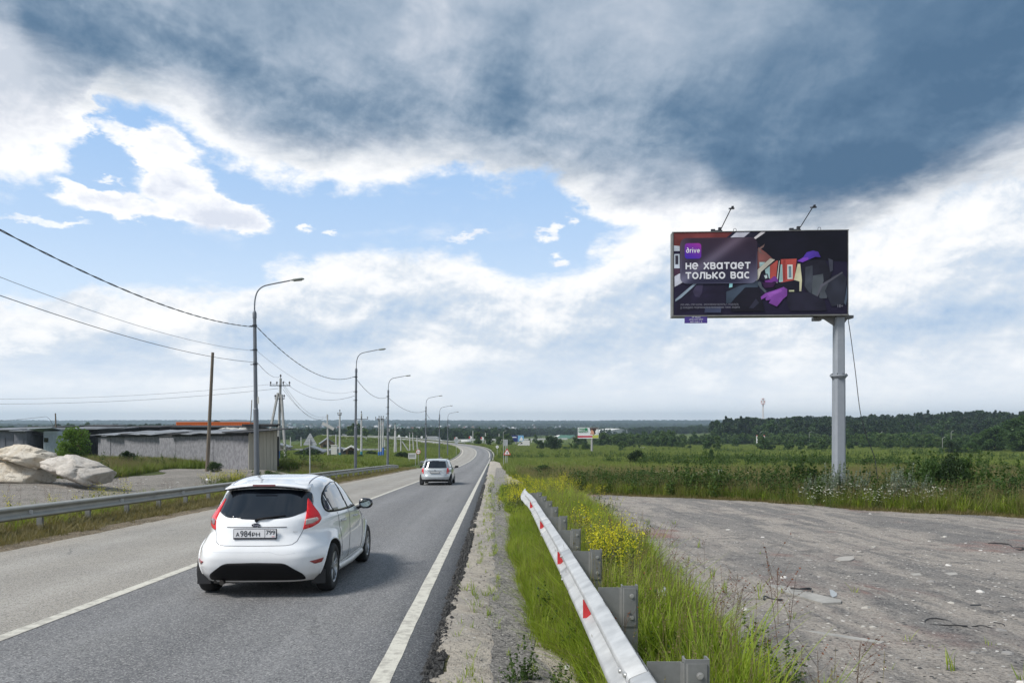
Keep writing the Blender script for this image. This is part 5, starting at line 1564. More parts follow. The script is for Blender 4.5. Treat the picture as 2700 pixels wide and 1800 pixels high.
# number plate
yp = BD.hit('rear', 0, .80)[0].y - .018
b = MB(); b.box((0, 0, 0), (.535, .016, .128)); pf_ = b.build('number_plate', pmat('plate_frame', (.02, .02, .035), .5), car, (0, yp, .795)); bevel(pf_, .006)
b = MB(); b.box((0, -.010, .007), (.515, .006, .100)); b.build('plate', pmat('plate_white', (.74, .74, .76), .4), pf_)
b = MB(); b.box((.123, -.0145, .007), (.003, .003, .100)); b.build('divider', SIGNB, pf_)
for tx, x0, x1, z0, z1 in (('А', -.232, -.19, -.026, .022), ('984', -.178, -.045, -.030, .042), ('РН', -.033, .062, -.026, .022), ('799', .138, .247, -.006, .048)):
    text_fit('plate_lettering', tx, x0, x1, z0, z1, -.0155, SIGNB, pf_, .0)
b = MB(); b.box((.227, -.014, -.030), (.036, .003, .005)); b.build('flag_mark', pmat('flag_red', (.5, .02, .03), .5), pf_)
# bumper insert, reflectors, mud flaps
BD.patch('bumper_insert', 'rear', [(-.58, .30), (-.40, .425), (-.34, .445), (0, .452), (.34, .445), (.40, .425), (.58, .30), (.60, .225), (-.60, .225)], TRIM, car, .008, .03, .02, rnd=.04)
b = MB(); b.box((0, .26, .25), (.96, .20, .08)); o_ = b.build('lower_valance', UNDER, car); bevel(o_, .03)
for ax, sg in (('rr', 1), ('rl', -1)):
    BD.patch('bumper_reflector', ax, [(.50, .455), (.735, .475), (.70, .425), (.585, .415)], LAMPD if 0 else pmat('bumper_reflector_red', (.28, .012, .012), .2, coat=1), car, .007, .03, .01, rnd=.01)
    b = MB(); b.box((0, 0, 0), (.17, .02, .17)); b.build('mud_flap', BLACK, car, (sg * .725, YR - .345, .235))
    for yy in (YR, YF):
        q = []
        for k in range(25):
            a = R(-8 + 196 * k / 24)
            y_, z_ = yy + .352 * math.cos(a), .325 + .352 * math.sin(a)
            p, nn = BD.hit('right' if sg > 0 else 'left', y_, max(z_, .21))
            if p is not None: q.append(Vector((p.x - sg * .002, y_, z_)))
        b = MB(); b.tube(q, .011, 6); b.build('arch_lip', PW, car)
    ax2 = 'right' if sg > 0 else 'left'
    # side windows
    BD.patch('window_surround', ax2, [(.625, 1.045), (.66, 1.15), (.76, 1.25), (.96, 1.335), (1.30, 1.378), (1.75, 1.370), (2.15, 1.275), (2.50, 1.12), (2.68, .985), (1.7, .98), (.9, .995), (.68, 1.005)], TRIM, car, .002, .04, .004, rnd=.05)
    BD.patch('quarter_window', ax2, [(.66, 1.055), (.70, 1.15), (.78, 1.235), (.84, 1.02), (.72, 1.02)], SGLASS, car, .006, .03, .004, rnd=.01)
    BD.patch('rear_door_window', ax2, [(.87, 1.015), (.81, 1.25), (.98, 1.325), (1.28, 1.365), (1.50, 1.366), (1.58, .998)], SGLASS, car, .006, .04, .004, rnd=.02)
    BD.patch('front_door_window', ax2, [(1.64, .998), (1.56, 1.365), (1.75, 1.355), (2.10, 1.265), (2.42, 1.12), (2.55, 1.0)], SGLASS, car, .006, .04, .004, rnd=.02)
    # doors, handles
    BD.seam('door_gap', ax2, [(.98, .99), (1.02, .80), (1.08, .60), (1.13, .36), (1.20, .30)], car, .004)
    BD.seam('door_gap', ax2, [(1.61, .97), (1.60, .60), (1.62, .30)], car, .004)
    BD.seam('door_gap', ax2, [(2.60, .97), (2.66, .70), (2.62, .32)], car, .004)
    BD.seam('sill_gap', ax2, [(1.20, .30), (2.62, .32)], car, .004)
    for yy in (1.20, 1.98):
        p, nn = BD.hit(ax2, yy, .86)
        b = MB(); b.tube([(0, -.10, 0), (sg * .028, -.08, 0), (sg * .032, 0, 0), (sg * .028, .08, 0), (0, .10, 0)], .014, 6); b.build('door_handle', PW, car, (p.x, yy, .86))
    # sill moulding
    b = MB(); b.tube([(sg * .80, YR + .38, .235), (sg * .81, 1.9, .215), (sg * .80, YF - .38, .235)], .045, 8); b.build('sill', PW, car)
    # mirror
    mr_ = empty('door_mirror', (sg * .83, 2.50, .98)); mr_.parent = car
    b = MB(); n1 = 14; vs = []
    for k, (yy, ww, hh) in enumerate(((-.045, .095, .066), (-.02, .112, .082), (.04, .10, .078), (.10, .06, .05), (.12, .01, .01))):
        for j in range(n1):
            a = 2 * PI * j / n1
            vs.append((ww * math.copysign(abs(math.cos(a)) ** .75, math.cos(a)), yy, hh * math.copysign(abs(math.sin(a)) ** .75, math.sin(a)) * (1 - .12 * math.cos(a) * sg)))
    b.add(vs, [(i * n1 + j, i * n1 + (j + 1) % n1, (i + 1) * n1 + (j + 1) % n1, (i + 1) * n1 + j) for i in range(4) for j in range(n1)] + [tuple(range(n1))], True)
    b.build('mirror_shell', pmat('mirror_black', (.014, .015, .02), .18, coat=1), mr_, (sg * .10, 0, .02))
    b = MB(); b.prism([(.080 * math.cos(a), .055 * math.sin(a)) for a in np.linspace(0, 2 * PI, 20, endpoint=False)], -.052, -.049, 'y'); b.build('mirror_glass', pmat('mirror_glass', (.30, .36, .36), .04, .9), mr_, (sg * .10, 0, .02))
    b = MB(); b.prism([(-sg * .05, -.03), (-sg * .06, -.10), (sg * .02, -.05), (sg * .05, -.02)], -.03, .05, 'y'); b.build('mirror_foot', TRIM, mr_)
# roof ditch lines, wiper, exhaust, washer
for sg in (-1, 1):
    q = []
    for t in np.linspace(0, 1, 14):
        p, nn = BD.hit('top', sg * (.50 - .05 * t), .60 + 1.25 * t)
        if p is not None: q.append(p + Vector((0, 0, .001)))
    b = MB(); b.tube(q, .006, 5); b.build('roof_gutter', pmat('gutter_rubber', (.06, .065, .11), .6), car)
p, nn = BD.hit('rear', 0, .975)
b = MB(); b.tube([(0, p.y - .02, .965), (.10, p.y - .03, .985), (.34, BD.hit('rear', .34, 1.01)[0].y - .018, 1.01)], [.016, .012, .007], 6)
b.tube([(.0, p.y + .02, .955), (0, p.y - .035, .955)], .022, 8); b.build('rear_wiper', TRIM, car)
b = MB(); b.tube([(-.42, .08, .20), (-.42, .5, .22)], .03, 10); b.box((-.40, .30, .23), (.30, .26, .10)); b.build('exhaust', pmat('exhaust_steel', (.06, .055, .05), .5, .6), car)
b = MB(); b.box((0, 2.0, .21), (1.3, 3.2, .06)); b.box((0, YR, .28), (1.3, .08, .08)); b.box((0, 1.9, .60), (1.2, 2.6, .5)); b.build('underbody', UNDER, car)
place_car(car, -3.045, 8.70)
car.scale = (.955, 1, .972)

# ---------------- silver minivan
PS = carpaint('silver_paint', (.50, .53, .55), .34, .35)
van = empty('minivan_car', label='silver minivan with roof rails driving away ahead of the hatchback', cat='car')
Z2 = [.22, .30, .42, .52, .66, .80, .92, 1.00, 1.10, 1.22, 1.34, 1.44, 1.50, 1.545, 1.575]
RY2 = [.12, .06, .02, .0, .06, .08, .09, .12, .17, .23, .29, .34, .40, .55, .9]
FY2 = [4.15, 4.25, 4.32, 4.32, 4.28, 4.15, 3.8, 3.4, 3.2, 3.05, 2.9, 2.75, 2.6, 2.4, 2.1]
HW2 = [.78, .82, .85, .86, .865, .862, .85, .83, .79, .74, .70, .66, .62, .55, .38]
NR2 = [4.5, 4.5, 4.5, 4.5, 4.5, 4.4, 4.4, 4.2, 4.0, 4, 4, 4, 3.6, 3, 2.5]
B2 = Body(Z2, RY2, FY2, HW2, NR2, [3.6] * 15, nz=56, na=120, flares=((.72, .32, .34, .02), (3.38, .32, .34, .02)))
B2.mesh('body', PS, van, [(s_ * .8, yy, .335) for s_ in (-1, 1) for yy in (.72, 3.38)], .36)
for s_ in (-1, 1):
    for yy in (.72, 3.38):
        wheel(van, s_ * .765, yy, .318, .20, 6)
B2.patch('rear_window', 'rear', [(-.60, 1.035), (-.3, 1.02), (.3, 1.02), (.60, 1.035), (.615, 1.08), (.53, 1.44), (.20, 1.455), (.17, 1.475), (-.17, 1.475), (-.20, 1.455), (-.53, 1.44), (-.615, 1.08)], GLASS, van, .004, .04, rnd=.03)
for ax, sg in (('rr', 1), ('rl', -1)):
    lo = B2.patch('tail_lamp', ax, [(.54, .70), (.60, .685), (.76, .73), (.80, .86), (.75, 1.02), (.70, 1.05), (.60, .98)], LAMPR, van, .01, .04, .02, rnd=.02)
    B2.patch('clear_lens', ax, [(.60, .715), (.76, .75), (.77, .79), (.58, .77)], LAMPC, lo, .014, .04, .006)
    ax2 = 'right' if sg > 0 else 'left'
    B2.patch('side_glass', ax2, [(.50, 1.06), (.62, 1.40), (1.2, 1.47), (2.2, 1.46), (2.6, 1.33), (3.05, 1.03)], SGLASS, van, .004, .06, rnd=.06)
    q = [B2.hit('top', sg * .56, y_)[0] + Vector((0, 0, .05)) for y_ in np.linspace(.75, 2.3, 8)]
    b = MB(); b.tube([q[0] - Vector((0, .04, .05))] + q + [q[-1] + Vector((0, .04, -.05))], .018, 6); b.build('roof_rail', GALV, van)
    b = MB(); b.prism([(-.10, -.07), (.10, -.06), (.11, .05), (-.09, .08)], -.05, .08, 'y'); bb = b.build('door_mirror', TRIM, van, (sg * 1.0, 2.9, 1.06)); bevel(bb, .03)
    b = MB(); b.box((sg * .88, 2.92, 1.0), (.14, .06, .05)); b.build('mirror_arm', TRIM, van)
    b = MB(); b.box((sg * .76, .36, .20), (.18, .02, .2)); b.build('mud_flap', BLACK, van)
B2.seam('tailgate_gap', 'rear', [(-.62, .96), (-.61, .70), (-.56, .60), (.56, .60), (.61, .70), (.62, .96)], van, .006)
B2.patch('lower_bumper', 'rear', [(-.80, .24), (-.80, .34), (0, .37), (.80, .34), (.80, .24)], TRIM, van, .006, .05, .02)
b = MB(); b.tube([(-.36, .055, .855), (-.1, .035, .872), (0, .03, .865), (.1, .035, .872), (.36, .055, .855)], .012, 6); b.tube([(0, .04, .885), (0, .03, .89)], .04, 10); b.build('chrome_strip', pmat('dark_chrome', (.18, .19, .2), .25, .8), van)
b = MB(); b.box((0, .03, .765), (.50, .02, .10)); pf_ = b.build('number_plate', pmat('plate_frame', (.02, .02, .035), .5), van)
b = MB(); b.box((0, .018, .770), (.46, .008, .07)); b.build('plate', pmat('plate_dirty', (.50, .50, .50), .5), pf_)
b = MB(); b.box((0, 2.1, .24), (1.3, 3.5, .06)); b.box((0, .72, .30), (1.3, .08, .08)); b.box((0, 2.0, .65), (1.2, 2.6, .6)); b.build('underbody', UNDER, van)
place_car(van, (1152 - 1350) / F * 40.5 - .02, 39.6)
van.rotation_euler.z = R(1.0)
van.scale = (1, 1, .9)
# ================================================================= places left of the road
def gp(px, py):
    """point where the view through a pixel meets the ground"""
    lo, hi = 2.0, 1500.0
    f = lambda d: CAMZ - (py - HOR) / F * d - h1_((px - 1350) / F * d, d)
    d = lo
    while d < hi and f(d) > 0: d *= 1.03
    a, b_ = d / 1.03, d
    for _ in range(24):
        m_ = (a + b_) / 2
        if f(m_) > 0: a = m_
        else: b_ = m_
    return Vector(((px - 1350) / F * a, a, h1_((px - 1350) / F * a, a)))
# ---- boulders
def rockmat(name, c1, c2, c3):
    m, n, o = newmat(name)
    P = n.n('ShaderNodeTexCoord').outputs['Object']
    a = n.noise(P, 1.6, 7, .65, .6); b_ = n.noise(P, 7, 7, .7)
    c = n.mix(n.ss(a, .38, .6), c1 + (1,), c2 + (1,))
    c = n.mix(n.ss(b_, .50, .68, 0, .7), c, c3 + (1,))
    cr_ = n.n('ShaderNodeTexVoronoi', {'feature': 'DISTANCE_TO_EDGE'}, i0=n.v('ADD', P, n.v('MULTIPLY', n.noise(P, 2.5, 5, .7, out=1), (.5, .5, .5))), Scale=1.1).outputs[0]
    c = n.mix(n.ss(cr_, .025, .004, 0, .16), c, tuple(x * .45 for x in c3) + (1,))
    b = n.n('ShaderNodeBsdfPrincipled', {}, Base_Color=c, Roughness=.9)
    bp = n.n('ShaderNodeBump', {}, Distance=.06, Height=n.m('ADD', n.m('MULTIPLY', n.ss(cr_, 0, .05), .12), n.m('ADD', a, n.m('MULTIPLY', b_, .7))))
    n.set(b, 'Normal', bp.outputs[0]); n.t.links.new(b.outputs[0], o.inputs[0])
    return m
RM1 = rockmat('cream_rock', (.54, .47, .37), (.62, .57, .49), (.34, .27, .19))
RM2 = rockmat('white_rock', (.56, .52, .47), (.46, .42, .37), (.33, .29, .25))
def boulder(label, loc, dims, rot, mat, seed):
    rg = np.random.default_rng(seed)
    bm = bmesh.new(); bmesh.ops.create_icosphere(bm, subdivisions=5, radius=1.0)
    V = np.array([v.co[:] for v in bm.verts])
    V = np.sign(V) * np.abs(V) ** .82
    for _ in range(20):
        nn = rg.normal(size=3); nn /= np.linalg.norm(nn)
        dd = rg.uniform(.64, .94)
        s_ = V @ nn - dd
        V = V - np.outer(np.where(s_ > 0, s_ * .97, 0), nn)
    k = fbm(V[:, 0] * 2.2 + seed, V[:, 1] * 2.2 + V[:, 2] * 1.7, 5) - .5
    V = V * (1 + k[:, None] * .24)
    k2 = np.abs(fbm(V[:, 0] * 1.3 + seed * 2, V[:, 1] * 1.1 + V[:, 2] * 2.4, 3) - .5); V = V * (1 - .22 * np.exp(-(k2 / .03) ** 2) * .5)[:, None]
    V *= np.array(dims) / 2
    for v, c_ in zip(bm.verts, V): v.co = c_
    me = bpy.data.meshes.new('boulder'); bm.to_mesh(me); bm.free()
    o_ = mesh_obj('boulder', me, mat, None, loc, smooth=True)
    o_.rotation_euler = rot
    return tag(o_, label, 'boulder', 'limestone boulders in the yard')
dB_ = 27.0
boulder('white boulder lying tilted on the ground, right of the stack', at(203, 1237, dB_), (2.75, 1.9, 1.20), (0, R(13), R(4)), RM2, 11)
boulder('cream boulder resting on top of the lower one', at(82, 1206, dB_ + .2), (2.60, 1.8, .98), (0, R(4), R(-6)), RM1, 23)
boulder('cream boulder lying at the bottom of the stack', at(46, 1257, dB_ + .1), (2.60, 1.8, 1.00), (0, R(6), R(5)), RM1, 37)
boulder('cream boulder cut off by the left edge of the photo', at(-28, 1225, dB_ + .6), (1.3, 1.6, 1.2), (0, 0, R(20)), RM1, 41)

# ---- long concrete shed
WALLC = pmat('rough_render', (.15, .15, .165), .92, col2=(.235, .235, .25), scale=3.2, bump=.03, bscale=9, detail=9)
WALLP = pmat('beige_boards', (.40, .375, .315), .85, var=.14, scale=3, stretch=(3, 3, .2))
ROOFG = pmat('roof_sheet', (.20, .21, .225), .6, .1, var=.3, scale=1.2)
ROOFD = pmat('roof_felt', (.035, .034, .036), .9, var=.4)
A = at(655, 1232, 53); A.z = h1_(A.x, 53) - .25
Bp = at(258, 1205, 84); Bp.z = h1_(Bp.x, 84) - .25
r = empty('long_shed', (A.x, A.y, A.z), 0, 'long low grey concrete shed with a ragged flat roof', 'shed')
ztA = at(655, 1144, 53).z - A.z; ztB = at(262, 1150, 84).z - A.z
dirv_ = Vector((Bp.x - A.x, Bp.y - A.y, 0)); LW = dirv_.length; dirv_.normalize()
perp = Vector((dirv_.y, -dirv_.x, 0)); ang = math.atan2(dirv_.y, dirv_.x)
def wp(u, z, off=0.0): return dirv_ * u + perp * -off + Vector((0, 0, z))
cuts = [0, 6.8, 10.2, 15.5, 20.4, 25.6, 31.0, 36.5, 41.5, LW]
rg = random.Random(3)
for i in range(len(cuts) - 1):
    u0, u1 = cuts[i] + .02, cuts[i + 1] - .02
    b = MB(); j = rg.uniform(-.03, .03)
    zt0, zt1 = ztA + (ztB - ztA) * u0 / LW, ztA + (ztB - ztA) * u1 / LW
    zb0, zb1 = -.3 + (Bp.z - A.z) * u0 / LW, -.3 + (Bp.z - A.z) * u1 / LW
    q = [wp(u0, zb0, j), wp(u1, zb1, j), wp(u1, zt1, j), wp(u0, zt0, j)]
    q += [v + perp * .14 for v in q]
    b.add(q, [(0, 1, 2, 3), (7, 6, 5, 4), (0, 4, 5, 1), (1, 5, 6, 2), (2, 6, 7, 3), (3, 7, 4, 0)]); b.build('wall_panel', WALLC, r)
EW = 2.15
for k in range(8):
    u0, u1 = EW * k / 8 + .008, EW * (k + 1) / 8 - .008
    zt0 = ztA + .02 + .12 * k / 8 * 3.2; b = MB(); j = rg.uniform(0, .02)
    q = [perp * u0 + Vector((0, 0, -.3)), perp * u1 + Vector((0, 0, -.3)), perp * u1 + Vector((0, 0, zt0 + .05)), perp * u0 + Vector((0, 0, zt0))]
    q = [v - dirv_ * (.02 + j) for v in q] + [v + dirv_ * .03 for v in q]
    b.add(q, [(0, 1, 2, 3), (7, 6, 5, 4), (0, 4, 5, 1), (1, 5, 6, 2), (2, 6, 7, 3), (3, 7, 4, 0)]); b.build('board', WALLP, r)
b = MB(); q0 = perp * (EW / 2) ; b.box(q0 - dirv_ * .05 + Vector((0, 0, ztA - .28)), (EW, .03, .06), rz=math.atan2(perp.y, perp.x)); b.build('batten', WALLP, r)
u = -.7; k = 0
while u < LW:
    ln = rg.uniform(2.2, 4.4); t = u / LW
    zt0 = ztA + (ztB - ztA) * t + .10 + rg.uniform(-.02, .09)
    b = MB(); c_ = wp(u + ln / 2, zt0 + .10, 0) + perp * 1.35
    b.box(c_, (ln + rg.uniform(0, .5), 3.6 + rg.uniform(-.5, .7), .05), rz=ang + rg.uniform(-.04, .04), rx=R(-4.5 + rg.uniform(-1.2, 1.2)), ry=R(rg.uniform(-1.2, 1.2)))
    b.build('roof_sheet', ROOFG if k % 4 else ROOFD, r)
    u += ln; k += 1
b = MB(); b.box(wp(LW / 2, (ztA + ztB) / 2 - .02, .06), (LW, .10, .16), rz=ang, ry=-math.atan2(ztB - ztA, LW)); b.build('eaves_beam', ROOFD, r)
b = MB(); b.box(wp(LW / 2, (ztA + ztB) / 2 - 1.3, 0) + perp * 1.3, (LW - .4, 2.2, 2.2), rz=ang, ry=-math.atan2(ztB - ztA, LW)); b.build('inner_core', ROOFD, r)
JUNK = pmat('plastic_sheeting', (.44, .43, .40), .7, var=.2)
def rag(label, loc, s_, mat, seed, name='plastic_rag', cat='litter', group=None, flat=.35):
    rg_ = np.random.default_rng(seed)
    n_ = 9; V = []
    for i in range(n_):
        for j in range(n_):
            x, y = (i / (n_ - 1) - .5), (j / (n_ - 1) - .5)
            h_ = max(0, 1 - 3.2 * (x * x + y * y)) * flat * (.4 + rg_.random() * .9)
            V.append(((x + rg_.normal() * .03) * s_, (y + rg_.normal() * .03) * s_ * .8, h_ * s_ + .01))
    Fc = [(i * n_ + j, (i + 1) * n_ + j, (i + 1) * n_ + j + 1, i * n_ + j + 1) for i in range(n_ - 1) for j in range(n_ - 1)]
    me = bpy.data.meshes.new(name); me.from_pydata(V, [], Fc)
    o_ = mesh_obj(name, me, mat, None, loc)
    sd = o_.modifiers.new('thick', 'SOLIDIFY'); sd.thickness = .006 * max(1, s_)
    return tag(o_, label, cat, group)
for i, (px, py, s_) in enumerate(((604, 1125, 1.3), (634, 1126, 1.6), (652, 1125, 1.2))):
    rag(['left', 'middle', 'right'][i] + ' pale plastic sheet crumpled on the shed roof', at(px, py + 6, 56), s_, JUNK, 50 + i, 'plastic_sheet', 'plastic sheet', 'plastic sheets on the shed roof', flat=.10)
b = MB(); b.box((0, 0, .1), (2.4, .5, .12), rz=.3); b.box((.5, .3, .2), (1.8, .3, .1), rz=-.4); b.box((-.9, .2, .15), (1.2, .4, .18), rz=.1); tag(b.build('scrap_pile', ROOFD, loc=at(690, 1126, 56)), 'dark scrap boards lying on the right end of the shed roof', 'scrap'); 

# ---- row of old garages further back
GR1 = pmat('garage_grey', (.16, .165, .19), .9, var=.3, scale=1.5, bump=.02)
GR2 = pmat('garage_red', (.085, .022, .022), .85, var=.3)
GR3 = pmat('garage_dark', (.020, .020, .022), .9, var=.4)
KIO = pmat('kiosk_metal', (.36, .42, .46), .5, .3, var=.12)
YR_ = 88
def garage(label, x0, x1, yt, mat, kind='wall', d=YR_, depth=6.0, roof=ROOFG, roofout=.4, dy=0):
    X0, X1 = (x0 - 1350) / F * d, (x1 - 1350) / F * d
    zb = h1_((X0 + X1) / 2, d) - .3; zt_ = at(0, yt, d).z
    r_ = empty('garage', ((X0 + X1) / 2, d, zb), 0, label, 'garage', 'old garages in a row')
    w_ = X1 - X0; h_ = zt_ - zb
    if kind == 'wall':
        b = MB(); b.box((0, depth / 2, h_ / 2), (w_, depth, h_)); b.build('wall', mat, r_)
        b = MB(); b.box((0, -.03, h_ * .42), (w_ * .55, .05, h_ * .72)); b.build('gate', mat, r_)
    else:
        b = MB(); b.box((-w_ / 2 + .1, depth / 2, h_ / 2), (.2, depth, h_)).box((w_ / 2 - .1, depth / 2, h_ / 2), (.2, depth, h_)).box((0, depth - .1, h_ / 2), (w_ - .4, .2, h_)); b.build('wall', mat, r_)
        b = MB(); b.box((0, .1, h_ - .25), (w_ - .4, .2, .5)); b.build('lintel', mat, r_)
    b = MB(); b.box((0, depth / 2 - .2, h_ + .10), (w_ + roofout, depth + .8, .10), rx=R(1.5), ry=R(rg.uniform(-1, 1))); b.build('roof', roof, r_)
    b = MB(); b.box((0, -.5, h_ + .0), (w_ + .1, .06, .16)); b.build('fascia', ROOFD, r_)
    return r_
garage('dark garage cut off by the left edge', -160, -62, 1137, GR3)
garage('grey garage at the far left behind the boulders', -60, 36, 1133, GR1)
garage('narrow grey garage right of the leftmost one', 37, 70, 1136, GR1, d=87)
garage('black open garage bay left of the metal kiosk', 71, 128, 1134, GR3, 'open')
garage('dark red garage behind the light green shrub', 150, 214, 1131, GR2, d=89)
garage('black garage between the shrub and the long shed', 215, 262, 1131, GR3, d=90)
garage('low dark garage roof seen over the long shed', 262, 330, 1129, GR3, d=104)
garage('dark flat roofed garage below the orange container', 455, 668, 1126, GR3, d=103, roof=ROOFD)
for i, (x0, x1, yt, d) in enumerate(((20, 150, 1128, 102), (200, 290, 1124, 110), (330, 420, 1126, 108), (395, 470, 1124, 112))):
    garage(['left', 'second', 'third', 'right'][i] + ' dark roofed garage in the back row', x0, x1, yt, GR3, d=d, roof=ROOFD)
X0, X1 = (115 - 1350) / F * 84, (153 - 1350) / F * 84
r = empty('metal_kiosk', ((X0 + X1) / 2, 84, h1_(X0, 84)), 0, 'small corrugated metal kiosk with a tilted canopy roof', 'kiosk')
h_ = at(0, 1136, 84).z - r.location.z; w_ = X1 - X0
b = MB(); b.box((0, 1, h_ / 2), (w_, 2, h_)); b.build('wall', KIO, r)
for k in range(9):
    b = MB(); b.box((-w_ / 2 + .1 + (w_ - .2) * k / 8, -.02, h_ / 2 - .1), (.06, .05, h_ - .2)); b.build('corrugation', KIO, r)
b = MB(); b.box((-.5, -.05, h_ * .72), (.45, .06, .5)); b.build('window', GLASS, r)
b = MB(); b.box((-.55, .4, h_ + .10), (w_ + 1.1, 3.2, .08), rx=R(-9), ry=R(-3)); b.build('roof', KIO, r)
# orange container
d = 116
X0, X1 = (464 - 1350) / F * d, (661 - 1350) / F * d
zt_ = at(0, 1113, d).z; zb = h1_(X0, d)
r = empty('shipping_container', ((X0 + X1) / 2, d, zb), 0, 'orange corrugated container showing above the shed roof', 'container')
ORG = pmat('orange_paint', (.72, .16, .02), .5, var=.08)
b = MB(); b.box((0, 1.3, (zt_ - zb) / 2), (X1 - X0, 2.5, zt_ - zb)); b.build('box', ORG, r)
nr = 44
for k in range(nr):
    b = MB() if k == 0 else b
    if k == 0:
        b.box((0, -.0, 0), (.11, .08, zt_ - zb - .15)); rib = b.build('rib', ORG, r, (-(X1 - X0) / 2 + .12, .03, (zt_ - zb) / 2))
    else:
        mesh_obj('rib', rib.data, None, r, (-(X1 - X0) / 2 + .12 + (X1 - X0 - .24) * k / (nr - 1), .03, (zt_ - zb) / 2))
b = MB(); b.box((0, 0.02, zt_ - zb), (X1 - X0, .1, .12)); b.build('top_rail', ORG, r)

# ---- buildings in the valley
WHW = pmat('house_white', (.30, .30, .30), .8, var=.1); WBR = pmat('house_brown', (.22, .14, .08), .85, var=.2); WBK = pmat('house_brick', (.24, .11, .07), .85, var=.2)
RFG = pmat('roof_grey', (.20, .22, .24), .6, var=.15); RFR = pmat('roof_red', (.20, .06, .04), .7, var=.15); RFW = pmat('roof_white', (.66, .65, .62), .5, var=.06); RFGN = pmat('roof_green', (.05, .13, .09), .6, var=.1)
def house_parts(w_, dp, h_, rh, wm, rm, windows=2, r_=None, over=.5):
    b = MB(); b.box((0, 0, h_ / 2 - .5), (w_, dp, h_ + 1)); b.prism([(-w_ / 2, h_), (w_ / 2, h_), (0, h_ + rh)], -dp / 2 + .05, dp / 2 - .05, 'y'); b.build('wall', wm, r_)
    b = MB(); o2 = over
    for s_ in (-1, 1):
        p = [(0, h_ + rh), (s_ * (w_ / 2 + o2), h_ - rh * o2 / (w_ / 2)), (s_ * (w_ / 2 + o2), h_ - rh * o2 / (w_ / 2) + .22), (0, h_ + rh + .25)]
        b.prism(p, -dp / 2 - o2, dp / 2 + o2, 'y')
    b.build('roof', rm, r_)
    for k in range(windows):
        b = MB(); b.box((-w_ / 2 + w_ * (k + .7) / (windows + .4), -dp / 2 - .03, h_ * .55), (1.1, .08, 1.3)); b.build('window', GLASS, r_)
def house(label, px, d, w_, dp, h_, rh, wm, rm, rz=0.0, group=None, py=None, windows=2, name='house'):
    X = (px - 1350) / F * d
    z = at(px, py, d).z if py else h1_(X, d)
    r_ = empty(name, (X, d, z), rz, label, name.replace('_', ' '), group)
    house_parts(w_, dp, h_, rh, wm, rm, windows, r_)
    return r_
house('long grey metal shed beyond the utility poles', 896, 146, 3.9, 6, 1.55, .35, RFG, RFG, .25, windows=0, name='barn')
hr = house('small shelter with a bright sloping roof beside the grey shed', 926, 144, 2.0, 3, 1.7, .5, WBR, RFW, .2, windows=1, name='shelter')
house('brown cottage with a grey roof above the meadow', 863, 262, 4.6, 5, 2.4, 1.6, WBR, RFG, .3, windows=2)
house('pale cottage behind the big triangular sign', 823, 150, 4.2, 4, 1.3, .9, WHW, RFG, .1, windows=1)
house('low building with a pinkish roof left of the big utility pole', 737, 210, 5.5, 5, 1.9, .8, pmat('house_pink', (.36, .30, .29), .8, var=.1), RFG, .1, windows=1)
house('white roofed warehouse in the distance, right of the white billboard', 1617, 900, 46, 28, 4, 3, RFW, RFW, .5, py=1145, windows=0, name='warehouse')
house('long pale farm building right beside the white billboard', 1588, 880, 32, 16, 3, 1.5, RFW, RFW, 1.2, py=1146, windows=0, name='warehouse')
house('green roofed hall above the dark round tree', 1497, 640, 18, 14, 2.5, 3, RFW, RFGN, .9, py=1164, windows=0, name='warehouse')
house('pale hall just left of the green roofed one', 1478, 700, 10, 9, 3, 1.5, RFW, RFW, .4, py=1160, windows=0, name='warehouse')
rg = random.Random(21)
nh = 0
kinds = [(WHW, RFG), (WHW, RFR), (WBK, RFG), (WHW, RFW), (WBR, RFG), (WHW, RFGN)]
hp = []
for (wm, rm) in kinds:
    e_ = empty('house', (0, 0, 0)); house_parts(9, 8, 4.5, 3.6, wm, rm, 2, e_); hp.append(e_)
first = [True] * 6
HL = ['white walled grey roofed', 'white walled red roofed', 'brick grey roofed', 'white walled pale roofed', 'brown grey roofed', 'white walled green roofed']
for i in range(96):
    px = rg.choice([rg.uniform(720, 1110), rg.uniform(740, 1000), rg.uniform(1100, 1480)])
    py = rg.uniform(1124, 1143) if px < 1110 else rg.uniform(1128, 1142)
    # ground distance on the facing hillside
    d = None
    for dd in np.arange(1300, 3400, 30):
        if CAMZ - (py - HOR) / F * dd < h1_((px - 1350) / F * dd, dd) + 0: d = dd; break
    if d is None: continue
    k = rg.randrange(6)
    o_ = hp[k] if first[k] else copy_tree(hp[k])
    first[k] = False
    X = (px - 1350) / F * d
    o_.location = (X, d, h1_(X, d) + 3.2); o_.rotation_euler = (0, 0, rg.uniform(0, PI)); s_ = rg.uniform(.45, .8) * (1.3 if d > 2000 else 1); o_.scale = (s_, s_, s_ * 1.1)
    tag(o_, HL[k] + ' house among the trees of the far hillside', 'house', HL[k] + ' houses on the far hillside')
for k in range(6):
    if first[k]: bpy.data.objects.remove(hp[k])
# stilts of soil under the hillside houses are hidden by the woods

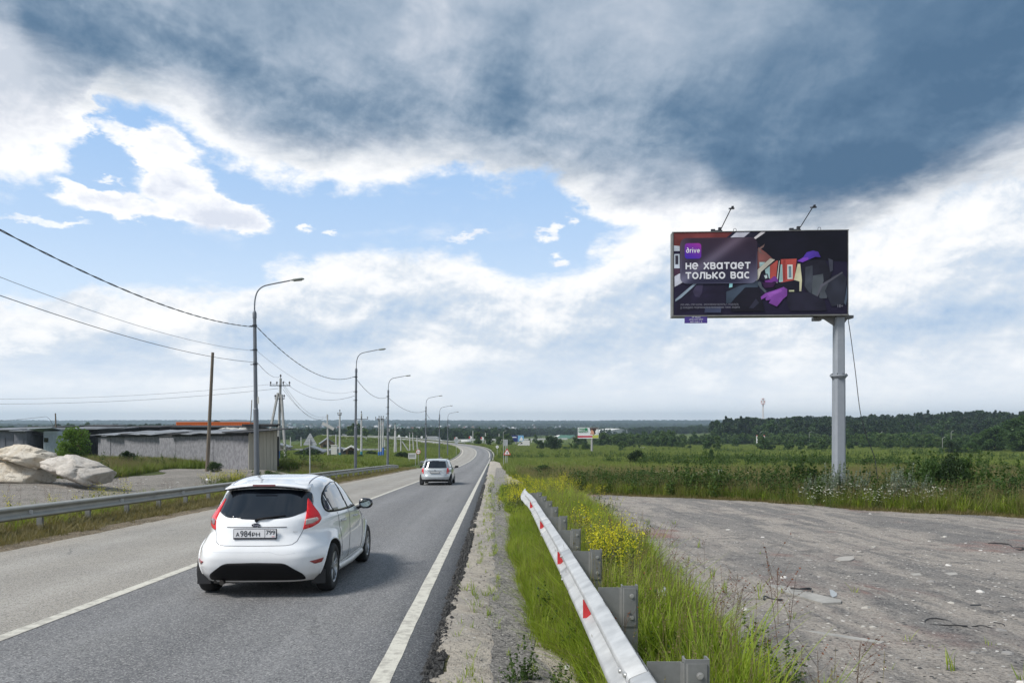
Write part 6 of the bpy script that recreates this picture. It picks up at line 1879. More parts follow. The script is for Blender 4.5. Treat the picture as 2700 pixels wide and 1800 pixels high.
# ---- white box van in the field road
def far_van():
    r_ = empty('delivery_van', onground(1381, 300) + Vector((0, 0, .0)), 0, 'white box van parked at the far end of the field', 'van')
    b = MB(); b.box((1.0, 0, 1.75), (2.8, 1.9, 2.0)); b.build('cargo_box', RFW, r_)
    b = MB(); b.prism([(-.4, .6), (-.4, 2.5), (-1.0, 2.0), (-2.3, 1.2), (-2.5, .6)], -.9, .9, 'y'); b.build('cab', RFW, r_)
    b = MB(); b.prism([(-.55, 1.5), (-.6, 2.1), (-1.0, 1.9), (-1.7, 1.4)], -.93, -.90, 'y'); b.build('cab_window', GLASS, r_)
    for x in (-1.6, 1.4):
        b = MB(); b.tube([(x, -.9, .4), (x, -.6, .4)], .4, 14); b.build('wheel', TYRE, r_)
far_van()
b = MB()
b.prism([(-2.0, 0), (2.0, 0), (1.6, .7), (1.0, 1.0), (-1.4, 1.0), (-1.9, .6)], -.85, .85, 'y')
tag(b.build('parked_car', RFW, loc=onground(1693, 270) - Vector((0, 0, .3))), 'white car roof half hidden in the tall grass far off', 'car')

# ---- far junction: overpass, retaining wall, tanks, barrier on the embankment
CW = pmat('bridge_concrete', (.36, .37, .38), .8, var=.12); CWL = pmat('bridge_concrete_light', (.52, .52, .52), .8, var=.08)
d = 315
r = empty('overpass', (at(1139, 0, d).x, d, at(0, 1166, d).z), 0, 'grey concrete overpass deck above the embankment', 'bridge')
def L(px, py): return ((px - 1139) / F * d, (1166 - py) / F * d)
b = MB(); b.prism([L(1124, 1151), L(1148, 1151), L(1153, 1154), L(1153, 1158), L(1128, 1158)], 0, 8, 'y'); b.build('deck', CW, r)
b = MB(); b.prism([L(1151, 1157), L(1156, 1157), L(1178, 1169), L(1151, 1169)], -1, 5, 'y'); b.build('wing_wall', CWL, r)
b = MB(); b.prism([L(1136, 1158), L(1150, 1158), L(1150, 1168), L(1136, 1168)], 2, 6, 'y'); b.build('abutment', ROOFD, r)
d = 330
r = empty('bridge_beam', (at(1246, 0, d).x, d, h1_(at(1246, 0, d).x, d)), 0, 'dark low bridge beam across the far junction', 'bridge')
zz = at(0, 1173, d).z - r.location.z
b = MB(); b.box((0, 0, zz + .4), (13.6, 3, .9)); b.build('beam', pmat('dark_beam', (.06, .065, .06), .8), r)
b = MB(); b.box((6.4, 0, zz - .1), (.9, 3.2, 2.0)); b.box((-6.2, 0, zz - .3), (.7, 3.2, 1.6)); b.build('pier', CW, r)
r = empty('storage_tank', onground(1228, 350), 0, 'pale horizontal storage tank behind the dark bridge beam', 'tank')
zz = at(0, 1164, 350).z - r.location.z
b = MB(); b.tube([(-2.2, 0, zz), (-2.0, 0, zz), (2.4, 0, zz), (2.6, 0, zz)], [.5, .85, .85, .5], 14); b.build('vessel', CWL, r)
b = MB(); [b.box((x, 0, zz - 1.2), (.3, .5, 1.6)) for x in (-1.5, 0, 1.6)]; b.build('support', CW, r)
r = empty('concrete_parapet', onground(1310, 430), 0, 'long pale concrete parapet stretching across the valley', 'parapet')
zz = at(0, 1158, 430).z - r.location.z
b = MB(); b.box((8, 0, zz), (66, .5, .9), ry=R(-.6)); [b.box((x, 0, zz - 1.4), (.5, .4, 2.4)) for x in np.arange(-22, 40, 7)]; b.build('rail', CWL, r)
s0e = float(arc[int(np.argmin(np.abs(ROAD[:, 1] - 262) + np.abs(ROAD[:, 0] + 21)))])
for off, lb in ((4.7, 'outer'), (-4.7, 'inner')):
    r = empty('crash_barrier', (0, 0, 0), 0, lb + ' pale crash barrier following the bend onto the embankment', 'guardrail')
    ss_ = np.arange(s0e, arc[-1], 2.0)
    b = MB(); b.tube([tuple(p) for p in road_at(ss_, off, .62)], .13, 5); b.build('beam', GALV, r)
    for s_ in ss_[::2]:
        p = road_at(s_, off, .15); b = MB(); b.box((0, 0, 0), (.12, .12, 1.0)); b.build('post', GALVD, r, tuple(p))
r = empty('boundary_fence', (at(860, 0, 212).x, 212, h1_(at(860, 0, 212).x, 212)), 0, 'long low grey fence across the meadow behind the poles', 'fence')
b = MB(); b.box((0, 0, 1.0), (34, .06, .45)); b.build('rail', CW, r)
for k in range(14): b = MB(); b.box((-16.5 + k * 2.54, .05, .6), (.16, .16, 1.4)); b.build('post', CW, r)

# ================================================================= litter on the lot and in the weeds
PLANK = pmat('grey_board', (.30, .29, .27), .85, var=.25, scale=9, stretch=(1, 1, 1))
def flat(name, label, pxs, mat, th=.012, cat='debris', lift=.035, curl=0):
    pts = [gp(x, y) for x, y in pxs]
    c_ = sum(pts, Vector()) / len(pts)
    b = MB(); n_ = len(pts)
    vs = [p - c_ + Vector((0, 0, lift - .02)) for p in pts] + [p - c_ + Vector((0, 0, lift - .02 + th + curl * (i % 2))) for i, p in enumerate(pts)]
    b.add(vs, [tuple(range(n_)), tuple(range(2 * n_ - 1, n_ - 1, -1))] + [(i, i + n_, (i + 1) % n_ + n_, (i + 1) % n_) for i in range(n_)])
    return tag(b.build(name, mat, loc=c_), label, cat)
flat('broken_board', 'long pointed grey board lying on the lot', [(2018, 1549), (2060, 1552), (2140, 1572), (2219, 1592), (2217, 1598), (2168, 1600), (2110, 1582), (2060, 1566)], PLANK, .035)
flat('bark_strip', 'thin curved grey strip in front of the long board', [(2119, 1669), (2160, 1673), (2235, 1684), (2332, 1700), (2322, 1704), (2240, 1692), (2160, 1679)], PLANK, .02)
flat('metal_disc', 'pale half moon plate beside the long board', [(2187, 1560), (2196, 1562), (2207, 1570), (2206, 1577), (2196, 1581), (2190, 1575)], SIGNBACK, .02)
flat('stone_slab', 'flat pale slab in the middle of the lot', [(2201, 1480), (2215, 1474), (2250, 1472), (2253, 1479), (2240, 1484), (2215, 1485)], pmat('pale_slab', (.36, .34, .31), .9, var=.1), .03)
flat('stone_slab', 'thin pale slab left of the middle slab', [(2118, 1480), (2130, 1479), (2145, 1481), (2135, 1483)], MATS['pale_slab'], .02)
flat('stone_slab', 'pale slab near the right edge of the lot', [(2490, 1515), (2520, 1514), (2527, 1519), (2505, 1522)], MATS['pale_slab'], .02)
flat('stone_slab', 'pale crumbly patch of stone right of the red dust', [(2400, 1517), (2425, 1516), (2430, 1521), (2408, 1523)], MATS['pale_slab'], .02)
flat('metal_bar', 'short black bar on the right of the lot', [(2558, 1600), (2587, 1600), (2587, 1603), (2558, 1603)], BLACK, .02)
flat('kerb_block', 'white concrete kerb block at the edge of the lot on the right', [(2605, 1352), (2640, 1354), (2700, 1360), (2740, 1364), (2740, 1368), (2700, 1364), (2640, 1358), (2605, 1355)], WHW, .10)
flat('kerb_block', 'pale kerb slab lying in the weeds behind the lot', [(2380, 1320), (2446, 1320), (2446, 1323), (2384, 1323)], WHW, .08)
flat('flat_stone', 'white crushed cup on the sand beside the near barrier', [(1486, 1765), (1496, 1762), (1504, 1768), (1500, 1774), (1490, 1772)], WHITE, .02)
flat('broken_board', 'dark wet board scrap near the left rim of the lot', [(1662, 1388), (1672, 1387), (1673, 1391), (1663, 1391)], BLACK, .02)
flat('paper_scrap', 'yellow scrap on the verge beside the road edge line', [(1208, 1440), (1225, 1438), (1240, 1436), (1226, 1442)], BLACK, .01)
def cord(label, pxs, r_, mat, z=.045):
    pts = [gp(x, y) + Vector((0, 0, z + .012 * math.sin(i * 1.7))) for i, (x, y) in enumerate(pxs)]
    b = MB(); b.tube([tuple(p) for p in catmull(pts, 5)], r_, 6)
    return tag(b.build('rubber_cord', mat), label, 'cord')
cord('black cord curling into a loop at the right of the lot', [(2551, 1661), (2525, 1660), (2470, 1654), (2441, 1648), (2444, 1642), (2470, 1640), (2505, 1644), (2514, 1652), (2550, 1661)], .006, BLACK, .035)
cord('black cord tail ending in a thin ring', [(2562, 1660), (2590, 1660), (2620, 1664), (2646, 1660), (2645, 1655), (2620, 1651)], .005, BLACK, .035)
cord('black rubber strip near the right edge of the lot', [(2605, 1436), (2640, 1438), (2662, 1440), (2672, 1448), (2690, 1455), (2699, 1450), (2675, 1447)], .013, BLACK, .035)
cord('bent strap lying on the long board', [(2085, 1566), (2120, 1571), (2136, 1568), (2136, 1563), (2110, 1568)], .010, BLACK, .075)
cord('twisted rusty wire left of the long board', [(2014, 1590), (2016, 1584), (2030, 1586), (2044, 1588), (2062, 1592)], .010, DARKM, .05)
TEALB = pmat('teal_bag', (.20, .42, .42), .6, var=.2)
def rg_(px, py): return gp(px, py)
rag('teal plastic bag caught in the weeds under the billboard column', gp(2211, 1312) + Vector((0, 0, .35)), .55, TEALB, 1, 'plastic_bag')
rag('flattened teal bag at the rim of the lot', gp(2467, 1346), .45, TEALB, 2, 'plastic_bag')
rag('grey crushed plastic bottle at the rim of the lot', gp(2389, 1346), .40, pmat('grey_plastic', (.38, .37, .37), .5), 3, 'crushed_bottle', 'bottle')
rag('white crumpled bag in the tall grass right of the barrier', gp(1745, 1668) + Vector((0, 0, .30)), .17, WHITE, 4, 'plastic_bag', flat=.9)
rag('white litter in weeds at far right', gp(2632, 1338), .25, WHITE, 5, 'plastic_bag')
rag('orange scrap at the rim of the lot', gp(2352, 1342), .14, pmat('orange_scrap', (.55, .22, .06), .6), 6, 'scrap')
rag('blue scrap at the rim of the lot', gp(2248, 1338), .18, pmat('blue_scrap', (.12, .25, .40), .6), 7, 'scrap')
rag('small white bag near the road end of the yard', gp(548, 1267), .30, WHITE, 8, 'plastic_bag')
rag('dark soil heap at the corner of the lot', gp(1860, 1310), 1.1, BLACK, 9, 'soil_heap', 'soil heap', flat=.25)
# chips of stone
def chips(name, label, fn, n_, smin, smax, mats, seed, dz=.03):
    rg2 = np.random.default_rng(seed); b = MB(); b.mi = 0
    for i in range(n_):
        x, y = fn(rg2)
        s_ = rg2.uniform(smin, smax) ** 1.0
        k = rg2.integers(4, 7); a0 = rg2.uniform(0, 6)
        b.mi = int(rg2.integers(0, len(mats)))
        z = h1_(x, y) + dz if n_ < 200 else None
        b._pend = None
        top = [(x + s_ * math.cos(a0 + 2 * PI * j / k) * rg2.uniform(.6, 1.2), y + s_ * .7 * math.sin(a0 + 2 * PI * j / k) * rg2.uniform(.6, 1.2)) for j in range(k)]
        zz_ = PZ(x, y) + dz
        vs = [(p[0], p[1], zz_ - .01) for p in top] + [(x + (p[0] - x) * .7, y + (p[1] - y) * .7, zz_ + s_ * rg2.uniform(.12, .38)) for p in top]
        b.add(vs, [tuple(range(k, 2 * k))] + [(j, (j + 1) % k, (j + 1) % k + k, j + k) for j in range(k)])
    return tag(b.build(name, mats, fixn=False), label, kind='stuff')
_px = np.arange(-45, 46, .4); _py = np.arange(-2, 62, .4)
_gx, _gy = np.meshgrid(_px, _py); _gz = H(_gx.ravel(), _gy.ravel()).reshape(_gx.shape)
def PZ(x, y):
    i = min(max((y - _py[0]) / .4, 0), len(_py) - 2); j = min(max((x - _px[0]) / .4, 0), len(_px) - 2)
    i0, j0 = int(i), int(j); fi, fj = i - i0, j - j0
    return (_gz[i0, j0] * (1 - fj) + _gz[i0, j0 + 1] * fj) * (1 - fi) + (_gz[i0 + 1, j0] * (1 - fj) + _gz[i0 + 1, j0 + 1] * fj) * fi
CH1 = [pmat('chip_pale', (.46, .44, .40), .9), pmat('chip_grey', (.26, .25, .24), .9), pmat('chip_dark', (.07, .07, .072), .9), pmat('chip_white', (.58, .56, .53), .8)]
def lotpt(rg2):
    while True:
        y = 4.5 + 22 * rg2.random() ** 1.3; x = rg2.uniform(2.5, .72 * y + 1.5)
        if x < 2.4: continue
        vy = np.interp(x, [p[0] for p in VL], [p[1] for p in VL])
        if y < vy - .3: return x, y
chips('stone_chips', 'pale and dark stone chips scattered over the lot', lotpt, 2800, .008, .032, [CH1[0], CH1[1], CH1[2], CH1[1], CH1[3], CH1[2]], 1, .026)
chips('stone_chips', 'larger pale stones here and there on the lot', lotpt, 60, .03, .075, [CH1[0], CH1[3], CH1[1]], 2)
chips('gravel', 'loose grit and pebbles on the sandy shoulder', lambda g: (lambda y: (float(cx(y)) + g.normal(4.85, .22), y))(4 + 26 * g.random() ** 1.5), 3600, .006, .017, [CH1[1], CH1[2], CH1[0], CH1[1]], 3, .032)
chips('yard_stones', 'scattered stones on the left yard', lambda g: (g.uniform(-26, -12.8), g.uniform(15, 34)), 500, .02, .08, CH1, 4)
# ================================================================= vegetation
def hidden_coll(name):
    return bpy.data.collections.new(name)
def plant_obj(coll, me, mats, name):
    for m_ in mats: me.materials.append(m_)
    o_ = bpy.data.objects.new(name, me)
    coll.objects.link(o_)
    return o_
def scatter(name, pts, coll, nvar, smin, smax, label, seed=0, tilt=.12, kind='stuff', scales=None, zs=None):
    rg2 = np.random.default_rng(seed)
    n_ = len(pts)
    me = bpy.data.meshes.new(name)
    me.vertices.add(n_); me.vertices.foreach_set('co', np.asarray(pts, dtype=np.float32).ravel())
    a = me.attributes.new('rot', 'FLOAT_VECTOR', 'POINT'); r_ = np.stack([rg2.normal(0, tilt, n_), rg2.normal(0, tilt, n_), rg2.uniform(0, 2 * PI, n_)], 1); a.data.foreach_set('vector', r_.astype(np.float32).ravel())
    sc = scales if scales is not None else rg2.uniform(smin, smax, n_)
    sv = np.stack([sc, sc, sc * (zs if zs is not None else rg2.uniform(.8, 1.25, n_))], 1)
    a = me.attributes.new('scl', 'FLOAT_VECTOR', 'POINT'); a.data.foreach_set('vector', sv.astype(np.float32).ravel())
    a = me.attributes.new('vi', 'INT', 'POINT'); a.data.foreach_set('value', rg2.integers(0, nvar, n_).astype(np.int32))
    o_ = bpy.data.objects.new(name, me); COL.objects.link(o_)
    g = bpy.data.node_groups.new(name + '_nodes', 'GeometryNodeTree')
    g.interface.new_socket('Geometry', in_out='INPUT', socket_type='NodeSocketGeometry'); g.interface.new_socket('Geometry', in_out='OUTPUT', socket_type='NodeSocketGeometry')
    n = NT(g)
    gi = n.n('NodeGroupInput'); go = n.n('NodeGroupOutput')
    ci = n.n('GeometryNodeCollectionInfo', {}); ci.inputs['Collection'].default_value = coll; ci.inputs['Separate Children'].default_value = True; ci.inputs['Reset Children'].default_value = True
    iop = n.n('GeometryNodeInstanceOnPoints')
    def attr(nm, ty):
        x = n.n('GeometryNodeInputNamedAttribute', {'data_type': ty}); x.inputs['Name'].default_value = nm
        return [s_ for s_ in x.outputs if s_.enabled and s_.name == 'Attribute'][0]
    g.links.new(gi.outputs[0], iop.inputs['Points']); g.links.new(ci.outputs[0], iop.inputs['Instance'])
    iop.inputs['Pick Instance'].default_value = True
    g.links.new(attr('vi', 'INT'), iop.inputs['Instance Index']); g.links.new(attr('rot', 'FLOAT_VECTOR'), iop.inputs['Rotation']); g.links.new(attr('scl', 'FLOAT_VECTOR'), iop.inputs['Scale'])
    g.links.new(iop.outputs[0], go.inputs[0])
    md = o_.modifiers.new('scatter', 'NODES'); md.node_group = g
    return tag(o_, label, kind=kind)

# ---- leaf materials
GR_A = leafmat('grass_fresh', [(.14, .22, .018), (.22, .31, .026), (.30, .38, .045), (.38, .42, .08)], .45)
GR_B = leafmat('grass_meadow', [(.09, .15, .020), (.14, .205, .030), (.19, .24, .046), (.26, .26, .09)], .4)
GR_D = leafmat('grass_dry', [(.19, .16, .075), (.25, .21, .10), (.15, .14, .05)], .3)
GR_O = leafmat('grass_olive', [(.15, .13, .045), (.20, .165, .07), (.11, .125, .03)], .35)
WEED = leafmat('weed_leaf', [(.035, .075, .014), (.055, .105, .018), (.08, .135, .026)], .35)
ART = leafmat('wormwood', [(.15, .19, .14), (.20, .24, .18), (.11, .15, .10)], .3)
YEL = leafmat('yellow_flower', [(.62, .58, .02), (.72, .66, .04)], .4)
WHF = leafmat('white_flower', [(.75, .75, .70), (.68, .68, .62)], .3)
STEM = pmat('dry_stem', (.11, .07, .045), .8, var=.3)
STEMG = leafmat('green_stem', [(.09, .12, .04), (.12, .14, .05)], .2)
RUSTW = leafmat('dock_seed', [(.16, .05, .025), (.20, .075, .035)], .2)
LF_D = leafmat('leaf_dark', [(.014, .032, .010), (.024, .050, .013), (.036, .066, .018)], .25)
LF_M = leafmat('leaf_mid', [(.030, .070, .016), (.050, .100, .024), (.075, .128, .034)], .3)
LF_L = leafmat('leaf_light', [(.08, .15, .02), (.12, .21, .03), (.17, .26, .045)], .4)
LF_P = leafmat('leaf_pine', [(.012, .026, .014), (.020, .038, .018), (.030, .050, .022)], .1)
BARK = pmat('bark', (.08, .065, .05), .9, var=.3)

def blades(n_, h0, h1, rad, w_, seed, lean=.35, curl=.5, mi=0, V=None, Fc=None, M=None):
    rg2 = np.random.default_rng(seed)
    for i in range(n_):
        a = rg2.uniform(0, 2 * PI); rr = rad * math.sqrt(rg2.random())
        x, y = rr * math.cos(a), rr * math.sin(a)
        h_ = rg2.uniform(h0, h1); la = rg2.uniform(0, 2 * PI); ln = rg2.normal(0, lean) * h_; cu = rg2.uniform(.2, 1) * curl * h_
        dx_, dy_ = math.cos(la), math.sin(la); px_, py_ = -dy_ * w_ / 2, dx_ * w_ / 2
        b0_ = len(V)
        for t, ww in ((0, .9), (.45, 1), (.8, .6)):
            o1 = ln * t + cu * t * t
            V.append((x + dx_ * o1 - px_ * ww, y + dy_ * o1 - py_ * ww, h_ * t * (1 - .12 * t)))
            V.append((x + dx_ * o1 + px_ * ww, y + dy_ * o1 + py_ * ww, h_ * t * (1 - .12 * t)))
        o1 = ln + cu; V.append((x + dx_ * o1, y + dy_ * o1, h_ * .9))
        Fc += [(b0_, b0_ + 1, b0_ + 3, b0_ + 2), (b0_ + 2, b0_ + 3, b0_ + 5, b0_ + 4), (b0_ + 4, b0_ + 5, b0_ + 6)]; M += [mi] * 3
def leafquads(cs, s_, rg2, mi, V, Fc, M, flatz=.5):
    for c_ in cs:
        u_ = rg2.normal(size=3); u_[2] *= flatz; u_ /= np.linalg.norm(u_)
        v_ = rg2.normal(size=3); v_ -= u_ * (v_ @ u_); v_ /= np.linalg.norm(v_)
        k = s_ * rg2.uniform(.6, 1.3); b0_ = len(V)
        for (a, b_) in ((-1, 0), (0, -.55), (1, 0), (0, .55)):
            V.append(tuple(c_ + u_ * a * k + v_ * b_ * k))
        Fc.append((b0_, b0_ + 1, b0_ + 2, b0_ + 3)); M.append(mi)
def mk(name, V, Fc, M):
    me = bpy.data.meshes.new(name); me.from_pydata(V, [], Fc); me.polygons.foreach_set('material_index', M); return me
def stem(V, Fc, M, p0_, p1_, w_, mi):
    p0_ = np.array(p0_, float); p1_ = np.array(p1_, float); b0_ = len(V)
    for k in range(3):
        a = 2 * PI * k / 3; o2 = np.array([math.cos(a), math.sin(a), 0]) * w_
        V.append(tuple(p0_ + o2)); V.append(tuple(p1_ + o2 * .5))
    for k in range(3):
        a, b_ = 2 * k, 2 * ((k + 1) % 3); Fc.append((b0_ + a, b0_ + b_, b0_ + b_ + 1, b0_ + a + 1)); M.append(mi)
def variants(cname, fn, n_, mats):
    c_ = hidden_coll(cname)
    for i in range(n_):
        V, Fc, M = [], [], []
        fn(i, V, Fc, M)
        plant_obj(c_, mk(cname, V, Fc, M), mats, '%s_%02d' % (cname, i))
    return c_
def v_grass(i, V, Fc, M):
    blades(20, .14, .52, .085, .0085, i, .42, .6, 0, V, Fc, M); blades(6, .06, .34, .10, .006, 100 + i, .8, .9, 1, V, Fc, M)
    rg2 = np.random.default_rng(i)
    if i % 3 == 0:
        for k in range(2):
            x, y = rg2.normal(0, .05, 2); h_ = rg2.uniform(.45, .68); l_ = rg2.normal(0, .07, 2)
            stem(V, Fc, M, (x, y, 0), (x + l_[0], y + l_[1], h_), .0018, 1)
            leafquads([np.array((x + l_[0] * t, y + l_[1] * t, h_ * t)) for t in (.86, .90, .94, .98)], .007, rg2, 1, V, Fc, M)
C_G = variants('fresh_grass', v_grass, 6, [GR_A, GR_D])
def v_short(i, V, Fc, M):
    blades(20, .04, .15, .10, .006, i, .6, .8, 0, V, Fc, M); blades(12, .03, .12, .12, .005, 50 + i, .9, .9, 1, V, Fc, M)
C_S = variants('short_grass', v_short, 5, [GR_O, GR_D])
def v_sprout(i, V, Fc, M):
    blades(9, .05, .20, .035, .007, i, .5, .5, 0, V, Fc, M)
C_SP = variants('sprout', v_sprout, 4, [GR_A])
def v_mead(i, V, Fc, M):
    blades(46, .25, .75, .22, .014, i, .28, .4, 0, V, Fc, M); blades(8, .35, .85, .22, .008, 70 + i, .3, .4, 1, V, Fc, M)
    rg2 = np.random.default_rng(i + 9)
    for k in range(4):
        x, y = rg2.normal(0, .12, 2); h_ = rg2.uniform(.6, .95)
        stem(V, Fc, M, (x, y, 0), (x + rg2.normal(0, .05), y, h_), .003, 1)
        leafquads([np.array((x, y, h_ - t)) + rg2.normal(0, .008, 3) for t in (0, .03, .06, .09, .12)], .014, rg2, 1, V, Fc, M)
C_M = variants('meadow_grass', v_mead, 6, [GR_B, GR_D])
def v_far(i, V, Fc, M):
    blades(70, .35, .95, 1.0, .05, i, .25, .35, 0, V, Fc, M); blades(26, .5, 1.05, 1.0, .035, 70 + i, .25, .35, 1, V, Fc, M)
C_F = variants('far_grass', v_far, 5, [GR_B, GR_O])
def v_weed(i, V, Fc, M):
    rg2 = np.random.default_rng(i + 300)
    for k in range(6):
        x, y = rg2.normal(0, .10, 2); h_ = rg2.uniform(.45, 1.0); lx_, ly_ = rg2.normal(0, .12, 2)
        stem(V, Fc, M, (x, y, 0), (x + lx_, y + ly_, h_), .005, 1)
        ts = rg2.uniform(.12, 1, 34)
        leafquads([np.array((x + lx_ * t, y + ly_ * t, h_ * t)) + rg2.normal(0, .055 * (1.25 - t), 3) for t in ts], .040, rg2, 0, V, Fc, M)
    blades(14, .2, .5, .2, .012, i, .4, .5, 0, V, Fc, M)
GR_F = leafmat('grass_far', [(.12, .185, .032), (.165, .225, .042), (.20, .24, .055), (.23, .24, .08)], .35)
C_F2 = variants('distant_grass', v_far, 5, [GR_F, GR_F])
C_W = variants('leafy_weed', v_weed, 6, [WEED, STEMG])
def v_art(i, V, Fc, M):
    rg2 = np.random.default_rng(i + 500)
    for k in range(9):
        x, y = rg2.normal(0, .12, 2); h_ = rg2.uniform(.6, 1.15); lx_, ly_ = rg2.normal(0, .10, 2)
        stem(V, Fc, M, (x, y, 0), (x + lx_, y + ly_, h_), .005, 0)
        leafquads([np.array((x + lx_ * t, y + ly_ * t, h_ * t)) + rg2.normal(0, .035 * (1.3 - t), 3) for t in rg2.uniform(.1, 1, 60)], .026, rg2, 0, V, Fc, M)
C_A = variants('wormwood_plant', v_art, 4, [ART])
def v_yel(i, V, Fc, M):
    rg2 = np.random.default_rng(i + 700)
    for k in range(5):
        x, y = rg2.normal(0, .08, 2); h_ = rg2.uniform(.45, .8); lx_, ly_ = rg2.normal(0, .12, 2)
        stem(V, Fc, M, (x, y, 0), (x + lx_, y + ly_, h_), .003, 0)
        leafquads([np.array((x + lx_ * t, y + ly_ * t, h_ * t)) + rg2.normal(0, .03, 3) for t in rg2.uniform(.1, .8, 14)], .028, rg2, 0, V, Fc, M)
        leafquads([np.array((x + lx_ * t, y + ly_ * t, h_ * t)) + rg2.normal(0, .035, 3) for t in rg2.uniform(.72, 1.05, 26)], .013, rg2, 1, V, Fc, M)
C_Y = variants('yellow_cress', v_yel, 5, [STEMG, YEL])
def v_wh(i, V, Fc, M):
    rg2 = np.random.default_rng(i + 800)
    for k in range(6):
        x, y = rg2.normal(0, .14, 2); h_ = rg2.uniform(.35, .75); lx_, ly_ = rg2.normal(0, .08, 2)
        stem(V, Fc, M, (x, y, 0), (x + lx_, y + ly_, h_), .003, 0)
        leafquads([np.array((x + lx_ * t, y + ly_ * t, h_ * t)) + rg2.normal(0, .03, 3) for t in rg2.uniform(.1, .8, 12)], .022, rg2, 0, V, Fc, M)
        leafquads([np.array((x + lx_, y + ly_, h_)) + rg2.normal(0, .022, 3) * (1, 1, .3) for _ in range(6)], .020, rg2, 1, V, Fc, M, .2)
C_WH = variants('white_flower_plant', v_wh, 4, [STEMG, WHF])
def v_dry(i, V, Fc, M):
    rg2 = np.random.default_rng(i + 900)
    x = y = 0; h_ = rg2.uniform(.6, .95)
    stem(V, Fc, M, (0, 0, 0), (rg2.normal(0, .05), 0, h_), .004, 0)
    for k in range(9):
        t = rg2.uniform(.3, .95); a = rg2.uniform(0, 2 * PI); l_ = rg2.uniform(.08, .28)
        p0_ = np.array((0, 0, h_ * t)); p1_ = p0_ + np.array((math.cos(a) * l_, math.sin(a) * l_, l_ * 1.1)); stem(V, Fc, M, p0_, p1_, .002, 0)
        leafquads([p0_ + (p1_ - p0_) * q_ for q_ in (.5, .7, .85, 1)], .012, rg2, 1, V, Fc, M)
C_DR = variants('dry_stalk', v_dry, 5, [STEM, RUSTW])

# ---- where things grow
def frust(x, y, pad=1.5):
    return np.abs(x) < .72 * y + pad
def pts_rect(n_, x0, x1, y0, y1, seed, keep=None, bias=1.0):
    rg2 = np.random.default_rng(seed)
    x = rg2.uniform(x0, x1, n_); y = y0 + (y1 - y0) * rg2.random(n_) ** bias
    k = frust(x, y)
    if keep is not None: k &= keep(x, y, rg2.random(n_))
    x, y = x[k], y[k]
    return np.column_stack([x, y, H(x, y) - .01])
def rr_(x, y): return x - cx(y)
def strip(x, y, u_):                                     # grass either side of the near barrier
    r_ = rr_(x, y); n1 = fbm(x * 1.1, y * .7, 4)
    lft = 5.02 + .30 * np.exp(-((y - 5.6) / 1.3) ** 2) + (n1 - .5) * .55
    rgt = np.interp(y, [2, 7, 12, 20, 30, 38], [1.75, 1.85, 2.05, 2.3, 2.55, 2.4]) + (fbm(x * .7 + 7, y * .5, 4) - .5) * .9
    return (r_ > lft) & (x < rgt) & (y < 38.5)
P1 = np.vstack([pts_rect(15000, -1.2, 3.2, 3.2, 12, 1, lambda x, y, u_: strip(x, y, u_) & (fbm(x * 2, y * 2) > .40)), pts_rect(16000, -1.6, 3.2, 12, 38.5, 2, lambda x, y, u_: strip(x, y, u_))])
sc = (.62 + .55 * sstep(.45, .95, P1[:, 0]) ) * (.75 + .5 * fbm(P1[:, 0] * 1.3, P1[:, 1] * 1.3)) * (1 - .35 * sstep(1.9, 2.6, P1[:, 0]))
scatter('roadside_grass', P1, C_G, 6, 1, 1, 'bright green grass growing round the near crash barrier', 1, scales=sc)
P2 = pts_rect(9000, -2.6, 1.6, 4, 60, 3, lambda x, y, u_: (rr_(x, y) > 4.22) & (rr_(x, y) < 5.5) & (u_ < .10 + .9 * (np.abs(rr_(x, y) - 4.52) < .16) * (fbm(x * 3, y * .6) > .42)), 1.7)
scatter('shoulder_sprouts', P2, C_SP, 4, .5, 1.0, 'sparse green sprouts in the sandy shoulder', 2)
P3 = pts_rect(5200, -1, 4.5, 4, 26, 4, lambda x, y, u_: (x > 1.55 + (fbm(x, y) - .5) * .6) & (u_ < .75 * np.exp(-np.maximum(0, x - 1.7) * 2.0)))
scatter('lot_edge_sprouts', P3, C_SP, 4, .5, 1.3, 'thin grass creeping onto the rim of the lot', 3)
# yellow cress, dry stalks, leafy weeds by the barrier
def cluster(spots, n_, seed):
    rg2 = np.random.default_rng(seed); out = []
    for (x, y, sx_, sy_, k) in spots:
        out.append(np.column_stack([rg2.normal(x, sx_, k), rg2.normal(y, sy_, k)]))
    q = np.vstack(out)
    return np.column_stack([q, H(q[:, 0], q[:, 1]) - .01])
scatter('yellow_cress_plants', cluster([(1.38, 10.0, .14, .6, 16), (1.60, 11.4, .18, .7, 14), (1.2, 13.0, .3, 1, 4), (.9, 26, .6, 3.0, 26), (1.8, 30, .7, 3.0, 28), (.3, 33, .5, 2, 20), (.2, 23.5, .25, .8, 16)], 0, 5), C_Y, 5, .8, 1.15, 'yellow flowering cress beside the crash barrier', 5)
scatter('yellow_cress_plants', cluster([(-13.3, 34.0, .5, .8, 26), (-12.0, 22, .2, 1.5, 5), (-11.6, 19, .2, 1, 4)], 0, 6), C_Y, 5, .7, 1.1, 'yellow flowering weeds along the left barrier', 6)
scatter('dry_stalks', cluster([(1.65, 14.5, .45, 1.8, 16), (2.0, 9.0, .25, 1.6, 12), (1.95, 6.2, .25, .9, 10), (2.3, 11.5, .3, 2, 8), (2.4, 8, .3, 1.5, 7), (.8, 5.5, .2, .5, 3)], 0, 7), C_DR, 5, .6, 1.0, 'dry brown stalks between the barrier and the lot', 7)
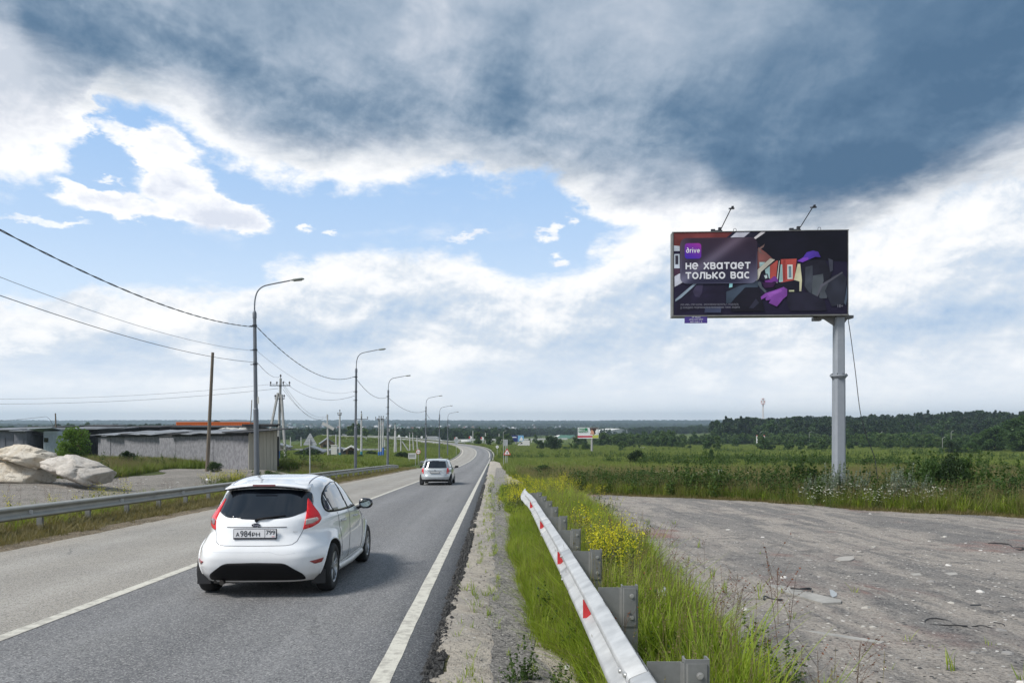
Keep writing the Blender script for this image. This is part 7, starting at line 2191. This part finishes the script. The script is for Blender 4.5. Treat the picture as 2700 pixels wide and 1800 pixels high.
scatter('leafy_weeds', cluster([(1.45, 7.2, .28, .5, 16), (1.75, 6.2, .25, .5, 12), (1.2, 9, .2, .8, 9), (.35, 7.6, .12, .5, 3), (1.6, 18, .5, 3, 30), (.9, 30, .9, 3, 30)], 0, 8), C_W, 6, .30, .55, 'leafy weeds in the grass behind the barrier', 8)
scatter('leafy_weeds', cluster([(.12, 5.75, .05, .08, 3), (.34, 5.7, .05, .08, 2), (.62, 5.5, .04, .06, 1), (.3, 8.2, .06, .1, 2)], 0, 9), C_W, 6, .22, .34, 'small dark weeds on the sand at the foot of the picture', 9)
# left verge and band behind the barrier
P4 = pts_rect(26000, -24, -6, 9, 88, 10, lambda x, y, u_: (rr_(x, y) < -4.35 - (fbm(x, y * .7) - .5) * .5) & (rr_(x, y) > -7.0 - (fbm(x * .6, y * .3) - .5)) & (u_ < 1.0), 1.2)
scatter('verge_grass', P4, C_S, 5, 1.0, 1.9, 'short olive grass between the left lane and the barrier', 10)
P5 = pts_rect(9000, -26, -7, 9, 88, 11, lambda x, y, u_: (rr_(x, y) < -5.9) & (rr_(x, y) > -7.9 - (fbm(x * .6 + 4, y * .3) - .5)) & (u_ < .35 + .65 * (fbm(x * .8, y * .25) > .5)))
scatter('verge_weeds', P5, C_G, 6, .5, .95, 'green weeds behind the left barrier', 11)
scatter('yard_stalks', pts_rect(420, -30, -12.2, 14, 32, 12, lambda x, y, u_: u_ < .8), C_DR, 5, .4, .8, 'thin dry stalks standing in the left yard', 12)
# meadow: everything that is not road, lot, yard or track
LX = [p[0] for p in VL]; LY = [p[1] for p in VL]
def meadow(x, y, u_=None):
    r_ = rr_(x, y)
    right = (x > 1.6) & (y > np.interp(x, LX, LY) + .1 + (fbm(x * .6, y * .6) - .5) * 1.2) & (y > 17)
    right |= (x > .4) & (y > 40 + (fbm(x, y * .3) - .5) * 3) & (r_ > 6.6) & (y < 140) | (r_ > 6.4) & (y > 46) & (y < 140) & (x <= 1.6)
    right |= (x > 1.6) & (y > 40)
    left = (r_ < -7.2)
    yard = (x < -12) & (y < 31.6 + (fbm(x * .5, y) - .5) * 2.5) & (x > -60)
    drive = (x < -13) & (x > -25) & (y < 57) & (y > 30) & (x > -17.2 - (y - 31) * .34) & (x < -13.2 - np.maximum(0, y - 44) * .2)
    track = (y > 64) & (y < 104) & (r_ < -3) & (np.abs(y - (73 + (-r_ - 4) * .62)) < 6.5) & (r_ > -38)
    left = left & ~yard & ~drive & ~track
    # shed footprints
    left &= ~((np.abs((x - A.x) * dirv_.y - (y - A.y) * dirv_.x - 1.2) < 1.6) & (y > 52) & (y < 90) & (x < -18))
    big = (y >= 140)
    i = np.argmin(np.abs(ROAD[:, 1][None, :] - np.asarray(y)[:, None]) * 0 + (ROAD[:, 0][None, :] - np.asarray(x)[:, None]) ** 2 + (ROAD[:, 1][None, :] - np.asarray(y)[:, None]) ** 2, axis=1)
    dr = np.hypot(ROAD[i, 0] - x, ROAD[i, 1] - y)
    return np.where(big, dr > 5.4, (right | left) & (np.abs(r_) > 5))
def meadow_pts(n_, y0, y1, seed, keep=None, bias=1.0, lim=.72):
    rg2 = np.random.default_rng(seed)
    y = y0 + (y1 - y0) * rg2.random(n_) ** bias
    x = rg2.uniform(-1, 1, n_) * (lim * y + 2)
    k = np.concatenate([meadow(x[i:i + 20000], y[i:i + 20000]) for i in range(0, n_, 20000)])
    if keep is not None: k &= keep(x, y, rg2.random(n_))
    x, y = x[k], y[k]
    return np.column_stack([x, y, H(x, y) - .02])
scatter('meadow_grass', np.vstack([meadow_pts(60000, 17, 62, 20), ]), C_M, 6, .55, 1.0, 'tall meadow grass on both sides of the road', 20)
scatter('meadow_grass', meadow_pts(60000, 55, 150, 21, bias=.9), C_F2, 5, .55, .85, 'mixed meadow grass in the middle distance', 21)
scatter('meadow_grass', meadow_pts(52000, 150, 330, 22), C_F2, 5, .7, 1.2, 'far meadow grass down to the valley', 22)
dk = lambda t: (lambda x, y, u_: (fbm(x * .12 + t, y * .12, 4) > .53) | (u_ < .05))
scatter('meadow_weeds', meadow_pts(5200, 18, 60, 23, dk(3)), C_W, 6, .6, 1.15, 'dark leafy weeds among the meadow grass', 23)
scatter('meadow_weeds', meadow_pts(9000, 60, 240, 24, lambda x, y, u_: fbm(x * .05 + 5, y * .05, 4) > .60), C_W, 6, 1.0, 2.0, 'patches of darker weeds across the far meadow', 24)
# weedy rim behind the lot
rim = lambda x, y: np.interp(x, LX, LY)
def rim_pts(n_, w_, seed, x0=3, x1=24, off=.4):
    rg2 = np.random.default_rng(seed); x = rg2.uniform(x0, x1, n_); y = rim(x, 0) + off + w_ * rg2.random(n_)
    return np.column_stack([x, y, H(x, y) - .02])
scatter('rim_weeds', rim_pts(1700, 6.0, 30, off=.7), C_W, 6, .5, 1.05, 'leafy weeds along the rim of the lot', 30)
scatter('rim_grass', rim_pts(2200, 4.0, 31, off=.1), C_G, 6, .7, 1.5, 'green grass along the rim of the lot', 31)
scatter('rim_fringe', rim_pts(2600, 1.3, 34, off=-.45), C_S, 5, .8, 1.7, 'dry low grass fringe where the lot meets the weeds', 34)
scatter('rim_stalks', rim_pts(260, 3, 32, 6, 22, .1), C_DR, 5, .5, .95, 'dry stalks along the rim of the lot', 32)
scatter('white_flowers', np.vstack([cluster([(12.0, 23.4, .5, .3, 34), (13.0, 22.9, .35, .3, 22), (10.8, 24.4, .5, .4, 16), (10.2, 40, 1.6, 1.5, 50), (18.5, 24, 2, 1.5, 18)], 0, 33)]), C_WH, 4, .7, 1.05, 'white flowering yarrow at the rim of the lot', 33)
_g = gp(2490, 1330); _g2 = gp(2130, 1318)
scatter('tall_weeds', cluster([(_g.x, _g.y + 1.0, .75, .5, 60), (_g.x + 2.6, _g.y + 1.2, .8, .5, 24), (_g2.x, _g2.y + 1.2, .8, .5, 26), (_g2.x - 4, _g2.y + 2, 1.0, .5, 18)], 0, 44), C_W, 6, 1.05, 1.7, 'tall dark leafy weeds forming thickets behind the rim of the lot', 44)
def art_group(label, px, py, n_, s_, seed):
    g = gp(px, py); rg2 = np.random.default_rng(seed)
    q = np.column_stack([rg2.normal(g.x, s_, n_), rg2.normal(g.y, s_ * .7, n_)])
    scatter('wormwood', np.column_stack([q, H(q[:, 0], q[:, 1])]), C_A, 4, .85, 1.2, label, seed)
art_group('pale grey green wormwood in front of the billboard column', 2240, 1335, 14, .38, 41)
art_group('pale grey green wormwood left of the tall dark bush', 2385, 1342, 11, .32, 42)
art_group('pale wormwood stems left of the billboard column', 2160, 1330, 8, .3, 43)

# ---- bushes and trees
def crown(seed, n_leaf, leaf, kind='round', blobs=14, mi=0, V=None, Fc=None, M=None, z0=0.0, z1=1.0, rx_=.5):
    rg2 = np.random.default_rng(seed)
    H_ = z1 - z0; cs = []
    for i in range(blobs):
        t = rg2.random(); a = rg2.uniform(0, 2 * PI)
        if kind == 'round': env = math.sin(PI * (.12 + .80 * t)) ** .7
        elif kind == 'cone': env = (1 - t) ** .85 + .05
        else: env = math.sin(PI * (.05 + .9 * t)) ** .5
        rr = rx_ * env * math.sqrt(rg2.random()) * .80
        cs.append((rr * math.cos(a), rr * math.sin(a), z0 + H_ * (.10 + .80 * t), (.30 if kind != 'cone' else .18) * rx_ * rg2.uniform(.7, 1.35) * (env * .6 + .4)))
    per = n_leaf // blobs
    for (x, y, z, r_) in cs:
        d_ = rg2.normal(size=(per, 3)); d_ /= np.linalg.norm(d_, axis=1)[:, None]
        q = np.array((x, y, z)) + d_ * (r_ * rg2.uniform(.55, 1.12, per) ** .6)[:, None] * (1, 1, .85)
        leafquads(q, leaf, rg2, mi, V, Fc, M, .8)
def trunk(V, Fc, M, h_, w_, mi, seed, limbs=5):
    rg2 = np.random.default_rng(seed)
    stem(V, Fc, M, (0, 0, -.05), (rg2.normal(0, .02), rg2.normal(0, .02), h_), w_, mi)
    for k in range(limbs):
        t = rg2.uniform(.3, .9) * h_; a = rg2.uniform(0, 2 * PI); l_ = rg2.uniform(.12, .3)
        stem(V, Fc, M, (0, 0, t), (math.cos(a) * l_, math.sin(a) * l_, t + l_ * 1.1), w_ * .5, mi)
def tree_me(name, seed, n_leaf, leaf, kind, blobs, z0, rx_, mats, tw=.018):
    V, Fc, M = [], [], []
    crown(seed, n_leaf, leaf, kind, blobs, 0, V, Fc, M, z0, 1.0, rx_)
    me = mk(name, V, Fc, M); me.materials.append(mats[0])
    V, Fc, M = [], [], []
    trunk(V, Fc, M, .8, tw, 0, seed)
    m2 = mk(name + '_trunk', V, Fc, M); m2.materials.append(mats[1])
    return me, m2
BUSH = {}
for k_, (mt_, kd) in {'dark': (LF_D, 'round'), 'mid': (LF_M, 'round'), 'light': (LF_L, 'tall')}.items():
    BUSH[k_] = [tree_me('foliage', 60 + i + ord(k_[0]), 5200, .030, kd, 34, .0, .55, (mt_, BARK)) for i in range(3)]
TREE = [tree_me('foliage', 160 + i, 9000, .024, 'tall', 46, .08, .40, (LF_M, BARK)) for i in range(3)]
def bush(label, px, base_y, d, w_, h_, kind='dark', name='bush', cat='bush', group=None, sink=.05):
    g = onground(px, d) if base_y is None else at(px, base_y, d)
    if base_y is not None: g.z = h1_(g.x, d)
    r_ = empty(name, g, random.uniform(0, 6), label, cat, group)
    fm, tm = random.choice(BUSH[kind] if kind in BUSH else TREE)
    f_ = mesh_obj('foliage' if name == 'bush' else 'crown', fm, None, r_); t_ = mesh_obj('stem' if name == 'bush' else 'trunk', tm, None, r_)
    for o_ in (f_, t_): o_.scale = (w_ / 1.05 if kind in BUSH else w_ / .8,) * 2 + (h_,); o_.location.z = -sink * h_
    return r_
def bush_px(label, x0, x1, yt, yb, kind='dark', name='bush', cat='bush', group=None, d=None):
    px = (x0 + x1) / 2
    if d is None:
        d = gp(px, yb).y
    return bush(label, px, None, d, (x1 - x0) / F * d * 1.05, (yb - yt) / F * d * (1.35 if d < 33 else 1.12), kind, name, cat, group)
bush_px('large round very dark bush in the middle of the field', 1433, 1479, 1152, 1191, 'dark', d=232)
bush_px('dark bush touching the left side of the big round one', 1413, 1438, 1156, 1182, 'dark', d=240)
bush_px('lone dark green bush standing in the meadow right of the white billboard', 1654, 1702, 1190, 1236, 'dark', d=88)
bush_px('green bush directly behind the white billboard column', 1532, 1556, 1158, 1183, 'mid', d=225)
bush_px('round bush left of the white billboard column', 1510, 1527, 1158, 1176, 'mid', d=245)
bush_px('reddish brown low bush right of the big round one', 1479, 1502, 1166, 1178, 'mid', d=240)
bush_px('dark round bush in the field at far right', 2488, 2533, 1158, 1199, 'dark', d=175)
bush_px('narrow bush just left of the dark round one', 2472, 2490, 1172, 1194, 'mid', d=185)
bush_px('light green bush right of the dark round one', 2537, 2582, 1158, 1196, 'mid', d=182)
bush_px('small bush left of the billboard column in the field', 2158, 2181, 1185, 1204, 'mid', d=130)
bush_px('tiny sapling left of the small field bush', 2124, 2133, 1190, 1203, 'mid', d=125)
bush_px('dark bush behind the hanging cable', 2277, 2308, 1195, 1228, 'dark', d=80)
bush_px('round bush right of the hanging cable', 2317, 2342, 1196, 1222, 'dark', d=86)
bush_px('slender bush beside the round one by the cable', 2338, 2356, 1194, 1226, 'mid', d=88)
bush_px('low spreading bush further right of the cable', 2357, 2394, 1210, 1232, 'mid', d=76)
bush_px('low bush in the meadow left of the billboard column', 2066, 2104, 1192, 1211, 'dark', d=105)
bush_px('small round bush near the forest left of the white markers', 1852, 1876, 1160, 1176, 'dark', d=255)
bush_px('sparse bare bush in the meadow behind the field sign', 1865, 1885, 1165, 1206, 'mid', d=110)
bush_px('low dark bushes right of the bare one', 1890, 1932, 1186, 1202, 'dark', d=118)
# tall dark shrub mass on the right rim of the lot
for i, (x0, x1, yt, yb, kd) in enumerate(((2425, 2490, 1222, 1322, 'mid'), (2470, 2540, 1210, 1324, 'dark'), (2515, 2570, 1216, 1318, 'mid'), (2060, 2110, 1262, 1300, 'dark'), (2110, 2180, 1246, 1304, 'dark'), (2340, 2382, 1236, 1290, 'dark'), (2620, 2700, 1258, 1326, 'mid'), (2680, 2760, 1266, 1330, 'dark'), (1925, 1975, 1262, 1296, 'mid'), (1640, 1760, 1240, 1282, 'mid'), (1400, 1460, 1225, 1262, 'mid'))):
    d = [24.5, 25, 25.5, 30, 29, 27, 24, 22, 32, 38, 50][i]
    bush_px(['leafy shrub forming the left part of the tall thicket by the lot', 'darkest shrub in the centre of the tall thicket by the lot', 'shrub forming the right part of the tall thicket by the lot', 'low dark shrub well left of the billboard column', 'dark shrub just left of the billboard column', 'dark shrub between the column and the thicket', 'green shrub at the right edge of the lot', 'dark shrub cut off by the right edge',
             'shrub in the rim grass below the field sign', 'broad weedy shrub above the near end of the lot', 'low shrub behind the yellow flowers by the barrier'][i], x0, x1, yt, yb, kd, d=d)
# left side
bush_px('light green maple shrub in front of the dark red garage', 158, 238, 1118, 1218, 'light', d=58)
bush_px('low part of the maple shrub behind the upper boulder', 150, 200, 1150, 1215, 'light', d=57)
bush_px('dark shrub against the left half of the long shed wall', 315, 360, 1180, 1228, 'dark', d=50)
bush_px('small dark shrub at the foot of the bare wooden pole', 548, 588, 1208, 1236, 'dark', d=45)
bush_px('shrub at the foot of the tallest street lamp', 690, 740, 1220, 1262, 'mid', d=38)
bush_px('dark low bush right of the big utility pole', 736, 792, 1200, 1224, 'dark', d=64)
bush_px('wide dark bush mound behind the big triangular sign', 770, 852, 1183, 1208, 'dark', d=118)
bush_px('bush between the meter box pole and the teal footed pole', 858, 892, 1200, 1214, 'dark', d=112)
bush_px('dark bush left of the crossarm pole', 935, 962, 1203, 1219, 'dark', d=112)
bush_px('bush at the foot of the embankment', 1040, 1085, 1193, 1216, 'dark', d=125)
bush_px('bush beside the forked concrete pole', 960, 995, 1186, 1204, 'dark', d=150)
# big trees at the right edge and the young wood
for i, (x0, x1, yt, d) in enumerate(((2640, 2760, 1086, 215), (2590, 2660, 1118, 205), (2560, 2612, 1140, 210), (2655, 2720, 1132, 190), (2700, 2800, 1120, 185))):
    px = (x0 + x1) / 2; g = onground(px, d)
    r_ = empty('tree', g, i * 1.3, ['tallest leafy tree at the right edge', 'leafy tree left of the tallest one at the right edge', 'smaller tree left of the group at the right edge', 'bushy tree in front of the tallest one', 'tree cut off by the right edge'][i], 'tree', 'trees at the right edge of the meadow')
    fm, tm = TREE[i % 3]
    hh_ = at(px, yt, d).z - g.z
    for nm_, me_ in (('crown', fm), ('trunk', tm)):
        o_ = mesh_obj(nm_, me_, None, r_); o_.scale = ((x1 - x0) / F * d / .72,) * 2 + (hh_,); o_.location.z = -.04 * hh_
def v_tree(mats, kinds, n_leaf=1500, leaf=.05):
    def f(i, V, Fc, M):
        crown(400 + i, n_leaf, leaf, kinds[i % len(kinds)], 22, i % (len(mats) - 1), V, Fc, M, .06, 1.0, .36 if kinds[i % len(kinds)] != 'cone' else .24)
        trunk(V, Fc, M, .7, .014, len(mats) - 1, i)
    return f
C_T = variants('wood_tree', v_tree([LF_M, LF_D, BARK], ['tall', 'round', 'tall', 'round', 'cone', 'tall']), 6, [LF_M, LF_D, BARK])
C_P = variants('pine_wood_tree', v_tree([LF_P, LF_D, BARK], ['cone', 'tall', 'cone', 'tall', 'round', 'cone']), 6, [LF_P, LF_D, BARK])
LF_Y = leafmat('leaf_young', [(.055, .105, .026), (.080, .135, .034), (.10, .155, .045)], .3)
C_YT = variants('young_tree', v_tree([LF_Y, LF_Y, LF_M, BARK], ['round', 'tall', 'round'], 1100, .055), 6, [LF_Y, LF_Y, LF_M, BARK])
def wood(name, label, n_, keep, y0, y1, lim, coll, s0, s1, seed, x0=None, x1=None, zs=None, near=None):
    rg2 = np.random.default_rng(seed)
    y = np.sqrt(rg2.uniform(y0 ** 2, y1 ** 2, n_)); x = rg2.uniform(-lim, lim, n_) * y if x0 is None else rg2.uniform(x0, x1, n_) * y
    k = keep(x, y, rg2.random(n_)); x, y = x[k], y[k]
    sc = rg2.uniform(s0, s1, len(x)) * (.75 + .5 * fbm(x * .01, y * .01, 3))
    scatter(name, np.column_stack([x, y, H(x, y) - .3]), coll, 6, 1, 1, label, seed, tilt=.03, scales=sc, zs=zs)
T = np.tan
edge = lambda x, y: (x > 120 + (fbm(y * .01, x * .01) - .5) * 50)
wood('forest', 'dense dark forest on the rise at the right', 8500, lambda x, y, u_: (y + .28 * x > 455 + (fbm(x * .012, 2.) - .5) * 60) & (x / y > .285 - 0 * x) & (y < 900), 380, 900, .74, C_P, 8, 12.5, 50, .26, .76)
wood('forest', 'mixed wood edge in front of the dark forest', 700, lambda x, y, u_: (np.abs(y + .28 * x - 450) < 22), 300, 520, .74, C_T, 7, 11, 51, .27, .76)
wood('young_wood', 'young trees and scrub between the meadow and the forest', 5200, lambda x, y, u_: (y + .15 * x > 275 + (fbm(x * .022, y * .022) - .5) * 260) & (y + .28 * x < 460) & ((x / y > .11) | (u_ < .04)) & (u_ < .06 + .94 * (fbm(x * .035 + 3, y * .035) > (.50 + .12 * (x / y < .33)))), 215, 460, .74, C_YT, 1.8, 5.2, 52, .02, .76)
wood('valley_wood', 'dark belt of trees across the valley', 9500, lambda x, y, u_: (y > 470 + 330 * sstep(-.02, .04, x / y)) & (y > 470 + 330 * (fbm(x * .006 + 5, y * .004) > .56)) & ~((x / y > .03) & (x / y < .16) & (y < 930) & (y > 600) & (u_ < .8)), 470, 1150, .35, C_T, 5, 8.5, 53, -.40, .30)
wood('valley_wood', 'tree belt behind the garages at far left', 2600, lambda x, y, u_: y > 0, 480, 1000, .74, C_T, 7, 11, 54, -.76, -.38)
wood('hillside_wood', 'wooded far hillside with clearings between the houses', 16000, lambda x, y, u_: fbm(x * .004, y * .003, 4) > .40, 1250, 3900, .74, C_T, 12, 19, 55, -.76, .76, zs=.55)
wood('hillside_wood', 'tree line along the crest of the far hill', 3600, lambda x, y, u_: y > 0, 3550, 3900, .74, C_T, 20, 27, 56, -.76, .76, zs=.6)
wood('far_scrub', 'scattered scrub in the valley fields', 1100, lambda x, y, u_: (fbm(x * .02, y * .01, 3) > .5) & ((x / y < .0) | (x / y > .11)), 300, 520, .3, C_YT, 2.5, 6, 57, -.22, .22)

# ================================================================= haze over the valley
hm, n, o = newmat('valley_haze')
pv = n.n('ShaderNodeVolumePrincipled', {}, Density=.00021)
n.set(pv, 'Color', (.70, .87, 1.0, 1)); n.set(pv, 'Anisotropy', .25)
hm.node_tree.links.new(pv.outputs[0], o.inputs['Volume'])
zmin = float(V_ground_min) - 1.5
b = MB(); b.box((0, 2590, (zmin + 62) / 2), (7600, 5300, 62 - zmin))
hz = b.build('haze', hm)
tag(hz, 'thin bluish haze lying over the whole landscape', kind='stuff')
